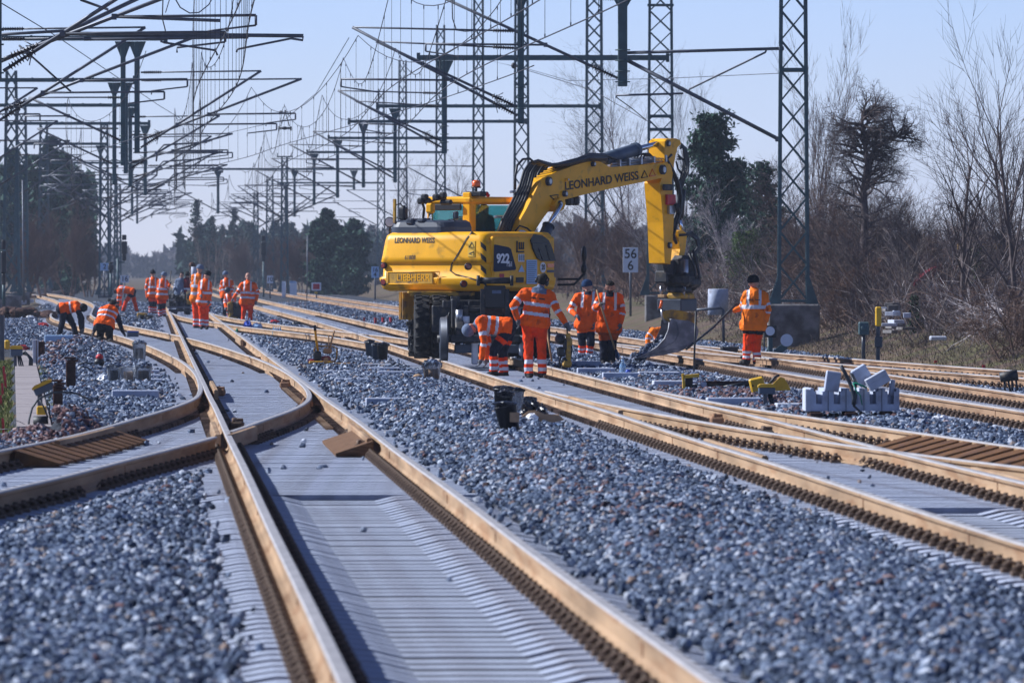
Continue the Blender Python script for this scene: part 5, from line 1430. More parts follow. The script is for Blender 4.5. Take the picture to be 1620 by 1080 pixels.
bare_tree(1612, 590, 420, 172, "brown bramble shrub at the right edge above the grass", 41, 4, (9, 7, 5, 3), .8, .02, .16, (-.2, 0), .035, 'bark_brown', 'bark_brown', 5)
bare_tree(1270, 512, 330, 268, "twiggy shrub directly behind the foot of the tall mast", 42, 4, (9, 6, 5, 4), .6, .06, .12, (0, 0), .045, 'bark_brown', 'bark_brown', 4)
bare_tree(1105, 495, 285, 300, "pale birch-like shrub behind the excavator's stick", 43, 4, (11, 7, 5, 3), .45, .09, .08, (-.05, 0), .04, 'twig_grey', 'twig_grey', 3)
bare_tree(1150, 498, 320, 296, "pale leafless shrub left of the orange worker with the pole", 44, 4, (10, 7, 5, 3), .5, .08, .1, (.05, 0), .04, 'twig_grey', 'twig_grey', 3)
bare_tree(1215, 505, 372, 280, "dark thicket between the pole worker and the tall mast", 45, 4, (9, 7, 5, 4), .65, .03, .14, (0, 0), .04, 'bark', 'bark', 4)
bare_tree(1012, 470, 150, 400, "bare tree with branches swept left beneath the excavator's boom", 46, 4, (13, 7, 5, 3), .6, .05, .08, (-.22, 0), .09)
bare_tree(975, 470, 190, 430, "bare tree seen through the arch of boom and stick", 47, 4, (12, 7, 5, 3), .6, .05, .08, (-.1, 0), .08)
bare_tree(1085, 470, 175, 420, "feathery bare tree between the excavator's stick and the dark pine", 48, 4, (12, 7, 5, 3), .4, .11, .07, (0, 0), .07, 'bark_pale', 'bark')
bare_tree(940, 472, 330, 360, "reddish leafless hazel behind the two standing workers", 49, 4, (10, 7, 6, 4), .5, .06, .12, (0, 0), .05, 'bark_brown', 'barepink', 5)
bare_tree(990, 474, 345, 350, "reddish leafless shrub around the white number board", 50, 4, (10, 7, 6, 4), .5, .06, .12, (0, 0), .05, 'bark_brown', 'barepink', 5)
bare_tree(1040, 480, 360, 330, "grey brown thicket behind the excavator's hanging bucket", 51, 4, (10, 7, 6, 4), .6, .05, .12, (0, 0), .05, 'bark', 'bark', 5)
bare_tree(905, 468, 360, 420, "brown shrub beside the excavator's mirror", 52, 4, (10, 7, 6, 4), .5, .06, .12, (0, 0), .05, 'bark_brown', 'barepink', 4)
bare_tree(730, 440, 262, 560, "faint bare tree behind the excavator's beacon", 53, 4, (11, 7, 5, 3), .55, .06, .08, (0, 0), .09)
bare_tree(655, 440, 275, 600, "faint bare tree behind the yellow marker post", 54, 4, (11, 7, 5, 3), .55, .06, .08, (.05, 0), .09)
# dead pale branches in a heap
r_ = random.Random(77); segs = []
for k in range(90):
    o = P(r_.uniform(1535, 1592), r_.uniform(478, 545), 184 + r_.uniform(-2, 2)); d = Vector((r_.gauss(-.5, .5), r_.gauss(0, .5), r_.gauss(.1, .5)))
    out = [[], []]; grow(r_, o, d, r_.uniform(.3, .9), .014, 2, out, 3, (3, 3, 3), .6, 0, .15); segs += out[1]
V, F = seg_np(segs, 4)
o = bpy.data.objects.new("dead_branches", fast_mesh("dead_branches", V, F, [M['twig_grey']])); put(o, None)
tag(o, "heap of bleached dead branches on the bank at the right", "branches", kind='stuff')
# undergrowth
def brush(name, n, pts, lmin, lmax, m, label, seed, up=.8, r0=.012):
    r_ = random.Random(seed); segs = []
    for k in range(n):
        o = pts(r_); d = Vector((r_.gauss(0, .55), r_.gauss(0, .55), up)).normalized(); L = r_.uniform(lmin, lmax); r = r0*r_.uniform(.6, 1.3)
        for i in range(3):
            e = o + d*(L/3); segs.append((tuple(o), tuple(e), r*(1 - .28*i), r*(1 - .28*(i+1))))
            if i: 
                s = (d + Vector((r_.gauss(0, .6), r_.gauss(0, .6), r_.gauss(0, .5)))).normalized(); segs.append((tuple(e), tuple(e + s*L*.35), r*.5, r*.2))
            o = e; d = (d + Vector((r_.gauss(0, .25), r_.gauss(0, .25), r_.gauss(-.08, .2)))).normalized()
    V, F = seg_np(segs, 3)
    o = bpy.data.objects.new(name, fast_mesh(name, V, F, [m])); put(o, None)
    tag(o, label, "undergrowth", kind='stuff')
def bpt(u0, u1, y0, y1):
    def f(r_):
        u, Y = r_.uniform(u0, u1), r_.uniform(y0, y1)
        return U(u, Y, float(bank(np.array([u]), np.array([Y]))[0]) - .03)
    return f
brush("bramble_undergrowth", 3600, bpt(18.0, 25, 168, 300), .5, 1.7, M['bark'], "tangle of dark leafless brambles along the grass bank", 61)
brush("brown_undergrowth", 2600, bpt(18.2, 25, 165, 300), .5, 1.9, M['bark_brown'], "brown dead stems among the brambles along the bank", 62)
brush("pale_undergrowth", 1100, bpt(18.4, 25, 170, 300), .7, 2.0, M['twig_grey'], "pale grey stems standing in the thicket along the bank", 63)
brush("low_brambles", 2600, bpt(16.9, 19.5, 128, 260), .15, .55, M['bark'], "low dark brambles and dead leaves on the front of the grass bank", 68, .5, .008)
brush("thicket", 5200, bpt(24, 36, 225, 330), 1.3, 3.2, M['bark'], "deep dark thicket filling the space behind the bare trees at the right", 69, .9, .016)
brush("pale_thicket", 1800, bpt(23, 34, 220, 320), 1.3, 3.0, M['twig_grey'], "pale upright stems deep in the thicket at the right", 70, .9, .012)
brush("far_undergrowth", 3600, bpt(19.5, 34, 300, 520), .9, 2.6, M['bark_brown'], "brown leafless scrub behind the excavator", 64, r0=.02)
# grass on the bank and beside the trough path
def grass(name, n, pts, h0, h1, label, seed, m='grass'):
    rs = np.random.RandomState(seed); r_ = random.Random(seed)
    b = np.array([tuple(pts(r_)) for _ in range(n)])
    h = h0 + (h1 - h0)*rs.rand(n)**1.5; w = .006 + .010*rs.rand(n)
    a = rs.rand(n)*6.283; lx, ly = rs.randn(n)*.35, rs.randn(n)*.35
    side_ = np.stack([np.cos(a)*w, np.sin(a)*w, np.zeros(n)], 1)
    top = b + np.stack([lx*h, ly*h, h], 1)
    V = np.stack([b - side_, b + side_, top], 1).reshape(-1, 3)
    o = bpy.data.objects.new(name, fast_mesh(name, V, np.arange(n*3).reshape(n, 3), [M[m]])); put(o, None)
    tag(o, label, "grass", kind='stuff')
grass("bank_grass", 60000, bpt(16.0, 21.5, 118, 250), .03, .16, "dry yellow green grass on the bank along the right-hand tracks", 65)
# left-hand side and far background
conifer(100, 468, 246, 104, 680, "broad dark pine filling the gap between the left pines", 69, 'needle_dark', 6500, 'round', .17, 'bark', .0)
conifer(78, 468, 222, 96, 640, "big dark pine towering at the left behind the overhead tubes", 71, 'needle_dark', 7000, 'round', .15, 'bark', .12)
conifer(118, 468, 268, 74, 620, "dark pine right of the biggest one at the left", 72, 'needle_dark', 5200, 'round', .15, 'bark', .05)
conifer(20, 468, 240, 90, 660, "dark pine at the left edge behind the lattice mast", 73, 'needle_dark', 5200, 'round', .15, 'bark', .1)
conifer(48, 468, 250, 70, 700, "dark pine between the edge pine and the biggest one at the left", 70, 'needle_dark', 4200, 'round', .15, 'bark', .1)
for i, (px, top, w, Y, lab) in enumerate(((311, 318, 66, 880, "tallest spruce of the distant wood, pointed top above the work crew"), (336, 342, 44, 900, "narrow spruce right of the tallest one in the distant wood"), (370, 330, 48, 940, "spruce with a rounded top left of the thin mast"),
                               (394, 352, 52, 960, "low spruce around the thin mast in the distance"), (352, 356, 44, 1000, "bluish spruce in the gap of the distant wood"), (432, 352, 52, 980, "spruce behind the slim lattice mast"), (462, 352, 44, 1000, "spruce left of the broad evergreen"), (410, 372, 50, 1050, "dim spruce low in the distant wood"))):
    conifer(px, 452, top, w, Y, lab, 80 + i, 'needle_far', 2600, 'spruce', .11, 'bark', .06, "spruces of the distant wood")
conifer(520, 474, 336, 84, 610, "broad dark evergreen left of the excavator, its left half", 91, 'needle_dark', 8500, 'round', .20, 'bark', .0)
conifer(560, 474, 350, 78, 600, "broad dark evergreen touching the excavator's left side", 92, 'needle_dark', 7500, 'round', .20, 'bark', .0)
conifer(497, 472, 352, 46, 640, "narrow dark evergreen at the left shoulder of the broad ones", 93, 'needle_dark', 4000, 'round', .20, 'bark', .0)
for i, (px, top, Y, lab) in enumerate(((70, 352, 520, "brown hazy bush under the dark pines at the left"), (110, 335, 540, "tall brown leafless bush in front of the pines"), (140, 370, 560, "brown leafless bush left of the signal mast"), (40, 390, 500, "low brown bush beside the left lattice mast"),
                                (475, 385, 620, "pinkish leafless bush left of the broad evergreen"), (455, 395, 640, "small pinkish bush behind the slim mast"), (425, 380, 700, "leafless bush under the distant spruces"), (385, 385, 720, "leafless thicket behind the standing workers"))):
    bare_tree(px, 468, top, Y, lab, 100 + i, 4, (12, 8, 6, 4), .42, .08, .1, (0, 0), .07, 'bark_brown', 'barepink', 5, name="leafless_bush", cat="bush")
for i, px in enumerate((318, 329, 340, 349, 361, 372, 383, 396, 408)):
    bare_tree(px, 462, 372 + (i*37) % 22, 760 + i*9, "%s bare trunk from the left in the row before the distant spruces" % ("first second third fourth fifth sixth seventh eighth last".split()[i]), 120 + i, 3, (8, 5, 4), .4, .08, .05, (0, 0), .10, 'bark_pale', 'bark_brown')
def far_wood(name, px0, px1, Y, ytop, n, m, label, seed, leaf=1.0):
    rs = np.random.RandomState(seed)
    px = px0 + (px1 - px0)*rs.rand(n); top = np.array([ytop(p) for p in px]); base = 430.0
    py = top + (base - top)*rs.rand(n)**.8 + rs.randn(n)*2
    YY = Y + rs.rand(n)*Y*.12
    c = np.stack([(px - 810)*YY/FPX, YY, HC - (py - 425)*YY/FPX], 1)
    V, F = quads_np(c, leaf*(.5 + rs.rand(n)), .8, rs, .35)
    o = bpy.data.objects.new(name, fast_mesh(name, V, F, [m])); put(o, None); tag(o, label, "wood", kind='stuff')
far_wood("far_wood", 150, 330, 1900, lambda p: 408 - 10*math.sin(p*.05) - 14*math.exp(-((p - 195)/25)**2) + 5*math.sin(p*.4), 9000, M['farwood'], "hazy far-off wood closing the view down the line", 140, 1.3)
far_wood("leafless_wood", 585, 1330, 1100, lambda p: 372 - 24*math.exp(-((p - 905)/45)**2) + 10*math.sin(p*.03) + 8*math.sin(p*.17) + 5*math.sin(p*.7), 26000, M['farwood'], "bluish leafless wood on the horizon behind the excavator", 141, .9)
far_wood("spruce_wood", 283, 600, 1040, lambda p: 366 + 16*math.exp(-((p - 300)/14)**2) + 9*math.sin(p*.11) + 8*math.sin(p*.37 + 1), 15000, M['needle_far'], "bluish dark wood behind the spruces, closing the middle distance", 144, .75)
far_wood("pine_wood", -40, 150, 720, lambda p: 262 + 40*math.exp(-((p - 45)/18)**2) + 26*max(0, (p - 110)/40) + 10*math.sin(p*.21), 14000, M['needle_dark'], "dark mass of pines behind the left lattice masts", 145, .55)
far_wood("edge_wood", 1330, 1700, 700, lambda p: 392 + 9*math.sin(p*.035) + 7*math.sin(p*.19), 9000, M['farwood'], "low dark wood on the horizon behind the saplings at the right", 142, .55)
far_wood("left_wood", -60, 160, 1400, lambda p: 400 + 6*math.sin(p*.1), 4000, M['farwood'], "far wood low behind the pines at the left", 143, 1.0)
# ------------------------------------------------------------------ people
def capsule(mb, a, b, r0, r1, n=10):
    a, b = Vector(a), Vector(b); d = b - a; L = d.length
    if L < 1e-4: mb.ell(a, (r0, r0, r0), None, n, 8); return
    pr = [(max(r0*math.cos(t), 1e-4), r0*math.sin(t)) for t in (-1.57, -1.1, -.6, -.2)] + [(max(r1*math.cos(t), 1e-4), L + r1*math.sin(t)) for t in (.2, .6, 1.1, 1.57)]
    mb.lathe(pr, a, d, n)
PM = ['skin', 'reflect', 'glove', 'boot', 'hair']
def seg_d(p, a, b):
    ab = b - a; L2 = (ab*ab).sum()
    t = np.clip(((p - a)@ab)/L2, 0, 1) if L2 > 1e-9 else np.zeros(len(p))
    return np.linalg.norm(p - a - t[:, None]*ab, axis=1), t
def person(label, Y, J, top='orange', legs='orange_red', sleeve=None, low=None, hat=None, hood=None, hair=False, face=None, vest=None, seat=None, chest=1.0,
           bands=(.42, .74), shin_band=True, knee=None, brace=True, fore=None, backprint=None, voxel=.0125, grip=None, beard=False, ears=True, muffs=False, group='track workers'):
    """J: joint -> (px, py[, dy]) in the photograph; dy is metres nearer (-) or farther (+) than Y."""
    j = {k: P(v[0], v[1], Y + (v[2] if len(v) > 2 else 0)) for k, v in J.items()}
    zmin = min(j['al'].z, j['ar'].z) - .09
    root = thing("person", ((j['pv'].x), Y, zmin), label, "person", group)
    mb = MB(); bones = []
    def bone(nm, a, b, r0, r1):
        capsule(mb, a, b, r0, r1); bones.append((nm, np.array(a), np.array(b), max(r0, r1), min(r0, r1)))
    nk, pv, hd = j['nk'], j['pv'], j['hd']
    up = (nk - pv).normalized()
    hu = (hd - nk).normalized()
    # torso
    lat = (j['sr'] - j['sl'])
    if lat.length < .12: lat = Vector((.3, -.2, 0))
    latn = (lat - up*lat.dot(up)).normalized()
    fwd = latn.cross(up)
    sl, sr = j['sl'], j['sr']
    mid = nk.lerp(pv, .5)
    c = chest*1.10
    bone('torso', nk.lerp(pv, .18), pv, .145*c, .155*c)
    bone('torso', sl + latn*.05, mid - latn*.075, .082*c, .135*c); bone('torso', sr - latn*.05, mid + latn*.075, .082*c, .135*c)
    bone('torso', sl + latn*.04, sr - latn*.04, .092*c, .092*c)
    bone('torso', mid - latn*.07, pv - latn*.075 - up*.02, .135*c, .145*c); bone('torso', mid + latn*.07, pv + latn*.075 - up*.02, .135*c, .145*c)
    bone('torso', pv - latn*.085, pv + latn*.085, .158*c, .158*c)
    bone('neck', nk, nk.lerp(hd, .6), .066, .056)
    # head: skull, jaw, nose
    bone('head', hd + hu*.035, hd - hu*.01, .098, .090); 
    fdir = Vector(face) if face else Vector((0, 1, 0))
    fdir = (fdir - hu*fdir.dot(hu)).normalized()
    bone('head', hd - hu*.04 + fdir*.022, hd - hu*.075 + fdir*.045, .066, .050)
    bone('nose', hd - hu*.005 + fdir*.092, hd - hu*.030 + fdir*.108, .012, .017)
    side = hu.cross(fdir)
    for s in (-1, 1): bone('head', hd - hu*.015 + side*(s*.094), hd - hu*.045 + side*(s*.092), .020, .014)
    # limbs
    for s in 'lr':
        sh, el, wr = j['s'+s], j['e'+s], j['w'+s]
        bone('uarm', sh, el, .086, .070); bone('farm', el, wr, .072, .052)
        h = j.get('h'+'and'+s)
        d = (wr - el).normalized() if h is None else (h - wr).normalized()
        x, y = frame(d)
        palm = wr + d*.085
        bone('hand', wr, palm, .034, .040)
        g = grip if grip else .5
        for q, (o, L) in enumerate(((-.030, .075), (-.010, .085), (.011, .080), (.030, .062))):
            k1 = palm + x*o + d*.035; k2 = k1 + (d*.8 - y*g*.7)*L*.55; k3 = k2 + (d*(.5 - g*.3) - y*(.6 + g*.5))*L*.55
            bone('hand', k1 - d*.03, k1, .0115, .011); bone('hand', k1, k2, .011, .0105); bone('hand', k2, k3, .0105, .009)
        t0 = wr + d*.03 + x*.03; t1 = t0 + x*.035 + d*.035 - y*.02; t2 = t1 + d*.035 - x*.006 - y*.025
        bone('hand', t0, t1, .0145, .013); bone('hand', t1, t2, .0125, .0105)
        hp, kn, an = j['p'+s], j['k'+s], j['a'+s]
        bone('thigh', hp, kn, .106*min(c, 1.15), .086); bone('shin', kn, an, .086, .080)
        f = j.get('f'+s)
        fd = (f - an) if f is not None else Vector((0, -.12 if fdir.y < 0 else .12, -.06))
        fd.z = min(fd.z, -.03); toe = an + fd.normalized()*.17; toe.z = an.z - .055
        heel = an - Vector((fd.x, fd.y, 0)).normalized()*.05; heel.z = an.z - .05
        bone('foot', an, heel, .058, .048); bone('foot', heel, toe, .047, .042); bone('foot', an, toe, .055, .042)
    me = mesh_from("body", mb.v, mb.f, mb.m, [], mb.smooth, (0, 0, 0), False)
    tmp = bpy.data.objects.new("body_tmp", me); COL.objects.link(tmp)
    rm = tmp.modifiers.new("r", 'REMESH'); rm.mode = 'VOXEL'; rm.voxel_size = voxel; rm.use_smooth_shade = True
    sm = tmp.modifiers.new("s", 'SMOOTH'); sm.factor = .5; sm.iterations = 2
    me2 = bpy.data.meshes.new_from_object(tmp.evaluated_get(bpy.context.evaluated_depsgraph_get()))
    bpy.data.objects.remove(tmp)
    nv = len(me2.vertices); co = np.empty(nv*3); me2.vertices.foreach_get('co', co); co = co.reshape(-1, 3)
    no = np.empty(nv*3); me2.vertex_normals.foreach_get('vector', no); no = no.reshape(-1, 3)
    amp = np.array([noise.noise(Vector(p)*9.0)*.016 + noise.noise(Vector((p[0]*26, p[1]*26, p[2]*15)))*.009 for p in co])
    hdv = np.linalg.norm(co - np.array(hd), axis=1)
    hands = np.minimum(np.linalg.norm(co - np.array(j['wl']), axis=1), np.linalg.norm(co - np.array(j['wr']), axis=1))
    amp *= np.clip((hdv - .12)/.1, 0, 1)*np.clip((hands - .1)/.1, .0, 1)
    co2 = co + no*amp[:, None]
    me2.vertices.foreach_set('co', (co2 - np.array(ORG[root.name])).ravel())
    nf = len(me2.polygons); fc = np.empty(nf*3); me2.polygons.foreach_get('center', fc)
    me2.update(); fc = np.empty(nf*3); me2.polygons.foreach_get('center', fc); fc = fc.reshape(-1, 3) + np.array(ORG[root.name])
    names = []; dist = np.empty((len(bones), nf)); tt = np.empty((len(bones), nf))
    for i, (nm, a, b, r0, r1) in enumerate(bones):
        d, t = seg_d(fc, a, b); dist[i] = d - (r0 + (r1 - r0)*t if nm != 'torso' else r0); tt[i] = t
    bi = dist.argmin(0); nm = np.array([b[0] for b in bones])[bi]; t = tt[bi, np.arange(nf)]
    slots = ['skin', 'reflect', 'glove', 'boot', 'hair', top, legs, sleeve or top, low or legs, hood or top, vest or top, knee or legs, seat or legs]
    for k in slots: me2.materials.append(M[k])
    mi = np.full(nf, 5)
    nkv, pvv = np.array(nk), np.array(pv)
    ax = pvv - nkv; Lt = np.linalg.norm(ax); v = ((fc - nkv)@ax)/Lt**2
    la = (fc - nkv)@np.array(latn); fw_ = (fc - nkv)@np.array(fwd)
    tor = nm == 'torso'
    mi[tor] = 10 if vest else 5
    for b0 in bands: mi[tor & (v > b0) & (v < b0 + .105)] = 1
    if brace: mi[tor & (np.abs(np.abs(la) - .115) < .026) & (v < min(bands[0] + .02, .46)) & (v > -.12)] = 1
    mi[tor & (v > 1.16)] = 12 if seat else 6
    if hood: mi[((nm == 'neck') | (tor & (v < (.10 if hood == 'greyfab' else .05)) & (np.abs(la) < (.13 if hood == 'greyfab' else .075))))] = 9
    else: mi[nm == 'neck'] = 0
    ua, fa = nm == 'uarm', nm == 'farm'
    mi[ua | fa] = 7
    if not sleeve or sleeve.startswith('orange'):
        mi[ua & (t > .52) & (t < .70)] = 1; mi[fa & (t > .10) & (t < .28)] = 1
    if fore: mi[fa & (t > .3)] = slots.index(fore) if fore in slots else 0
    mi[nm == 'hand'] = 2
    mi[nm == 'thigh'] = 6; mi[nm == 'shin'] = 8
    if seat: mi[(nm == 'thigh') & (t < .42)] = 12
    if knee: mi[((nm == 'thigh') & (t > .62)) | ((nm == 'shin') & (t < .25))] = 11
    if shin_band:
        s_ = nm == 'shin'
        mi[s_ & (((t > .42) & (t < .58)) | ((t > .72) & (t < .88)))] = 1
    mi[nm == 'foot'] = 3
    mi[nm == 'shin'] = np.where((t[nm == 'shin'] > .96), 3, mi[nm == 'shin'])
    hm = (nm == 'head') | (nm == 'nose'); mi[hm] = 0
    hp = (fc - np.array(hd)); hz_ = hp@np.array(hu); hf = hp@np.array(fdir)
    if hair: mi[hm & ((hz_ > .055) | ((hf < -.02) & (hz_ > -.07)))] = 4
    if beard: mi[hm & (hz_ < -.045) & (hf > .02)] = 4
    me2.polygons.foreach_set('material_index', mi.astype(np.int32)); me2.polygons.foreach_set('use_smooth', np.ones(nf, bool))
    body = bpy.data.objects.new("body", me2); put(body, root); ORG[body.name] = ORG[root.name]
    Rh = Matrix((side, fdir, hu)).transposed()
    if hat:
        m_ = MB()
        pr = [(.112, -.012), (.118, .004), (.118, .035), (.112, .075), (.090, .112), (.055, .136), (.0, .146)]
        m_.lathe(pr, hd + hu*.012, hu, 18)
        if hat.endswith('!'): m_.ell(hd + hu*.165, (.03, .03, .035), None, 8, 6); hat = hat[:-1]
        part("beanie" if hat != 'helmet' else "helmet", m_, [M[{'helmet': 'steelgrey'}.get(hat, hat)]], root)
    if fdir.y < -.2 or abs(fdir.x) > .5:
        for s in (-1, 1):
            part("eye", MB().ell(hd + hu*.008 + fdir*.092 + side*(s*.033), (.011, .008, .007), Rh, 8, 6), [M['print']], root)
        part("mouth", MB().ell(hd - hu*.068 + fdir*.092, (.024, .006, .006), Rh, 8, 6), [M['lampred']], root)
    if muffs:
        m_ = MB()
        for s in (-1, 1): m_.ell(hd - hu*.02 + side*(s*.108), (.028, .042, .050), Rh, 10, 8)
        m_.tube([hd - hu*.02 + side*.112, hd + hu*.06 + side*.115, hd + hu*.135, hd + hu*.06 - side*.115, hd - hu*.02 - side*.112], .012, 6)
        part("ear_defenders", m_, [M['black']], root)
    if backprint:
        pc = nk.lerp(pv, .26) - fdir*.0
        n_ = fwd if fwd.y < 0 else -fwd
        x_ = latn if latn.x > 0 else -latn
        if backprint == 'text':
            mb_ = MB().box(pc + n_*.158, (.24, .012, .022), Matrix((x_, n_, up)).transposed())
        else:
            mb_ = MB().box(pc + n_*.150 + up*-.02, (.22, .03, .014), Matrix((x_, n_, up)).transposed()).ell(pc + n_*.150 + up*.055, (.032, .016, .04), Matrix((x_, n_, up)).transposed(), 6, 4)
        part("back_print", mb_, [M['print']], root)
    return root, j
# the worker standing on the track with his back to us
w1, j1 = person("worker in orange seen from behind with a grey hood and ear defenders", 144.8, dict(hd=(858, 444), nk=(853, 459), sl=(829, 464), sr=(870, 467), el=(812, 483, -.12), er=(881, 489, -.1), wl=(818, 503, -.1), wr=(894, 510, -.15), handr=(899, 516, -.2),
    pv=(846, 509), pl=(836, 513), pr=(856, 514), kl=(836, 552), kr=(857, 552), al=(837, 592), ar=(858, 592), fl=(836, 598, .3), fr=(866, 600, -.25)), low='orange_red', hood='greyfab', hair=True, face=(.45, .85, -.2), muffs=True, brace=False, backprint='text', chest=1.08, bands=(.40, .70))
w2, j2 = person("worker in orange bent double over the rail beside the excavator's wheels", 147.5, dict(hd=(744, 520, -.1), nk=(756, 512, -.05), sl=(761, 508, -.22), sr=(768, 511, .18), el=(766, 541, -.3), er=(771, 540, .2), wl=(762, 566, -.3), wr=(769, 566, .15), handl=(758, 577, -.3),
    pv=(801, 517), pl=(804, 522, -.1), pr=(806, 522, .12), kl=(781, 554, -.16), kr=(795, 557, .14), al=(781, 588, -.1), ar=(797, 590, .14), fl=(775, 594, -.1), fr=(790, 596, .14)), hood='greyfab', face=(-.7, -.5, -.8), seat='workdark', bands=(.30, .58), brace=True, hat='greyfab', knee='workdark', chest=1.05)
w3, j3 = person("worker walking in a navy beanie and open orange jacket over orange bib trousers", 179, dict(hd=(929, 453), nk=(930.5, 464), sl=(944, 468), sr=(914, 469), el=(946, 489, -.1), er=(902, 490, -.05), wl=(942, 509, -.15), wr=(911, 498, -.25),
    pv=(927, 514), pl=(933, 516), pr=(920, 516), kl=(935, 541, -.1), kr=(921, 540), al=(931, 564, -.05), ar=(921, 562, .1), fl=(930, 571, -.3), fr=(919, 568, -.1)), hat='navyfab', hood='workdark', face=(0, -1, -.25), seat='orange', knee='workdark', legs='workdark', low='orange_red', chest=1.0, bands=(1.5, 1.6))
w4, j4 = person("bearded worker in orange looking down, holding a long shovel", 164, dict(hd=(965, 454, -.05), nk=(964.5, 467), sl=(980, 471), sr=(950, 471), el=(985, 494, -.08), er=(941, 488, -.12), wl=(982, 510, -.12), wr=(949, 483, -.3), handr=(951, 481, -.35),
    pv=(963, 518), pl=(970, 522), pr=(956, 522), kl=(969, 549, -.05), kr=(955, 549), al=(967, 571), ar=(955, 571), fl=(969, 578, -.3), fr=(953, 577, -.3)), hair=True, beard=True, hood='workdark', face=(0, -1, -.55), legs='orange_worn', low='workdark', knee='workdark', shin_band=False, bands=(1.5, 1.6), chest=1.08)
mb = MB().tube([P(944, 458, 163.62), P(950, 481, 163.62), P(973, 553, 163.5)], .018, 7, 0)
mb.prism([P(972, 551, 163.5), P(976, 552, 163.5), P(981, 563, 163.4), P(979, 571, 163.4), P(974, 566, 163.4)], (0, .02, 0), 1)
solo("shovel", mb, [M['woodpale'], M['navyfab']], "long wooden shovel held upright by the bearded worker", "shovel")
w5, j5 = person("worker in bright orange seen from behind holding a pole out to the left, black beanie", 162, dict(hd=(1192, 447), nk=(1193, 458), sl=(1180, 467), sr=(1209, 468), el=(1175, 486, .1), er=(1215, 490, 0), wl=(1162, 491, .1), wr=(1212, 507, .05), handl=(1155, 492, .1),
    pv=(1192, 514), pl=(1185, 516), pr=(1199, 517), kl=(1182, 545), kr=(1197, 546), al=(1181, 569), ar=(1197, 573), fl=(1173, 575, .1), fr=(1197, 580, .3)), top='orange_light', hat='workblack', face=(-.5, .9, 0), seat='workblack', bands=(.44, 1.4), backprint='logo', chest=1.06)
solo("tamping_pole", MB().tube([P(1166, 480, 162), P(1152, 494, 161.9), P(1128, 518, 161), P(1086, 552, 160)], .024, 7), [M['darkiron']], "long dark pole held by the bright orange worker, slanting down to the left", "pole")
w6, _ = person("crouching worker half hidden behind the excavator bucket, orange sleeve showing", 192, dict(hd=(1046, 536), nk=(1041, 529), sl=(1033, 524, -.2), sr=(1039, 526, .2), el=(1025, 534, -.25), er=(1040, 541, .2), wl=(1025, 546, -.3), wr=(1040, 550, .1),
    pv=(1062, 524), pl=(1063, 527, -.1), pr=(1063, 527, .1), kl=(1050, 542, -.15), kr=(1052, 542, .15), al=(1060, 553, -.1), ar=(1062, 553, .1)), top='orange_light', hat='steelgrey', face=(-.6, -.3, -.7))
# left-hand gangs
person("bent worker in dark clothes with an orange vest, digging at the curved track", 226, dict(hd=(130, 486, -.1), nk=(124, 484), sl=(121, 487, -.2), sr=(124, 487, .2), el=(130, 504, -.22), er=(127, 505, .2), wl=(131, 518, -.25), wr=(128, 520, .18),
    pv=(99, 488), pl=(101, 492, -.1), pr=(103, 492, .12), kl=(98, 511, -.1), kr=(116, 514, .12), al=(94, 529, -.1), ar=(121, 534, .12), fl=(99, 531, -.1), fr=(128, 537, .1)), top='workdark', legs='workdark', vest='orange', sleeve='workdark', hat='workblack', face=(.6, -.3, -.75), shin_band=False, bands=(.45, 1.4), brace=False)
person("worker kneeling with his back to us in an orange vest and black trousers", 216, dict(hd=(177, 482, .35), nk=(172, 488, .28), sl=(161, 491, .2), sr=(182, 492, .2), el=(154, 508, .2), er=(189, 511, .25), wl=(149, 523, .2), wr=(194, 524, .35), handr=(197, 529, .4),
    pv=(165, 514), pl=(160, 516), pr=(172, 516), kl=(158, 538, .25), kr=(174, 539, .25), al=(158, 538, -.25), ar=(175, 540, -.25)), top='workblack', legs='workblack', vest='orange', sleeve='workdark', hair=True, face=(.3, .9, -.6), shin_band=False, bands=(.25, .55), brace=False, chest=1.15, fore=None)
person("bent worker in orange with a dark back, stooping over tools left of the standing pair", 356, dict(hd=(184, 460, -.1), nk=(188.5, 456), sl=(189, 459, -.22), sr=(192, 459, .2), el=(187, 472, -.25), er=(190, 472, .2), wl=(187.5, 484, -.3), wr=(191, 483, .2),
    pv=(209, 461), pl=(208, 464, -.1), pr=(210, 464, .12), kl=(199, 478, -.15), kr=(213, 478, .12), al=(194.5, 492, -.15), ar=(217, 492, .12)), seat='workdark', hair=True, face=(-.7, -.5, -.7), shin_band=False, bands=(.3, 1.4))
person("standing worker with a tall black hat and long orange coat in the left crew", 345, dict(hd=(241.7, 433), nk=(241.5, 439), sl=(249, 442.5), sr=(234, 442.5), el=(252, 453), er=(231.5, 455), wl=(248, 461, -.2), wr=(232.5, 470),
    pv=(242, 466), pl=(245.5, 468), pr=(238.5, 468), kl=(245, 482), kr=(238.5, 482), al=(245, 495), ar=(238, 494)), hat='workblack!', face=(.2, -1, -.2), bands=(.5, .85), knee='workdark', voxel=.02)
person("worker in orange and a grey beanie just behind the one in the tall black hat", 330, dict(hd=(259, 436), nk=(257.5, 442), sl=(264, 446), sr=(252, 445), el=(266, 455, -.1), er=(250, 456), wl=(269, 449, -.25), wr=(252, 465),
    pv=(256.5, 469), pl=(259, 471), pr=(253, 471), kl=(259, 485), kr=(253, 486), al=(260, 498), ar=(253, 500)), hat='greyfab', face=(.7, -.5, -.1), bands=(.5, .8), knee='workdark', voxel=.02)
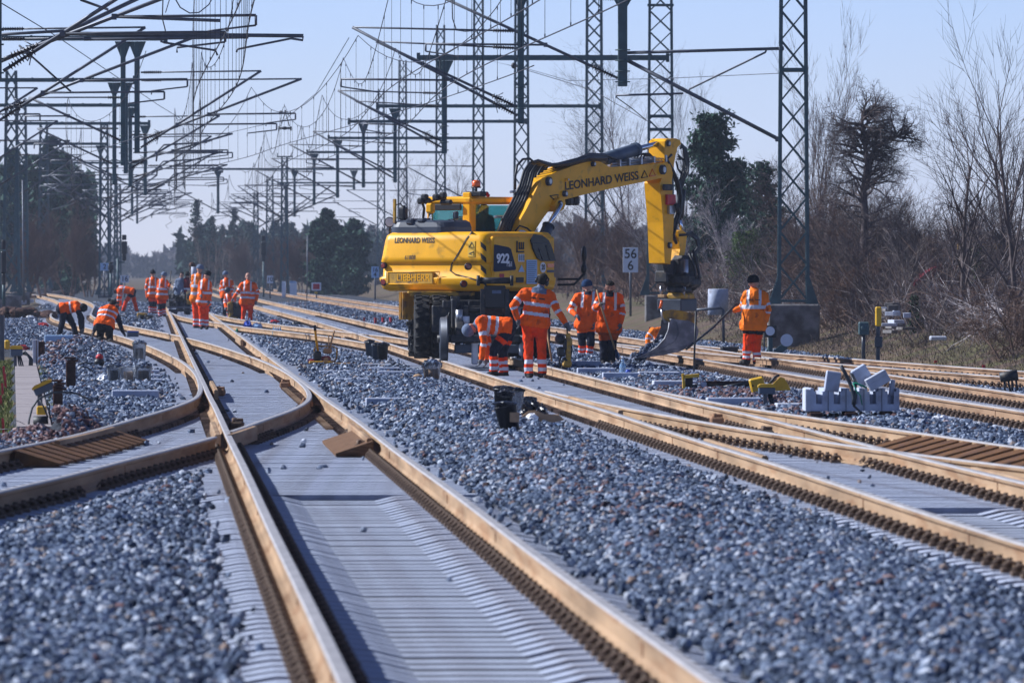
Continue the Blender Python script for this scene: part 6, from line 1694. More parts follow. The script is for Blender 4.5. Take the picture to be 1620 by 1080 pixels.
person("man in a pale grey jacket sitting behind the black machine", 352, dict(hd=(287.5, 435), nk=(285.5, 441), sl=(290, 444), sr=(280, 444), el=(291, 455), er=(277, 454), wl=(288, 461, -.2), wr=(275, 458, -.2),
    pv=(285, 464), pl=(287.5, 466), pr=(282, 466), kl=(288, 476, -.3), kr=(281, 476, -.3), al=(288, 489, -.2), ar=(282, 489, -.2)), top='greyfab', legs='workdark', hair=True, face=(.8, -.5, -.3), shin_band=False, bands=(1.3, 1.4), brace=False, voxel=.02, group='people behind the machine')
person("worker in a burgundy jacket with his back turned behind the black machine", 352, dict(hd=(296.5, 434), nk=(296, 440), sl=(291.5, 443.5), sr=(301.5, 443.5), el=(290.5, 455), er=(303, 455), wl=(292, 464, .1), wr=(302, 464, .1),
    pv=(296.5, 465), pl=(294, 467), pr=(299, 467), kl=(294, 482), kr=(299, 482), al=(294, 496), ar=(299, 496)), top='burgundy', legs='workdark', hair=True, face=(0, 1, -.2), shin_band=False, bands=(.62, 1.4), brace=False, voxel=.02, group='people behind the machine')
person("front worker of the close pair, orange suit, dark hat, yellow glove and shoulder strap", 261, dict(hd=(327.5, 435), nk=(325, 442), sl=(331, 448), sr=(318, 446.5), el=(333, 462), er=(316, 459), wl=(331, 475, -.1), wr=(318, 466, -.3),
    pv=(322.5, 477), pl=(326, 479), pr=(318.5, 479), kl=(326, 497), kr=(318.5, 497), al=(327, 517), ar=(319, 516)), hat='workblack', face=(.8, -.35, -.15), bands=(.55, .95), brace=True, voxel=.018)
person("rear worker of the close pair with a pale grey beanie and his back turned", 266, dict(hd=(316, 425.5), nk=(314.5, 433), sl=(306.5, 437.5), sr=(321, 438), el=(304.5, 453), er=(323, 452), wl=(306, 467), wr=(322, 466, .1),
    pv=(312, 472), pl=(308.5, 474), pr=(315.5, 474), kl=(309, 495), kr=(315.5, 495), al=(309, 516), ar=(315, 516)), hat='greyfab', top='orange_light', face=(.4, .8, 0), bands=(.45, .75), voxel=.018)
person("worker in orange jacket, grey beanie and dark blue trousers beside the drilling machine", 331, dict(hd=(357, 434.5), nk=(358, 441), sl=(366, 446), sr=(352, 446), el=(368, 457), er=(349.5, 457), wl=(364, 466, -.2), wr=(350, 470),
    pv=(358.5, 467), pl=(362, 469), pr=(355, 469), kl=(362, 483), kr=(355, 484), al=(362, 498), ar=(355, 498)), hat='greyfab', legs='workdark', face=(.3, -1, -.3), bands=(.6, 1.4), shin_band=False, voxel=.02)
person("crouching worker in orange with a dark helmet behind the drilling machine", 318, dict(hd=(360.5, 460, -.2), nk=(363, 466, -.1), sl=(370, 468), sr=(358, 468), el=(372, 479), er=(356, 478), wl=(366, 487, -.3), wr=(357, 486, -.3),
    pv=(368, 483, .2), pl=(371, 485, .1), pr=(366, 485, .1), kl=(372, 487, -.3), kr=(361, 487, -.3), al=(371, 500), ar=(363, 500)), hat='helmet', face=(-.3, -.9, -.5), bands=(.5, 1.4), voxel=.02)
person("broad bareheaded worker in orange facing us, rightmost of the left crew", 291, dict(hd=(392.4, 437.5), nk=(392, 446), sl=(403, 451.5), sr=(382, 451.5), el=(407.5, 463, .05), er=(375.5, 463, -.1), wl=(405.5, 475, -.1), wr=(369.5, 471, -.25),
    pv=(391.5, 477), pl=(396, 480), pr=(386.5, 480), kl=(396, 494), kr=(385.5, 494), al=(396, 507), ar=(384.5, 507)), hair=False, face=(0, -1, -.1), bands=(.50, .74), legs='orange_red', shin_band=False, chest=1.22, voxel=.018)
# the driver
person("driver in dark clothes sitting inside the excavator's cab", EU(-.74, .55, 0).y, dict(hd=(765, 333), nk=(764, 343), sl=(755, 347), sr=(775, 347), el=(753, 358, .1), er=(777, 358, .1), wl=(759, 361, .35), wr=(779, 361, .35),
    pv=(764, 372), pl=(759, 373), pr=(769, 373), kl=(762, 374, .45), kr=(776, 374, .45), al=(764, 390, .5), ar=(778, 390, .5)), top='workdark', legs='workdark', hair=True, face=(.5, .8, 0), shin_band=False, bands=(1.3, 1.4), brace=False, group=None, voxel=.016)
# ------------------------------------------------------------------ things lying about the site
def sc(Y): return Y/FPX                       # metres per photograph pixel at distance Y
def base_at(px, py, z=None):
    if z is None: return onb(px, py)
    Y = YG(py, z); return Vector(((px - 810)*Y/FPX, Y, z))
# timber and steel ramps laid against the rails
def ramp(uf, off0, off1, y0, y1, n, mats, label, gap=.25, z0=.02, z1=.165, cat="rail ramp"):
    yc = (y0 + y1)/2
    root = thing("rail_ramp", U(uf(yc) + (off0 + off1)/2, yc, 0), label, cat)
    st = (y1 - y0)/n
    for k in range(n):
        a, b = y0 + st*k, y0 + st*(k + 1 - gap)
        q = [U(uf(a) + off0, a, .012), U(uf(a) + off1, a, .012), U(uf(a) + off1, a, z1), U(uf(a) + off0, a, z0 + .02)]
        off = U(uf(b), b, 0) - U(uf(a), a, 0)
        part("ramp_board", MB().prism(q, off), mats, root)
    return root
ramp(uA, .753 - .46, .753 - .085, 83.8, 90.2, 4, [M['wood']], "brown timber wedge against the right rail of the front track", .02)
ramp(uB, -.753 + .48, -.753 + .06, 79.5, 90.5, 13, [M['rustplate']], "rusty ribbed ramp lying inside the curved rail at the left", .30)
ramp(uD, .753 - .50, .753 - .06, 77, 87.5, 12, [M['rustplate']], "rusty ribbed ramp at the right edge against the diverging rail", .38)
ramp(uH, -.753 + .1, -.753 + .5, 146, 160, 9, [M['rustdark']], "dark ribbed plates between the rails near the grass bank", .3)
# concrete sleeper ends and slabs
def slab(px0, px1, py0, py1, label, m='boxblue_c', d=.32, name="concrete_sleeper", cat="concrete block", dz=0, group=None):
    b = onb((px0 + px1)/2, py1); s = sc(b.y)
    w, h = (px1 - px0)*s, (py1 - py0)*s + .05
    mb = MB().box((b.x, b.y + d/2, b.z - .05 + h/2 + dz), (w, d, h), rotz(.04), 0, .012)
    return solo(name, mb, [M[m]], label, cat, (b.x, b.y, b.z), group)
M['boxblue_c'] = M['concrete']
for i, (a, b, c, d, lab) in enumerate([(505, 553, 586, 591, "leftmost of the low sleeper ends right of the plate compactor"), (517, 571, 592, 597, "middle one of the three sleeper ends right of the front rail"), (529, 584, 598, 604, "nearest of the three stepped sleeper ends right of the front rail"),
    (571, 619, 575, 581, "sleeper end directly below the black tubs"), (584, 632, 581, 588, "middle sleeper end between the black tubs and the clear bucket"), (597, 652, 587, 594, "sleeper end left of the tan stone by the clear bucket"),
    (578, 641, 629, 638, "sleeper end poking out of the ballast in front of the clear bucket"), (700, 761, 634, 641, "sleeper end poking out of the ballast left of the foil-wrapped tubs"),
    (900, 950, 571, 580, "sleeper end behind the rail drill at the standing worker's hand"), (913, 972, 582, 592, "grey slab under the feet of the bearded worker"), (953, 1010, 589, 601, "slab with the water bottle standing on it"),
    (1118, 1204, 626, 642, "long grey slab leaning behind the rail below the yellow lidded box"), (176, 251, 617, 632, "long slab end on the ballast below the clear tubs at the left"), (205, 252, 585, 590, "upper slat end right of the clear tubs"), (208, 254, 592, 597, "middle slat end right of the clear tubs"), (212, 256, 599, 605, "lower slat end right of the clear tubs")]):
    slab(a, b, c, d, lab, group="concrete sleeper ends")
slab(70, 115, 532, 542, "pale blue slab in front of the digging worker", 'paleblue')
slab(1010, 1075, 588, 595, "white board lying behind the slab with the bottle", 'concrete_pale', .5)
slab(1033, 1102, 602, 613, "pale stepped board left of the yellow frame", 'concrete_pale', .5)
slab(1228, 1268, 638, 648, "pale slab between the yellow lidded box and the block pallet", 'concrete_pale', .5)
slab(155, 212, 615, 617.5, "thin pale plank on the ballast at the left", 'woodpale', .2, "plank", "plank")
slab(530, 590, 574, 577, "thin yellowish plank beside the plate compactor", 'woodpale', .2, "plank", "plank")
# tubs and buckets
def tub(mb, b, r, h, tilt=(0, 0), m=0, wall=True):
    ax = Vector((tilt[0], tilt[1], 1)).normalized()
    mb.lathe([(r*.80, 0), (r*.97, h*.96), (r*1.05, h*.965), (r*1.05, h), (r*.93, h), (r*.78, .02)], b, ax, 22, m)
    return b + ax*h
def stones_part(root, c, r, n, nm="stones", size=.03):
    p = np.array([[c.x + r*math.sqrt(a)*math.cos(t), c.y + r*math.sqrt(a)*math.sin(t), c.z + (1 - a)*r*.45 + .01] for a, t in ((rnd.random(), rnd.random()*6.28) for _ in range(n))])
    v, f = stones(p, nrs.uniform(size*.7, size*1.3, n), ico())
    np_part(nm, v, f, M['stone'], root, kind='stuff')
b = onb(683, 602); root = thing("stone_bucket", b, "clear bucket heaped with stones standing by the rail", "bucket")
mb = MB(); t = tub(mb, b, 15*sc(b.y), 29*sc(b.y)); part("bucket_wall", mb, [M['clear']], root)
part("bucket_filling", MB().lathe([(12*sc(b.y), .03), (13*sc(b.y), 18*sc(b.y))], b, UP, 16), [M['card']], root)
stones_part(root, t + Vector((0, 0, -.04)), 13*sc(b.y), 60)
b = onb(661, 601); v, f = stones(np.array([tuple(b + Vector((0, 0, .04)))]), np.array([.085]), ico())
solo("tan_stone", MB().ell(b + Vector((0, 0, .05)), (.09, .09, .055), None, 9, 6, 0, False), [M['card']], "smooth tan stone beside the clear bucket", "stone")
def bag(mb, c, r, seed, m=0):
    r_ = random.Random(seed); n, k = 14, 9
    vs = []
    for i in range(k+1):
        t = math.pi*i/k
        for j in range(n):
            a = 2*math.pi*j/n; q = 1 + r_.uniform(-.25, .25)
            vs.append(Vector(c) + Vector((r[0]*math.sin(t)*math.cos(a)*q, r[1]*math.sin(t)*math.sin(a)*q, r[2]*math.cos(t)*q)))
    mb.add(vs, [(i*n+j, (i+1)*n+j, (i+1)*n+(j+1) % n, i*n+(j+1) % n) for i in range(k) for j in range(n)], m, False)
for i, (px, py, r, h, tilt, lab, mt) in enumerate([(586, 566, 8, 24, (-.03, 0), "grey tub with a black bag, leftmost by the far rail", 'boxblue'), (595, 572, 7, 26, (0, 0), "narrow grey tub in the middle of the tubs by the far rail", 'boxblue'), (605, 573, 9, 27, (.02, 0), "black tub at the right of the tubs by the far rail", 'darkiron'),
    (796, 657, 16, 42, (.02, 0), "tall black tub at the back of the foil-wrapped group", 'binbag'), (808, 684, 18.5, 45, (-.20, -.1), "leaning brown and black tub in front of the foil-wrapped group", 'binbag'), (817, 655, 11, 36, (.05, 0), "pale clear tub in the foil-wrapped group", 'clear'), (830, 655, 12, 24, (.3, 0), "small blue grey tub tipped over in the foil-wrapped group", 'boxblue')]):
    b = onb(px, py); s = sc(b.y); root = thing("tub", b, lab, "tub", "tubs on the ballast")
    mb = MB(); t = tub(mb, b, r*s, h*s, tilt); part("tub_wall", mb, [M[mt]], root)
    mb = MB(); bag(mb, t + Vector((0, 0, .01)), (r*s*1.05, r*s, 4*s), i); part("foil_top", mb, [M['binbag']], root)
    if i == 4: part("label_patch", MB().box(b + Vector((.04, -.5*r*s*2 - .02, h*s*.55)), (.10, .01, .10), None, 0), [M['card']], root)
b = onb(850, 671); s = sc(b.y)
mb = MB(); q = [(817, 665), (836, 650), (846, 649), (862, 655), (884, 656), (893, 664), (872, 669), (834, 668)]
mb.prism([P(a, c, b.y) for a, c in q], (0, .25, 0))
solo("cardboard", mb, [M['card']], "crumpled tan cardboard beside the foil-wrapped tubs", "cardboard")
mb = MB(); bag(mb, P(842, 660, b.y - .12), (9*s, .08, 6*s), 5); solo("paper_bag", mb, [M['white']], "white crumpled paper on the cardboard", "paper")
mb = MB(); bag(mb, P(862, 671, b.y - .2), (24*s, .1, 2.4*s), 6); solo("plastic_sheet", mb, [M['paleblue']], "pale plastic sheet in front of the cardboard", "sheet")
mb = MB().prism([P(851, 652, b.y + .3), P(858, 636, b.y + .3), P(864, 655, b.y + .3)], (0, .2, 0)); bag(mb, P(845, 640, b.y + .3), (7*s, .1, 8*s), 9); solo("foil_heap", mb, [M['binbag']], "dark foil crumpled behind the cardboard", "foil")
for px_, py_, dy_, rx_, rz_, sd_, lab in ((832, 646, .2, 10, 12, 19, "dark foil bag between the pale tub and the cardboard"), (800, 622, .6, 13, 7, 23, "dark foil bag lying over the tall black tub"), (858, 652, .15, 9, 9, 24, "small dark foil bag at the right end of the cardboard")):
    mb = MB(); bag(mb, P(px_, py_, b.y + dy_), (rx_*s, .12, rz_*s), sd_); solo("foil_bag", mb, [M['binbag']], lab, "foil", group="dark foil bags")
# plate compactor
b = onb(511, 577); s = sc(b.y)
root = thing("plate_compactor", b, "small yellow and red plate compactor with two upright handles on the ballast", "compactor")
def c_(px, py, dy=0): return P(px, py, b.y + dy)
part("base_plate", MB().box(c_(509, 573.5), (40*s, .5, 6*s), None, 0, .02).box(c_(492, 572), (7*s, .3, 9*s), rotz(.2), 1, .02), [M['yellow_dirty'], M['red']], root)
part("engine", MB().box(c_(502, 563), (12*s, .3, 16*s), None, 0, .03).box(c_(516, 569), (15*s, .3, 13*s), None, 1, .03).box(c_(518, 555), (14*s, .25, 9*s), None, 2, .03).cyl(c_(516, 569, -.16), c_(516, 569, -.2), 4*s, 4*s, 12, 2), [M['black'], M['lampred'], M['woodpale']], root)
part("handle", MB().tube([c_(503, 556), c_(500, 535), c_(498.5, 522)], 1.9*s, 7, 0).tube([c_(498.5, 523), c_(498, 514)], 2.2*s, 7, 1), [M['yellow'], M['black']], root)
part("handle", MB().tube([c_(521, 556), c_(525, 537), c_(529, 523)], 1.5*s, 7, 0).tube([c_(520, 555), c_(520, 530)], 1*s, 6, 0), [M['woodpale']], root)
part("cage", MB().tube([c_(497, 573), c_(497, 552), c_(500, 547), c_(528, 548), c_(533, 552), c_(533, 566), c_(527, 576)], 1.2*s, 6), [M['yellow_dirty']], root)
# rail drills
def drill(px, Y, y0, y1, label, flip=1):
    root = thing("rail_drill", P(px, y1, Y), label, "rail drill", "rail drilling machines")
    s = sc(Y); H = y1 - y0
    q = lambda a, t: P(px + a*flip, y0 + H*t, Y)
    part("drill_frame", MB().box(q(6, .52), (8*s, .18, H*.72*s), None, 0, .02).box(q(4, .80), (15*s, .22, 12*s), Matrix.Rotation(.2, 3, 'Y'), 0, .03).box(q(8, .34), (9*s, .2, 14*s), None, 0, .03).box(q(-3, .93), (7*s, .12, 11*s), Matrix.Rotation(.3, 3, 'Y'), 1, .01).box(q(5, .97), (12*s, .2, 4*s), None, 1, .01), [M['yellow_dirty'], M['darkiron']], root)
    part("motor", MB().ell(q(-7, .28), (8.5*s, .14, 8.5*s), None, 10, 8, 0, False).box(q(-5, .55), (14*s, .24, 15*s), None, 0, .03).box(q(2, .40), (9*s, .18, 20*s), None, 0, .03).box(q(1, .74), (11*s, .2, 10*s), Matrix.Rotation(.5, 3, 'Y'), 0, .03).tube([q(-4, .6), q(-8, .75), q(-6, .92)], 1.6*s, 6).tube([q(8, .3), q(12, .5), q(8, .8)], 1.4*s, 6), [M['black']], root)
    part("motor_label", MB().box(q(-2, .53) + Vector((0, -.11, 0)), (4*s, .01, 5*s), None, 0), [M['paleblue']], root)
    part("handle", MB().tube([q(5, .25), q(4, .06), q(0, .0)], 1.3*s, 6).tube([q(-9, .22), q(-13, .12)], 1*s, 6), [M['black']], root)
    return root
drill(893, 144.6, 515, 590, "yellow and black rail drill standing on the rail at the standing worker's hand")
drill(372, 300, 470, 514, "rail drill beside the bareheaded worker in the left crew", -1)
solo("shovel", MB().tube([P(863, 500, 145.4), P(867, 535, 145.2), P(873, 571, 145)], .018, 6, 0), [M['woodpale']], "wooden handle leaning behind the standing worker's leg", "shovel")
# bottle and cup on the slab
b = P(985, 596, onb(981, 601).y + .16); s = sc(b.y)
mb = MB().lathe([(5*s, 0), (5.3*s, 2*s), (5.0*s, 9*s), (5.3*s, 14*s), (4.8*s, 19*s), (2*s, 23*s), (1.8*s, 25*s)], b, UP, 14, 0).cyl(b + UP*25*s, b + UP*27.5*s, 2.2*s, 2.2*s, 10, 1)
solo("water_bottle", mb, [M['water'], M['paleblue']], "clear water bottle standing on the slab", "bottle")
solo("blue_cup", MB().lathe([(2.5*s, 0), (4*s, 3*s), (4*s, 8*s), (2.6*s, 9.5*s)], P(993.5, 594, b.y + .1), UP, 12), [M['blueplast']], "bright blue cup beside the water bottle", "cup")
# yellow parts between the tracks at the right
b = onb(1092, 617); s = sc(b.y)
mb = MB().box(P(1081.5, 604, b.y), (4*s, .3, 26*s), Matrix.Rotation(-.06, 3, 'Y'), 0).box(P(1094, 594.5, b.y), (24*s, .3, 5*s), Matrix.Rotation(-.09, 3, 'Y'), 0).box(P(1090, 606, b.y + .1), (12*s, .1, 18*s), None, 1).box(P(1098, 612, b.y), (10*s, .2, 8*s), None, 2)
solo("yellow_bracket", mb, [M['ylid'], M['darkiron'], M['black']], "open yellow sheet frame standing on the ballast", "frame")
mb = MB().box(P(1150, 604.5, b.y + .3), (74*s, .16, 4*s), None, 0).box(P(1152, 610, b.y + .3), (68*s, .08, 8*s), None, 1).box(P(1113, 609, b.y), (9*s, .2, 10*s), None, 2, .01)
solo("purple_beam", mb, [M['rustdark'], M['darkiron'], M['concrete_pale']], "dark purple steel beam lying behind the stones", "beam")
solo("black_pipe", MB().tube([P(1144, 613, b.y), P(1184, 605, b.y)], 3*s, 8), [M['black']], "short black pipe lying against the purple beam", "pipe")
b2 = onb(1199, 625); s = sc(b2.y)
mb = MB().box(P(1198, 609, b2.y), (23*s, .3, 24*s), Matrix.Rotation(-.22, 3, 'Y'), 0, .02).cyl(P(1191, 610, b2.y - .17), P(1191, 610, b2.y - .2), 1.6*s, 1.6*s, 10, 1)
solo("yellow_box", mb, [M['ylid'], M['print']], "tilted yellow box left of the yellow lidded post", "box")
mb = MB().prism([P(x, y, b2.y + .5) for x, y in ((1218, 612), (1234, 596), (1241, 598), (1252, 617), (1222, 618))], (0, .1, 0)).tube([P(1217, 608, b2.y + .45), P(1225, 597, b2.y + .45), P(1233, 593, b2.y + .45)], 2*s, 6, 1)
solo("yellow_plate", mb, [M['ylid'], M['black']], "folded yellow plate with a black edge behind the yellow lidded post", "plate")
def lid_post(px, pt, pb, w, label, cables=True, tilt=0.0):
    b = onb(px, pb); s = sc(b.y); root = thing("cable_box", b, label, "cable box", "yellow lidded cable boxes")
    R = Matrix.Rotation(tilt, 3, 'Y')
    part("lid", MB().prism([P(px, pt, b.y) + R @ Vector(q) for q in ((-w*.5*s, -.13, -4.5*s), (w*.5*s, -.13, -4.5*s), (w*.5*s, -.13, -1.5*s), (w*.34*s, -.13, 1*s), (-w*.34*s, -.13, 1*s), (-w*.5*s, -.13, -1.5*s))], R @ Vector((0, .26, 0))), [M['ylid']], root)
    part("box_body", MB().box(P(px, pt, b.y) + R @ Vector((0, 0, -10*s)), (w*.94*s, .24, 11*s), R, 0, .01), [M['boxblue']], root)
    part("post", MB().box(P(px - w*.08, (pt + 14 + pb)/2, b.y), (w*.22*s, .08, (pb - pt - 12)*s), None, 0), [M['galv']], root)
    if cables:
        mb = MB()
        for k in range(3): mb.tube([P(px + w*.1 + k*2, pt + 14, b.y), P(px + w*.18 + k*3, pt + 14 + (pb - pt - 14)*.6, b.y - .05), P(px + w*.3 + k*3, pb, b.y - .1)], .014, 6)
        part("cables", mb, [M['cable']], root)
    return root
lid_post(1213, 608, 646, 28, "upright yellow lidded cable box on a post at the right")
lid_post(26, 547.5, 584, 20, "small yellow lidded cable box on a thin post by the trough path")
# block pallet
b = onb(1348, 663); Yp = b.y; s = sc(Yp)
root = thing("pallet", b, "timber bearers under the concrete channel blocks", "pallet")
mb = MB()
for x in (1289, 1344, 1404): mb.box(P(x, 657.5, Yp + .4), (21*s, 1.0, 13*s), None, 0, .01)
part("bearer", mb, [M['rustdark']], root)
for k in range(5):
    x0 = 1282.5 + k*28.3; x1 = x0 + 27.2; m = (x0 + x1)/2
    out = [(x0, 650), (x1, 650), (x1, 614), (x1 - 5, 614), (x1 - 5, 619), (x1 - 8.5, 619), (x1 - 8.5, 639), (x0 + 8.5, 639), (x0 + 8.5, 619), (x0 + 5, 619), (x0 + 5, 614), (x0, 614)]
    # notch outline cut through the whole length of the block
    mb = MB().prism([P(px, py, Yp) + Vector((-.0*0, 0, 0)) for px, py in out], Vector((-.05, .95, 0)))
    solo("channel_block", mb, [M['concrete']], "%s concrete channel block from the left on the pallet" % ("first second third fourth fifth".split()[k]), "channel block", group="concrete channel blocks")
mb = MB().box(P(1276.5, 632, Yp + .48), (10*s, .95, 36*s), None, 0, .01); solo("end_block", mb, [M['concrete_pale']], "pale block closing the left end of the channel row", "channel block", group="concrete channel blocks")
solo("tilted_block", MB().box(P(1317, 603, Yp + .1), (23*s, .25, 32*s), Matrix.Rotation(.14, 3, 'Y'), 0, .01), [M['concrete']], "grey slab leaning upright on the second channel block", "concrete block")
solo("tilted_block", MB().box(P(1364, 594, Yp + .3), (25*s, .3, 30*s), Matrix.Rotation(-.55, 3, 'Y'), 0, .01), [M['concrete']], "grey block tilted behind the upturned channel piece", "concrete block")
R_ = Matrix.Rotation(-.52, 3, 'Y'); c = P(1387, 599, Yp - .05)
prof_ = [(-19, -13), (19, -13), (19, 13), (8, 13), (8, 2), (-8, 2), (-8, 13), (-19, 13)]
mb = MB().box(c + R_ @ Vector((0, 0, -7*s)), (36*s, .34, 12*s), R_, 0, .006).box(c + R_ @ Vector((0, -.13, 3*s)), (36*s, .08, 9*s), R_, 0, .006).box(c + R_ @ Vector((0, .13, 3*s)), (36*s, .08, 9*s), R_, 0, .006).box(c + R_ @ Vector((-15*s, 0, 3*s)), (6*s, .18, 9*s), R_, 0)
solo("upturned_channel", mb, [M['concrete_pale']], "pale channel piece lying tilted on top of the blocks", "channel block")
solo("upright_block", MB().box(P(1411, 613, Yp + .2), (7*s, .3, 26*s), Matrix.Rotation(.1, 3, 'Y'), 0, .01), [M['concrete']], "narrow slab standing in the right end channel", "concrete block")
mb = MB().tube([P(1330, 578, Yp - .1), P(1336, 588, Yp - .1), P(1342, 600, Yp - .1), P(1347, 612, Yp - .12), P(1351, 630, Yp - .15), P(1350, 640, Yp - .15)], 3.2*s, 8)
for k in range(3): mb.tube([P(1345 + k*2, 590 + k, Yp), P(1352 + k*2, 605, Yp - .1), P(1355 - k*2, 625, Yp - .15), P(1352 - k, 642, Yp - .12), P(1362, 652, Yp - .1), P(1370, 660, Yp - .1)], 1.4*s, 6)
solo("black_hoses", mb, [M['cable']], "black hoses slung over the middle of the channel blocks", "hose")
mb = MB().tube([P(1349, 607, Yp - .16), P(1354, 606, Yp - .16), P(1366, 611, Yp - .18), P(1371, 613, Yp - .14)], 1.6*s, 6).tube([P(1350, 607, Yp - .17), P(1356, 620, Yp - .18), P(1361, 625, Yp - .18), P(1364, 640, Yp - .1)], 1.0*s, 6)
solo("green_rope", mb, [M['greenrope']], "green rope trailing over the channel blocks", "rope")
# white scrap and wire arc on the ballast at the right
b = onb(1488, 670); mb = MB(); bag(mb, b + Vector((0, 0, .05)), (.10, .07, .05), 31); mb.box(b + Vector((.1, 0, .03)), (.12, .06, .03), Matrix.Rotation(.3, 3, 'Y'), 0)
solo("white_scrap", mb, [M['white']], "white crumpled scrap on the ballast right of the block pallet", "scrap")
b = onb(1452, 666); s = sc(b.y); solo("wire_loop", MB().tube([P(1435, 664, b.y), P(1440, 652, b.y), P(1452, 646, b.y), P(1464, 650, b.y), P(1470, 660, b.y)], 1*s, 6), [M['concrete_pale']], "pale wire bent in an arc right of the block pallet", "wire")
# black rolled object on legs at the right edge
b = onb(1598, 623); s = sc(b.y); mb = MB().cyl(P(1582, 597, b.y), P(1610, 592.5, b.y), 8*s, 8.5*s, 14)
for k in range(4): mb.tube([P(1589 + k*6, 600, b.y), P(1590 + k*6 + (k % 2)*3, 622, b.y)], 1.8*s, 5)
solo("black_roll", mb, [M['darkiron']], "black roll on short legs at the right edge", "roll")
# signs and signals
def board(px0, py0, px1, py1, Y, lines, label, m='signwhite', post=True, pb=None, name="number_board", cat="sign", rows=None):
    s = sc(Y); cx = (px0 + px1)/2
    gz_ = P(cx, pb or 470, Y).z
    root = thing(name, P(cx, pb or 470, Y), label, cat, None)
    o = part("board", MB().box(P(cx, (py0 + py1)/2, Y), ((px1 - px0)*s, .02, (py1 - py0)*s), None, 0, .004), [M[m]], root)
    if post: part("post", MB().tube([P(cx, pb or 470, Y + .05), P(cx, py0 + 1, Y + .05)], .045, 8), [M['galv']], root)
    for t, px, py, sz in lines: lettering(t, sz*s, P(px, py, Y - .011), (1, 0, 0), UP, M['print'], root, sx=.95, bold=.012*sz*s)
    return root
board(985.5, 391.5, 1009.5, 431, 296, [("56", 997.5, 402, 21), ("6", 997.5, 420.5, 21)], "white board reading 56 over 6 beside the excavator's stick", pb=500)
board(587.5, 421.5, 599.5, 439.5, 420, [("16", 593.5, 427, 9.5), ("4", 593.5, 434.5, 9.5)], "small pale blue board reading 16 over 4 left of the excavator", 'paleblue', pb=474)
board(190.5, 435.5, 204, 447, 520, [("16", 197.2, 441.2, 12)], "small pale board reading 16 above the stooping worker", 'signwhite', pb=470)
board(422.5, 436, 432, 448, 520, [("10", 427.2, 442, 10)], "small white board reading 10 in the middle distance", pb=472)
r0 = board(493, 447, 508, 459.5, 480, [], "red stop board with a white border on a pole", 'signwhite', pb=476, name="stop_board")
part("red_field", MB().box(P(500.5, 453.2, 480 - .02), (10.5*sc(480), .01, 8.6*sc(480)), None, 0), [M['red']], r0)
part("yellow_clamp", MB().box(P(500, 463, 480), (5*sc(480), .1, 3*sc(480)), None, 0), [M['ylid']], r0)
solo("thin_pole", MB().tube([P(485.5, 474, 500), P(486.5, 372, 500)], .035, 6), [M['galv']], "thin pale pole left of the red stop board", "pole")
solo("lamp_pole", MB().tube([P(38, 478, 420), P(36, 285, 420)], .05, 6), [M['galv']], "thin pale pole behind the left edge's lattice mast", "pole")
b = P(461, 474, 560); s = sc(560)
mb = MB().box(P(464, 460, 560), (11*s, .5, 29*s), None, 0, .02).box(P(449, 458, 560), (6*s, .5, 26*s), None, 0, .02).box(P(463, 446, 560 - .02), (10*s, .5, 3*s), None, 1)
solo("white_cabinet", mb, [M['signwhite'], M['paleblue']], "white trackside cabinets behind the slim lattice mast", "cabinet")
def signal(px, py0, py1, Y, pb, w, label, arm=None):
    s = sc(Y); root = thing("signal", P(px, pb, Y), label, "signal", "black railway signals"); h = py1 - py0
    part("signal_head", MB().box(P(px, py0 + h*.12, Y), (w*.75*s, .2, h*.20*s), None, 0, .03).box(P(px, py0 + h*.50, Y), (w*s, .25, h*.48*s), None, 0, .04).box(P(px, py0 + h*.86, Y), (w*.7*s, .2, h*.24*s), None, 0, .03), [M['black']], root)
    part("post", MB().tube([P(px + (arm or 0), pb, Y), P(px + (arm or 0), py0 + h*.9, Y)], .07, 8).tube([P(px + (arm or 0), py1 + 2, Y), P(px, py1 + 2, Y), P(px, py1 - 3, Y)], .05, 6), [M['mast']], root)
signal(196.5, 370.5, 413, 420, 470, 9.5, "tall black signal head on a bracket left of the crew", -10)
signal(417, 372, 414, 560, 474, 9, "black signal above the white number ten board")
signal(175.5, 414, 432, 430, 470, 9, "square black signal on the masts left of the crew")
signal(6, 378, 452, 330, 482, 9, "black signal head at the very left edge")
board(158.5, 416, 172, 428, 445, [("2", 165.5, 422, 11)], "pale blue board on the masts at the left", 'paleblue', pb=470)
# dwarf signals by the tall mast
Y = 176; s = sc(Y)
root = thing("dwarf_signal", P(1219, 563, Y), "low black square signal with a pale round disc on a post", "signal")
part("shield", MB().box(P(1218.5, 524, Y), (20*s, .12, 19*s), None, 0, .01), [M['black']], root)
part("disc", MB().cyl(P(1218.5, 523.5, Y - .07), P(1218.5, 523.5, Y - .085), 7.2*s, 7.2*s, 24), [M['signwhite']], root)
part("post", MB().box(P(1219, 548, Y), (7*s, .1, 30*s), None, 0, .01).tube([P(1212, 560, Y), P(1216, 548, Y)], 1.3*s, 6), [M['mast']], root)
part("stay", MB().box(P(1209, 530, Y + .1), (2*s, .05, 55*s), None, 0), [M['galv']], root)
root = thing("round_disc_signal", P(1240, 560, Y + 2), "round pale disc standing low in front of the mast's concrete block", "signal")
part("disc", MB().cyl(P(1244.5, 538, Y + 1.9), P(1244.5, 538, Y + 1.95), 10*s, 10*s, 28).cyl(P(1244.5, 538, Y + 1.95), P(1244.5, 538, Y + 1.97), 8*s, 8*s, 20), [M['signwhite']], root)
part("bracket", MB().prism([P(1222, 556, Y + 2), P(1236, 545, Y + 2), P(1246, 540, Y + 2), P(1246, 552, Y + 2), P(1232, 562, Y + 2)], (0, .08, 0)), [M['mast']], root)
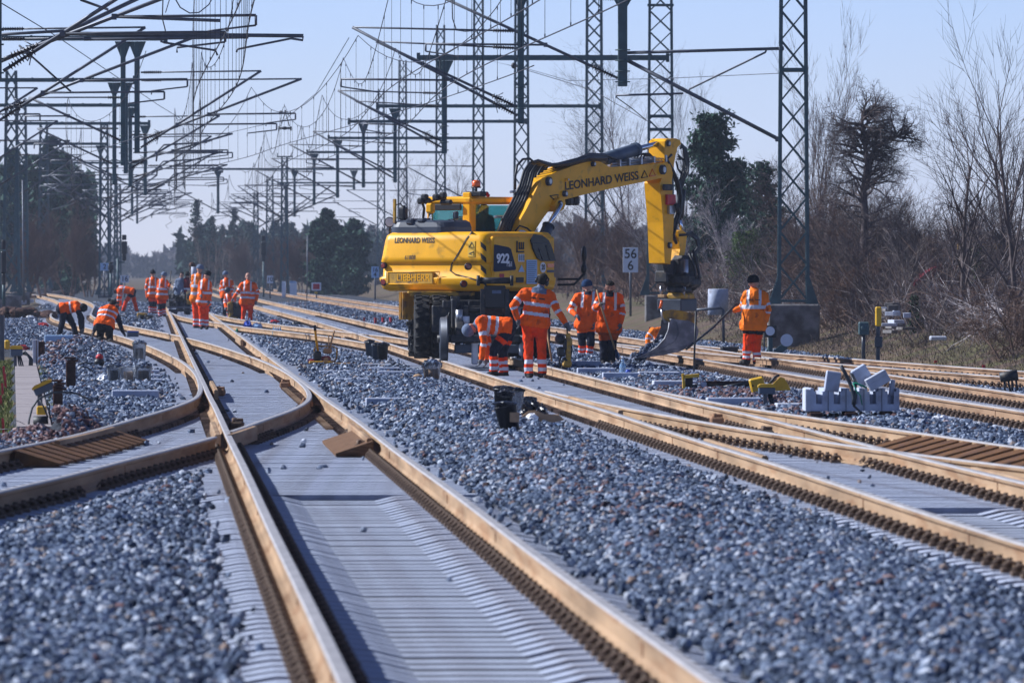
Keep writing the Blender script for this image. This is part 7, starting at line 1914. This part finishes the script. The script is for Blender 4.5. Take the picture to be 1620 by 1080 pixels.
# cable posts on the bank
Y = 158; s = sc(Y)
root = thing("cable_post", P(1389, 571, Y), "grey post with a yellow top and a grey box on the grass bank", "post")
part("post", MB().box(P(1389, 535, Y), (6*s, .1, 72*s), None, 0, .01), [M['steelgrey']], root)
part("yellow_top", MB().box(P(1389.5, 500.5, Y - .02), (9.5*s, .14, 31*s), None, 0, .02), [M['ylid']], root)
part("grey_box", MB().box(P(1390, 541, Y - .02), (12*s, .18, 18*s), None, 0, .02), [M['steelgrey']], root)
root = thing("green_box", P(1366, 568, Y), "dark green box on a grey post beside the yellow topped post", "box")
part("post", MB().tube([P(1366, 568, Y), P(1366, 525, Y)], 3.2*s, 8), [M['steelgrey']], root)
part("box_body", MB().box(P(1366.5, 519.5, Y), (17*s, .2, 21*s), None, 0, .02).ell(P(1366.5, 519, Y - .1), (5*s, .02, 5*s), None, 12, 6), [M['mast']], root)
# concrete bollard, pipe rail, stake
solo("concrete_stump", MB().lathe([(16.5*sc(230), 0), (16*sc(230), 40*sc(230)), (15.2*sc(230), 41*sc(230))], P(1136, 498, 230), UP, 20), [M['concrete']], "grey concrete stump behind the bucket", "stump")
Y = 205; mb = MB().tube([P(1092, 491, Y), P(1140, 487, Y), P(1144, 490, Y), P(1145, 548, Y)], .035, 8)
solo("pipe_rail", mb, [M['galv']], "bent pipe rail between the bucket and the pole worker", "railing")
b = onb(1097.5, 591); solo("iron_stake", MB().tube([b, P(1101, 492, b.y)], 1.6*sc(b.y), 6), [M['black']], "thin black iron stake standing behind the yellow frame", "stake")
solo("black_trestle", MB().box(P(1155, 552, 178), (28*sc(178), .2, 8*sc(178)), None, 0, .02).box(P(1143, 557, 178), (7*sc(178), .15, 16*sc(178)), None, 0, .01).box(P(1163, 558, 178), (6*sc(178), .15, 14*sc(178)), None, 0, .01), [M['darkiron']], "low dark trestle left of the pole worker's legs", "trestle")
# pegs
for px, py0, py1, lab in ((1028, 517, 533, "red peg in front of the concrete block by the bucket"), (1480.5, 570, 578, "left red peg at the foot of the grass bank"), (1556.5, 577, 585, "right red peg at the foot of the grass bank")):
    b = onb(px, py1); s = sc(b.y); solo("red_peg", MB().box(P(px, (py0 + py1)/2, b.y), (5*s if py0 > 560 else 2.4*s, .05, (py1 - py0)*s), None, 0), [M['red']], lab, "peg", group="red marker pegs")
for k, px in enumerate((576, 594, 606, 618)):
    b = onb(px, 513); s = sc(b.y); solo("red_peg", MB().box(P(px, 507, b.y), (3.6*s, .05, 10*s), rotz(.2*k), 0), [M['red']], "%s red peg from the left behind the black tubs" % ("first second third fourth".split()[k]), "peg", group="red marker pegs")
for k, (px, y0, y1) in enumerate(((6.5, 580, 606), (8.5, 592, 618), (4, 607, 630), (1.5, 626, 645), (5.5, 662, 698))):
    Y = YG(y1 + 2, -.15); s = sc(Y); solo("red_stake", MB().box(P(px, (y0 + y1)/2, Y), (3.6*s, .04, (y1 - y0 + 2)*s), Matrix.Rotation(-.06, 3, 'Y'), 0), [M['red']], "%s red stake along the left edge, counted from the far end" % ("first second third fourth nearest".split()[k]), "stake", group="red stakes at the left edge")
# trough path with its concrete lids, verge grass
ls, Vp = [], []
def upath(Y): return -1.36 - (Y - 99)*.0163
mb = MB()
Y = 96.6
while Y < 186:
    L = 1.0; c = U(upath(Y + L/2), Y + L/2, gz1(upath(Y + L/2) + .1, Y + L/2) + .02 + rnd.uniform(-.0015, .0015))
    mb.box(c, (.40, L - .012, .08), rotz(.06), 0)
    Y += L
o = solo("path", mb, [M['path_concrete']], None, None, (0, 120, 0), kind='structure')
def left_verge(r_):
    Y = r_.uniform(94, 180); u = upath(Y) - .24 - abs(r_.gauss(0, .35)); return U(u, Y, -.115)
grass("path_grass", 9000, left_verge, .03, .10, "green grass left of the concrete trough path", 66, 'grass_green')
def right_edge(r_):
    Y = r_.uniform(112, 150); return U(upath(Y) + .24 + abs(r_.gauss(0, .06)), Y, gz1(upath(Y) + .3, Y) - .01)
grass("edge_grass", 1500, right_edge, .04, .10, "tufts of green grass on the right edge of the trough path", 67, 'grass_green')
# left-hand clutter
def stack(px, y0, y1, w, label, lumps=3):
    b = onb(px, y1); s = sc(b.y); root = thing("rusty_post", b, label, "post", "rusty plate posts")
    part("post", MB().box(P(px, (y0 + y1)/2 + 4, b.y), (w*s, .14, (y1 - y0 - 4)*s), None, 0, .01).box(P(px + w*.15, (y0 + y1)/2, b.y + .05), (w*.3*s, .2, (y1 - y0)*s), None, 0), [M['rustdark']], root)
    mb = MB()
    for k in range(lumps): mb.box(P(px + (k % 2)*3 - 1 + k, y0 + 4.5*k, b.y - .03), (w*1.15*s, .2, 3.4*s), None, 0, .006)
    part("plates", mb, [M['rustdark']], root)
stack(91.5, 602, 661, 15, "near brown rusty post behind the cable hoop", 4); stack(112, 566, 616, 15, "farther brown rusty post by the ballast heap", 2)
b = onb(60, 579); s = sc(b.y)
mb = MB().box(P(56.5, 557, b.y), (9*s, .12, 40*s), None, 0, .005).box(P(66, 557, b.y + .1), (9*s, .2, 34*s), None, 1).tube([P(57.5, 538, b.y - .07), P(57.5, 576, b.y - .07)], .6*s, 4, 1)
solo("upright_sheet", mb, [M['concrete_pale'], M['rustdark']], "pale upright panel with a dark edge beside the small cable box", "panel")
Y = 110; lb_ = lid_post(66, 606, 660, 34, "big yellow lidded cable box leaning over by the cable hoop", False, -.42)
b = onb(62, 679); s = sc(b.y)
mb = MB()
def arc(pts, r): mb.tube([P(a, c, b.y + d) for a, c, d in pts], r*s, 7)
arc([(44.5, 684, -.1), (46, 664, 0), (51, 645, 0), (60, 632, 0), (72, 625, .05), (84, 621, .1), (100, 620, .2), (120, 622, .3), (146, 634, .5)], 1.7)
arc([(63, 632, .1), (70, 645, .1), (76, 660, .1)], 1.3); arc([(70, 628, .1), (78, 640, .1), (79, 662, .1)], 1.3)
solo("cable_hoop", mb, [M['cable']], "thick black cable arching in a hoop over the trough path", "cable")
b3 = onb(134, 590); s3 = sc(b3.y); mb = MB()
mb.tube([P(121, 588, b3.y), P(128, 581, b3.y), P(136, 580, b3.y), P(147, 587, b3.y)], 1.3*s3, 6)
solo("cable_bow", MB().tube([P(124, 576, b3.y + .5), P(134, 573, b3.y + .5), P(146, 576, b3.y + .5)], 1.2*s3, 6), [M['cable']], "upper of the two short cable bows beside the farther rusty post", "cable")
solo("cable_bow", mb, [M['cable']], "lower of the two short cable bows beside the farther rusty post", "cable")
solo("yellow_block", MB().box(P(66, 649, b.y + .4), (15*s, .2, 14*s), None, 0, .01), [M['ylid']], "yellow block behind the cable hoop", "block")
solo("black_drum", MB().cyl(P(53, 668, b.y + .1), P(76, 667, b.y + .1), 10*s, 10*s, 16), [M['darkiron']], "dark mossy drum lying under the cable hoop", "drum")
for pts_, r_, lab in (([P(0, 679, b.y - .2), P(30, 678, b.y - .2), P(52, 681, b.y - .2)], .9, "upper thin cable lying across the path by the dark drum"), ([P(0, 686, b.y - .5), P(40, 684, b.y - .4)], 1.1, "lower thin cable lying across the near end of the path"), ([P(21, 675, b.y), P(22, 663, b.y), P(40, 671, b.y), P(52, 675, b.y)], .5, "kinked wire standing up from the path by the dark drum")):
    solo("loose_cable", MB().tube(pts_, r_*s, 5), [M['cable']], lab, "cable", group="loose cables by the path")
mb = MB(); Yc = onb(40, 583).y
for k in range(5): mb.tube([P(31 + k*2, 560, Yc), P(40 + k*2, 556 + k*2, Yc - .1), P(47 + k, 568, Yc - .1), P(46 + k*1.2, 583, Yc - .1)], .017, 6)
solo("cable_bundle", mb, [M['cable']], "bundle of black cables beside the small cable box", "cable")
solo("girder_post", MB().box(P(3.5, 540, 178), (7*sc(178), .10, 82*sc(178)), None, 0).box(P(6, 540, 177.9), (1.5*sc(178), .16, 82*sc(178)), None, 0), [M['galv']], "grey steel girder post at the left edge", "post")
solo("yellow_case", MB().box(P(11, 545, 182), (9*sc(182), .2, 15*sc(182)), None, 0, .03), [M['ylid']], "yellow case behind the girder post at the left edge", "case")
b = onb(157, 580); s = sc(b.y)
mb = MB().ell(P(157, 573, b.y), (8.5*s, 7*s, 7*s), None, 14, 8, 0).ell(P(157.5, 564.5, b.y), (6*s, 5*s, 5*s), None, 12, 8, 1).cyl(P(156, 562, b.y), P(155.5, 557, b.y), 2*s, 1.5*s, 8, 2)
solo("red_lantern", mb, [M['black'], M['red'], M['white']], "red topped black lantern lying on the ballast heap", "lantern")
for k, (x0, x1, y0, y1, mm, lab) in enumerate(((169, 192, 577, 606, 'clear', "left clear tub with a black load"), (190, 216, 580, 606, 'clear', "middle clear tub with a tan box inside"), (213, 241, 578, 606, 'clear', "right clear tub with a dark load"), (209, 232, 542, 572, 'clear', "clear tub standing on the ballast above the others"))):
    b = onb((x0 + x1)/2, y1); s = sc(b.y); root = thing("clear_tub", b, lab + " at the left heap", "tub", "clear tubs at the left")
    mb = MB(); t = tub(mb, b, (x1 - x0)/2*s, (y1 - y0)*s); part("tub_wall", mb, [M[mm]], root)
    part("load", MB().box(b + Vector((0, 0, (y1 - y0)*.40*s)), ((x1 - x0)*.5*s, .12, (y1 - y0)*.6*s), rotz(.4*k), 0, .01), [M[('darkiron', 'card', 'rustdark', 'darkiron')[k]]], root)
    if k != 1: stones_part(root, t + Vector((0, 0, -.03)), (x1 - x0)*.42*s, 40)
mb = MB(); b = onb(163, 606); s = sc(b.y); bag(mb, b + Vector((0, 0, 6*s)), (9*s, .15, 7*s), 41); solo("white_sack", mb, [M['white']], "white sack leaning on the left clear tub", "sack")
b = onb(212, 535); s = sc(b.y); mb = MB().box(P(210, 528.5, b.y), (19*s, .2, 11*s), Matrix.Rotation(.06, 3, 'Y'), 0, .02).box(P(211, 524.5, b.y - .02), (17*s, .2, 2*s), None, 1)
solo("blue_toolbox", mb, [M['boxblue'], M['blueplast']], "blue toolbox on the curved track beside the kneeling worker", "toolbox")
for px, py, mm, lab in ((36, 556, 'red', "red and white scrap on the far left heap"), (68, 518, 'red', "red scrap behind the digging worker"), (50, 497, 'white', "white scrap at the far left"), (48, 505, 'white', "second white scrap at the far left heap"), (434.5, 512, 'red', "dark red peg beyond the bottle pack"), (470, 515, 'black', "black scrap between the far rails")):
    b = onb(px, py); mb = MB(); bag(mb, b + Vector((0, 0, .06)), (.16, .1, .08), int(px)); solo("scrap", mb, [M[mm]], lab, "scrap")
# shopping at the rail: bags and bottles
b = onb(392, 523); s = sc(b.y); mb = MB(); bag(mb, b + Vector((0, 0, 7*s)), (7*s, .15, 8*s), 51); mb.cyl(P(389, 507, b.y), P(389, 500, b.y), 1.4*s, 1.2*s, 8, 1).cyl(P(395, 509, b.y), P(395, 503, b.y), 1.4*s, 1.2*s, 8, 1)
solo("blue_bag", mb, [M['blueplast'], M['white']], "bright blue bag with white bottle tops beside the rail", "bag")
mb = MB(); bag(mb, P(406, 517, b.y), (9*s, .15, 5.5*s), 52); solo("pale_bag", mb, [M['paleblue']], "pale blue plastic bag lying right of the bright blue one", "bag")
b = onb(438, 534); s = sc(b.y); mb = MB()
for k in range(4): mb.lathe([(2.6*s, 0), (2.8*s, 10*s), (1*s, 15*s), (1*s, 17*s)], P(433 + k*3.4, 534, b.y + .06*(k % 2)), UP, 10)
solo("bottle_pack", mb, [M['water']], "pack of clear bottles standing on the ballast", "bottles")
b = onb(375, 528); solo("green_bottle", MB().lathe([(.035, 0), (.035, .12), (.012, .17)], b, UP, 10), [M['greenrope']], "small green bottle by the rail", "bottle")
# the black machine of the left crew
Y = 335; s = sc(Y); root = thing("track_machine", P(290, 494, Y), "black engine machine on a trolley frame in the middle of the left crew", "machine")
mb = MB()
for k in range(22): mb.box(P(rnd.uniform(268, 308), rnd.uniform(462, 482), Y + rnd.uniform(-.3, .3)), (rnd.uniform(3, 9)*s, .3, rnd.uniform(3, 9)*s), rotz(rnd.random()), 0, .02)
part("engine", mb, [M['darkiron']], root)
part("frame_bar", MB().box(P(300, 486, Y - .2), (72*s, .12, 3*s), None, 0).box(P(300, 491, Y), (66*s, .5, 4*s), None, 1), [M['galv'], M['darkiron']], root)
part("silencer", MB().cyl(P(267, 474, Y), P(277, 474, Y), 4.5*s, 4.5*s, 12), [M['steel']], root)
part("tank", MB().box(P(300, 477, Y - .3), (9*s, .2, 9*s), None, 0, .02).tube([P(295, 474, Y - .3), P(296, 462, Y - .3), P(304, 462, Y - .3), P(305, 474, Y - .3)], .7*s, 6, 0), [M['yellow_dirty']], root)
part("exhaust", MB().ell(P(304, 420, Y + 1), (5.5*s, .2, 6*s), None, 10, 6, 0, False).cyl(P(303, 470, Y + 1), P(303, 424, Y + 1), 3*s, 3*s, 8, 0).cyl(P(306.5, 440, Y), P(306.5, 422, Y), 4*s, 4*s, 10, 1), [M['rustdark'], M['concrete_pale']], root)
part("lever", MB().tube([P(270, 488, Y - .2), P(266, 460, Y - .2), P(271, 428, Y - .2)], .9*s, 6), [M['darkiron']], root)
for x in (276, 326): part("wheel", MB().cyl(P(x, 494, Y - .35), P(x, 494, Y - .2), 5*s, 5*s, 16), [M['darkiron']], root)
b = P(233, 513, 300); s = sc(300); mb = MB().box(P(225, 498, 300), (16*s, .3, 6*s), None, 0, .02); 
for k in range(9): mb.box(P(rnd.uniform(218, 240), rnd.uniform(500, 512), 300 + rnd.uniform(-.2, .2)), (rnd.uniform(5, 10)*s, .3, rnd.uniform(4, 7)*s), rotz(rnd.random()), 1, .02)
mb.tube([P(192 + 10*math.cos(t), 506 - 7*math.sin(t), 300) for t in (0, .6, 1.2, 1.8, 2.4, 3.0)], .9*s, 6, 1)
solo("spare_machine", mb, [M['yellow_dirty'], M['darkiron']], "yellow and black machine part lying left of the red booted worker", "machine")
mb = MB()
for k in range(8): mb.box(P(rnd.uniform(172, 184), rnd.uniform(473, 488), 345), (rnd.uniform(3, 8)*s, .3, rnd.uniform(3, 7)*s), rotz(rnd.random()), 0, .02)
solo("tool_heap", mb, [M['darkiron']], "heap of dark tools left of the stooping worker", "tools")
# yard behind the bank at the right
Y = 224; s = sc(Y)
root = thing("red_container", P(1480, 478, Y), "faded red container half hidden by saplings", "container")
mb = MB().prism([P(x, y, Y) for x, y in ((1442, 478), (1516, 478), (1516, 424), (1500, 416), (1475, 424), (1448, 446))], (0, 3, 0))
for k in range(9): mb.box(P(1480 + k*4.4, 450, Y - .02), (1.2*s, .05, 48*s), None, 0)
part("container_wall", mb, [M['burgundy']], root)
part("pale_door", MB().box(P(1474, 462, Y - .05), (18*s, .06, 28*s), None, 0).box(P(1511, 450, Y - .05), (7*s, .06, 40*s), None, 0), [M['signwhite']], root)
mb = MB().box(P(1521, 425, Y), (7*s, .3, 78*s), None, 0).box(P(1546, 425, Y), (7*s, .3, 78*s), None, 0).box(P(1560, 390, Y), (90*s, .3, 9*s), None, 0).box(P(1592, 425, Y), (6*s, .3, 70*s), None, 0)
solo("yellow_gantry", mb, [M['yellow_dirty']], "faded yellow gantry frame behind the saplings", "gantry")
mb = MB()
for k in range(14): mb.box(P(rnd.uniform(1392, 1450), rnd.uniform(480, 530), 196 + rnd.uniform(-2, 2)), (rnd.uniform(5, 22)*sc(214), .5, rnd.uniform(2, 8)*sc(214)), rotz(rnd.uniform(-.4, .4)), k % 2, .01)
mb.box(P(1484, 535, 186), (26*sc(186), .6, 7*sc(186)), None, 0, .02)
o = solo("rubble", mb, [M['concrete_pale'], M['concrete_old']], "pale slabs and rubble piled behind the yellow topped post", "rubble", kind='stuff')
mb = MB(); r_ = random.Random(5)
for k in range(46):
    c = P(r_.uniform(-30, 78), r_.uniform(490, 503), 322 + r_.uniform(-1.5, 1.5)); mb.ell(c, (r_.uniform(.12, .40), r_.uniform(.2, .5), r_.uniform(.10, .24)), None, 8, 6, 0, False)
solo("earth_bank", mb, [M['rustdark']], "low bank of dark brown earth at the far left behind the ballast", "earth", kind='stuff')
# ------------------------------------------------------------------ haze
hm = bpy.data.materials.new("haze_air"); hm.use_nodes = True
hn, hl = hm.node_tree.nodes, hm.node_tree.links
hn.clear()
hv = hn.new("ShaderNodeVolumePrincipled"); ho = hn.new("ShaderNodeOutputMaterial")
hv.inputs["Color"].default_value = (0.70, 0.80, 0.98, 1); hv.inputs["Density"].default_value = 0.00014; hv.inputs["Anisotropy"].default_value = 0.2
hl.new(hv.outputs[0], ho.inputs["Volume"])
HAZE = True
if HAZE:
    mb = MB().box((0, 1490, 14), (2600, 3020, 36), None, 0)
    hz = solo("haze", mb, [hm], None, None, (0, 1490, 0), kind='stuff')
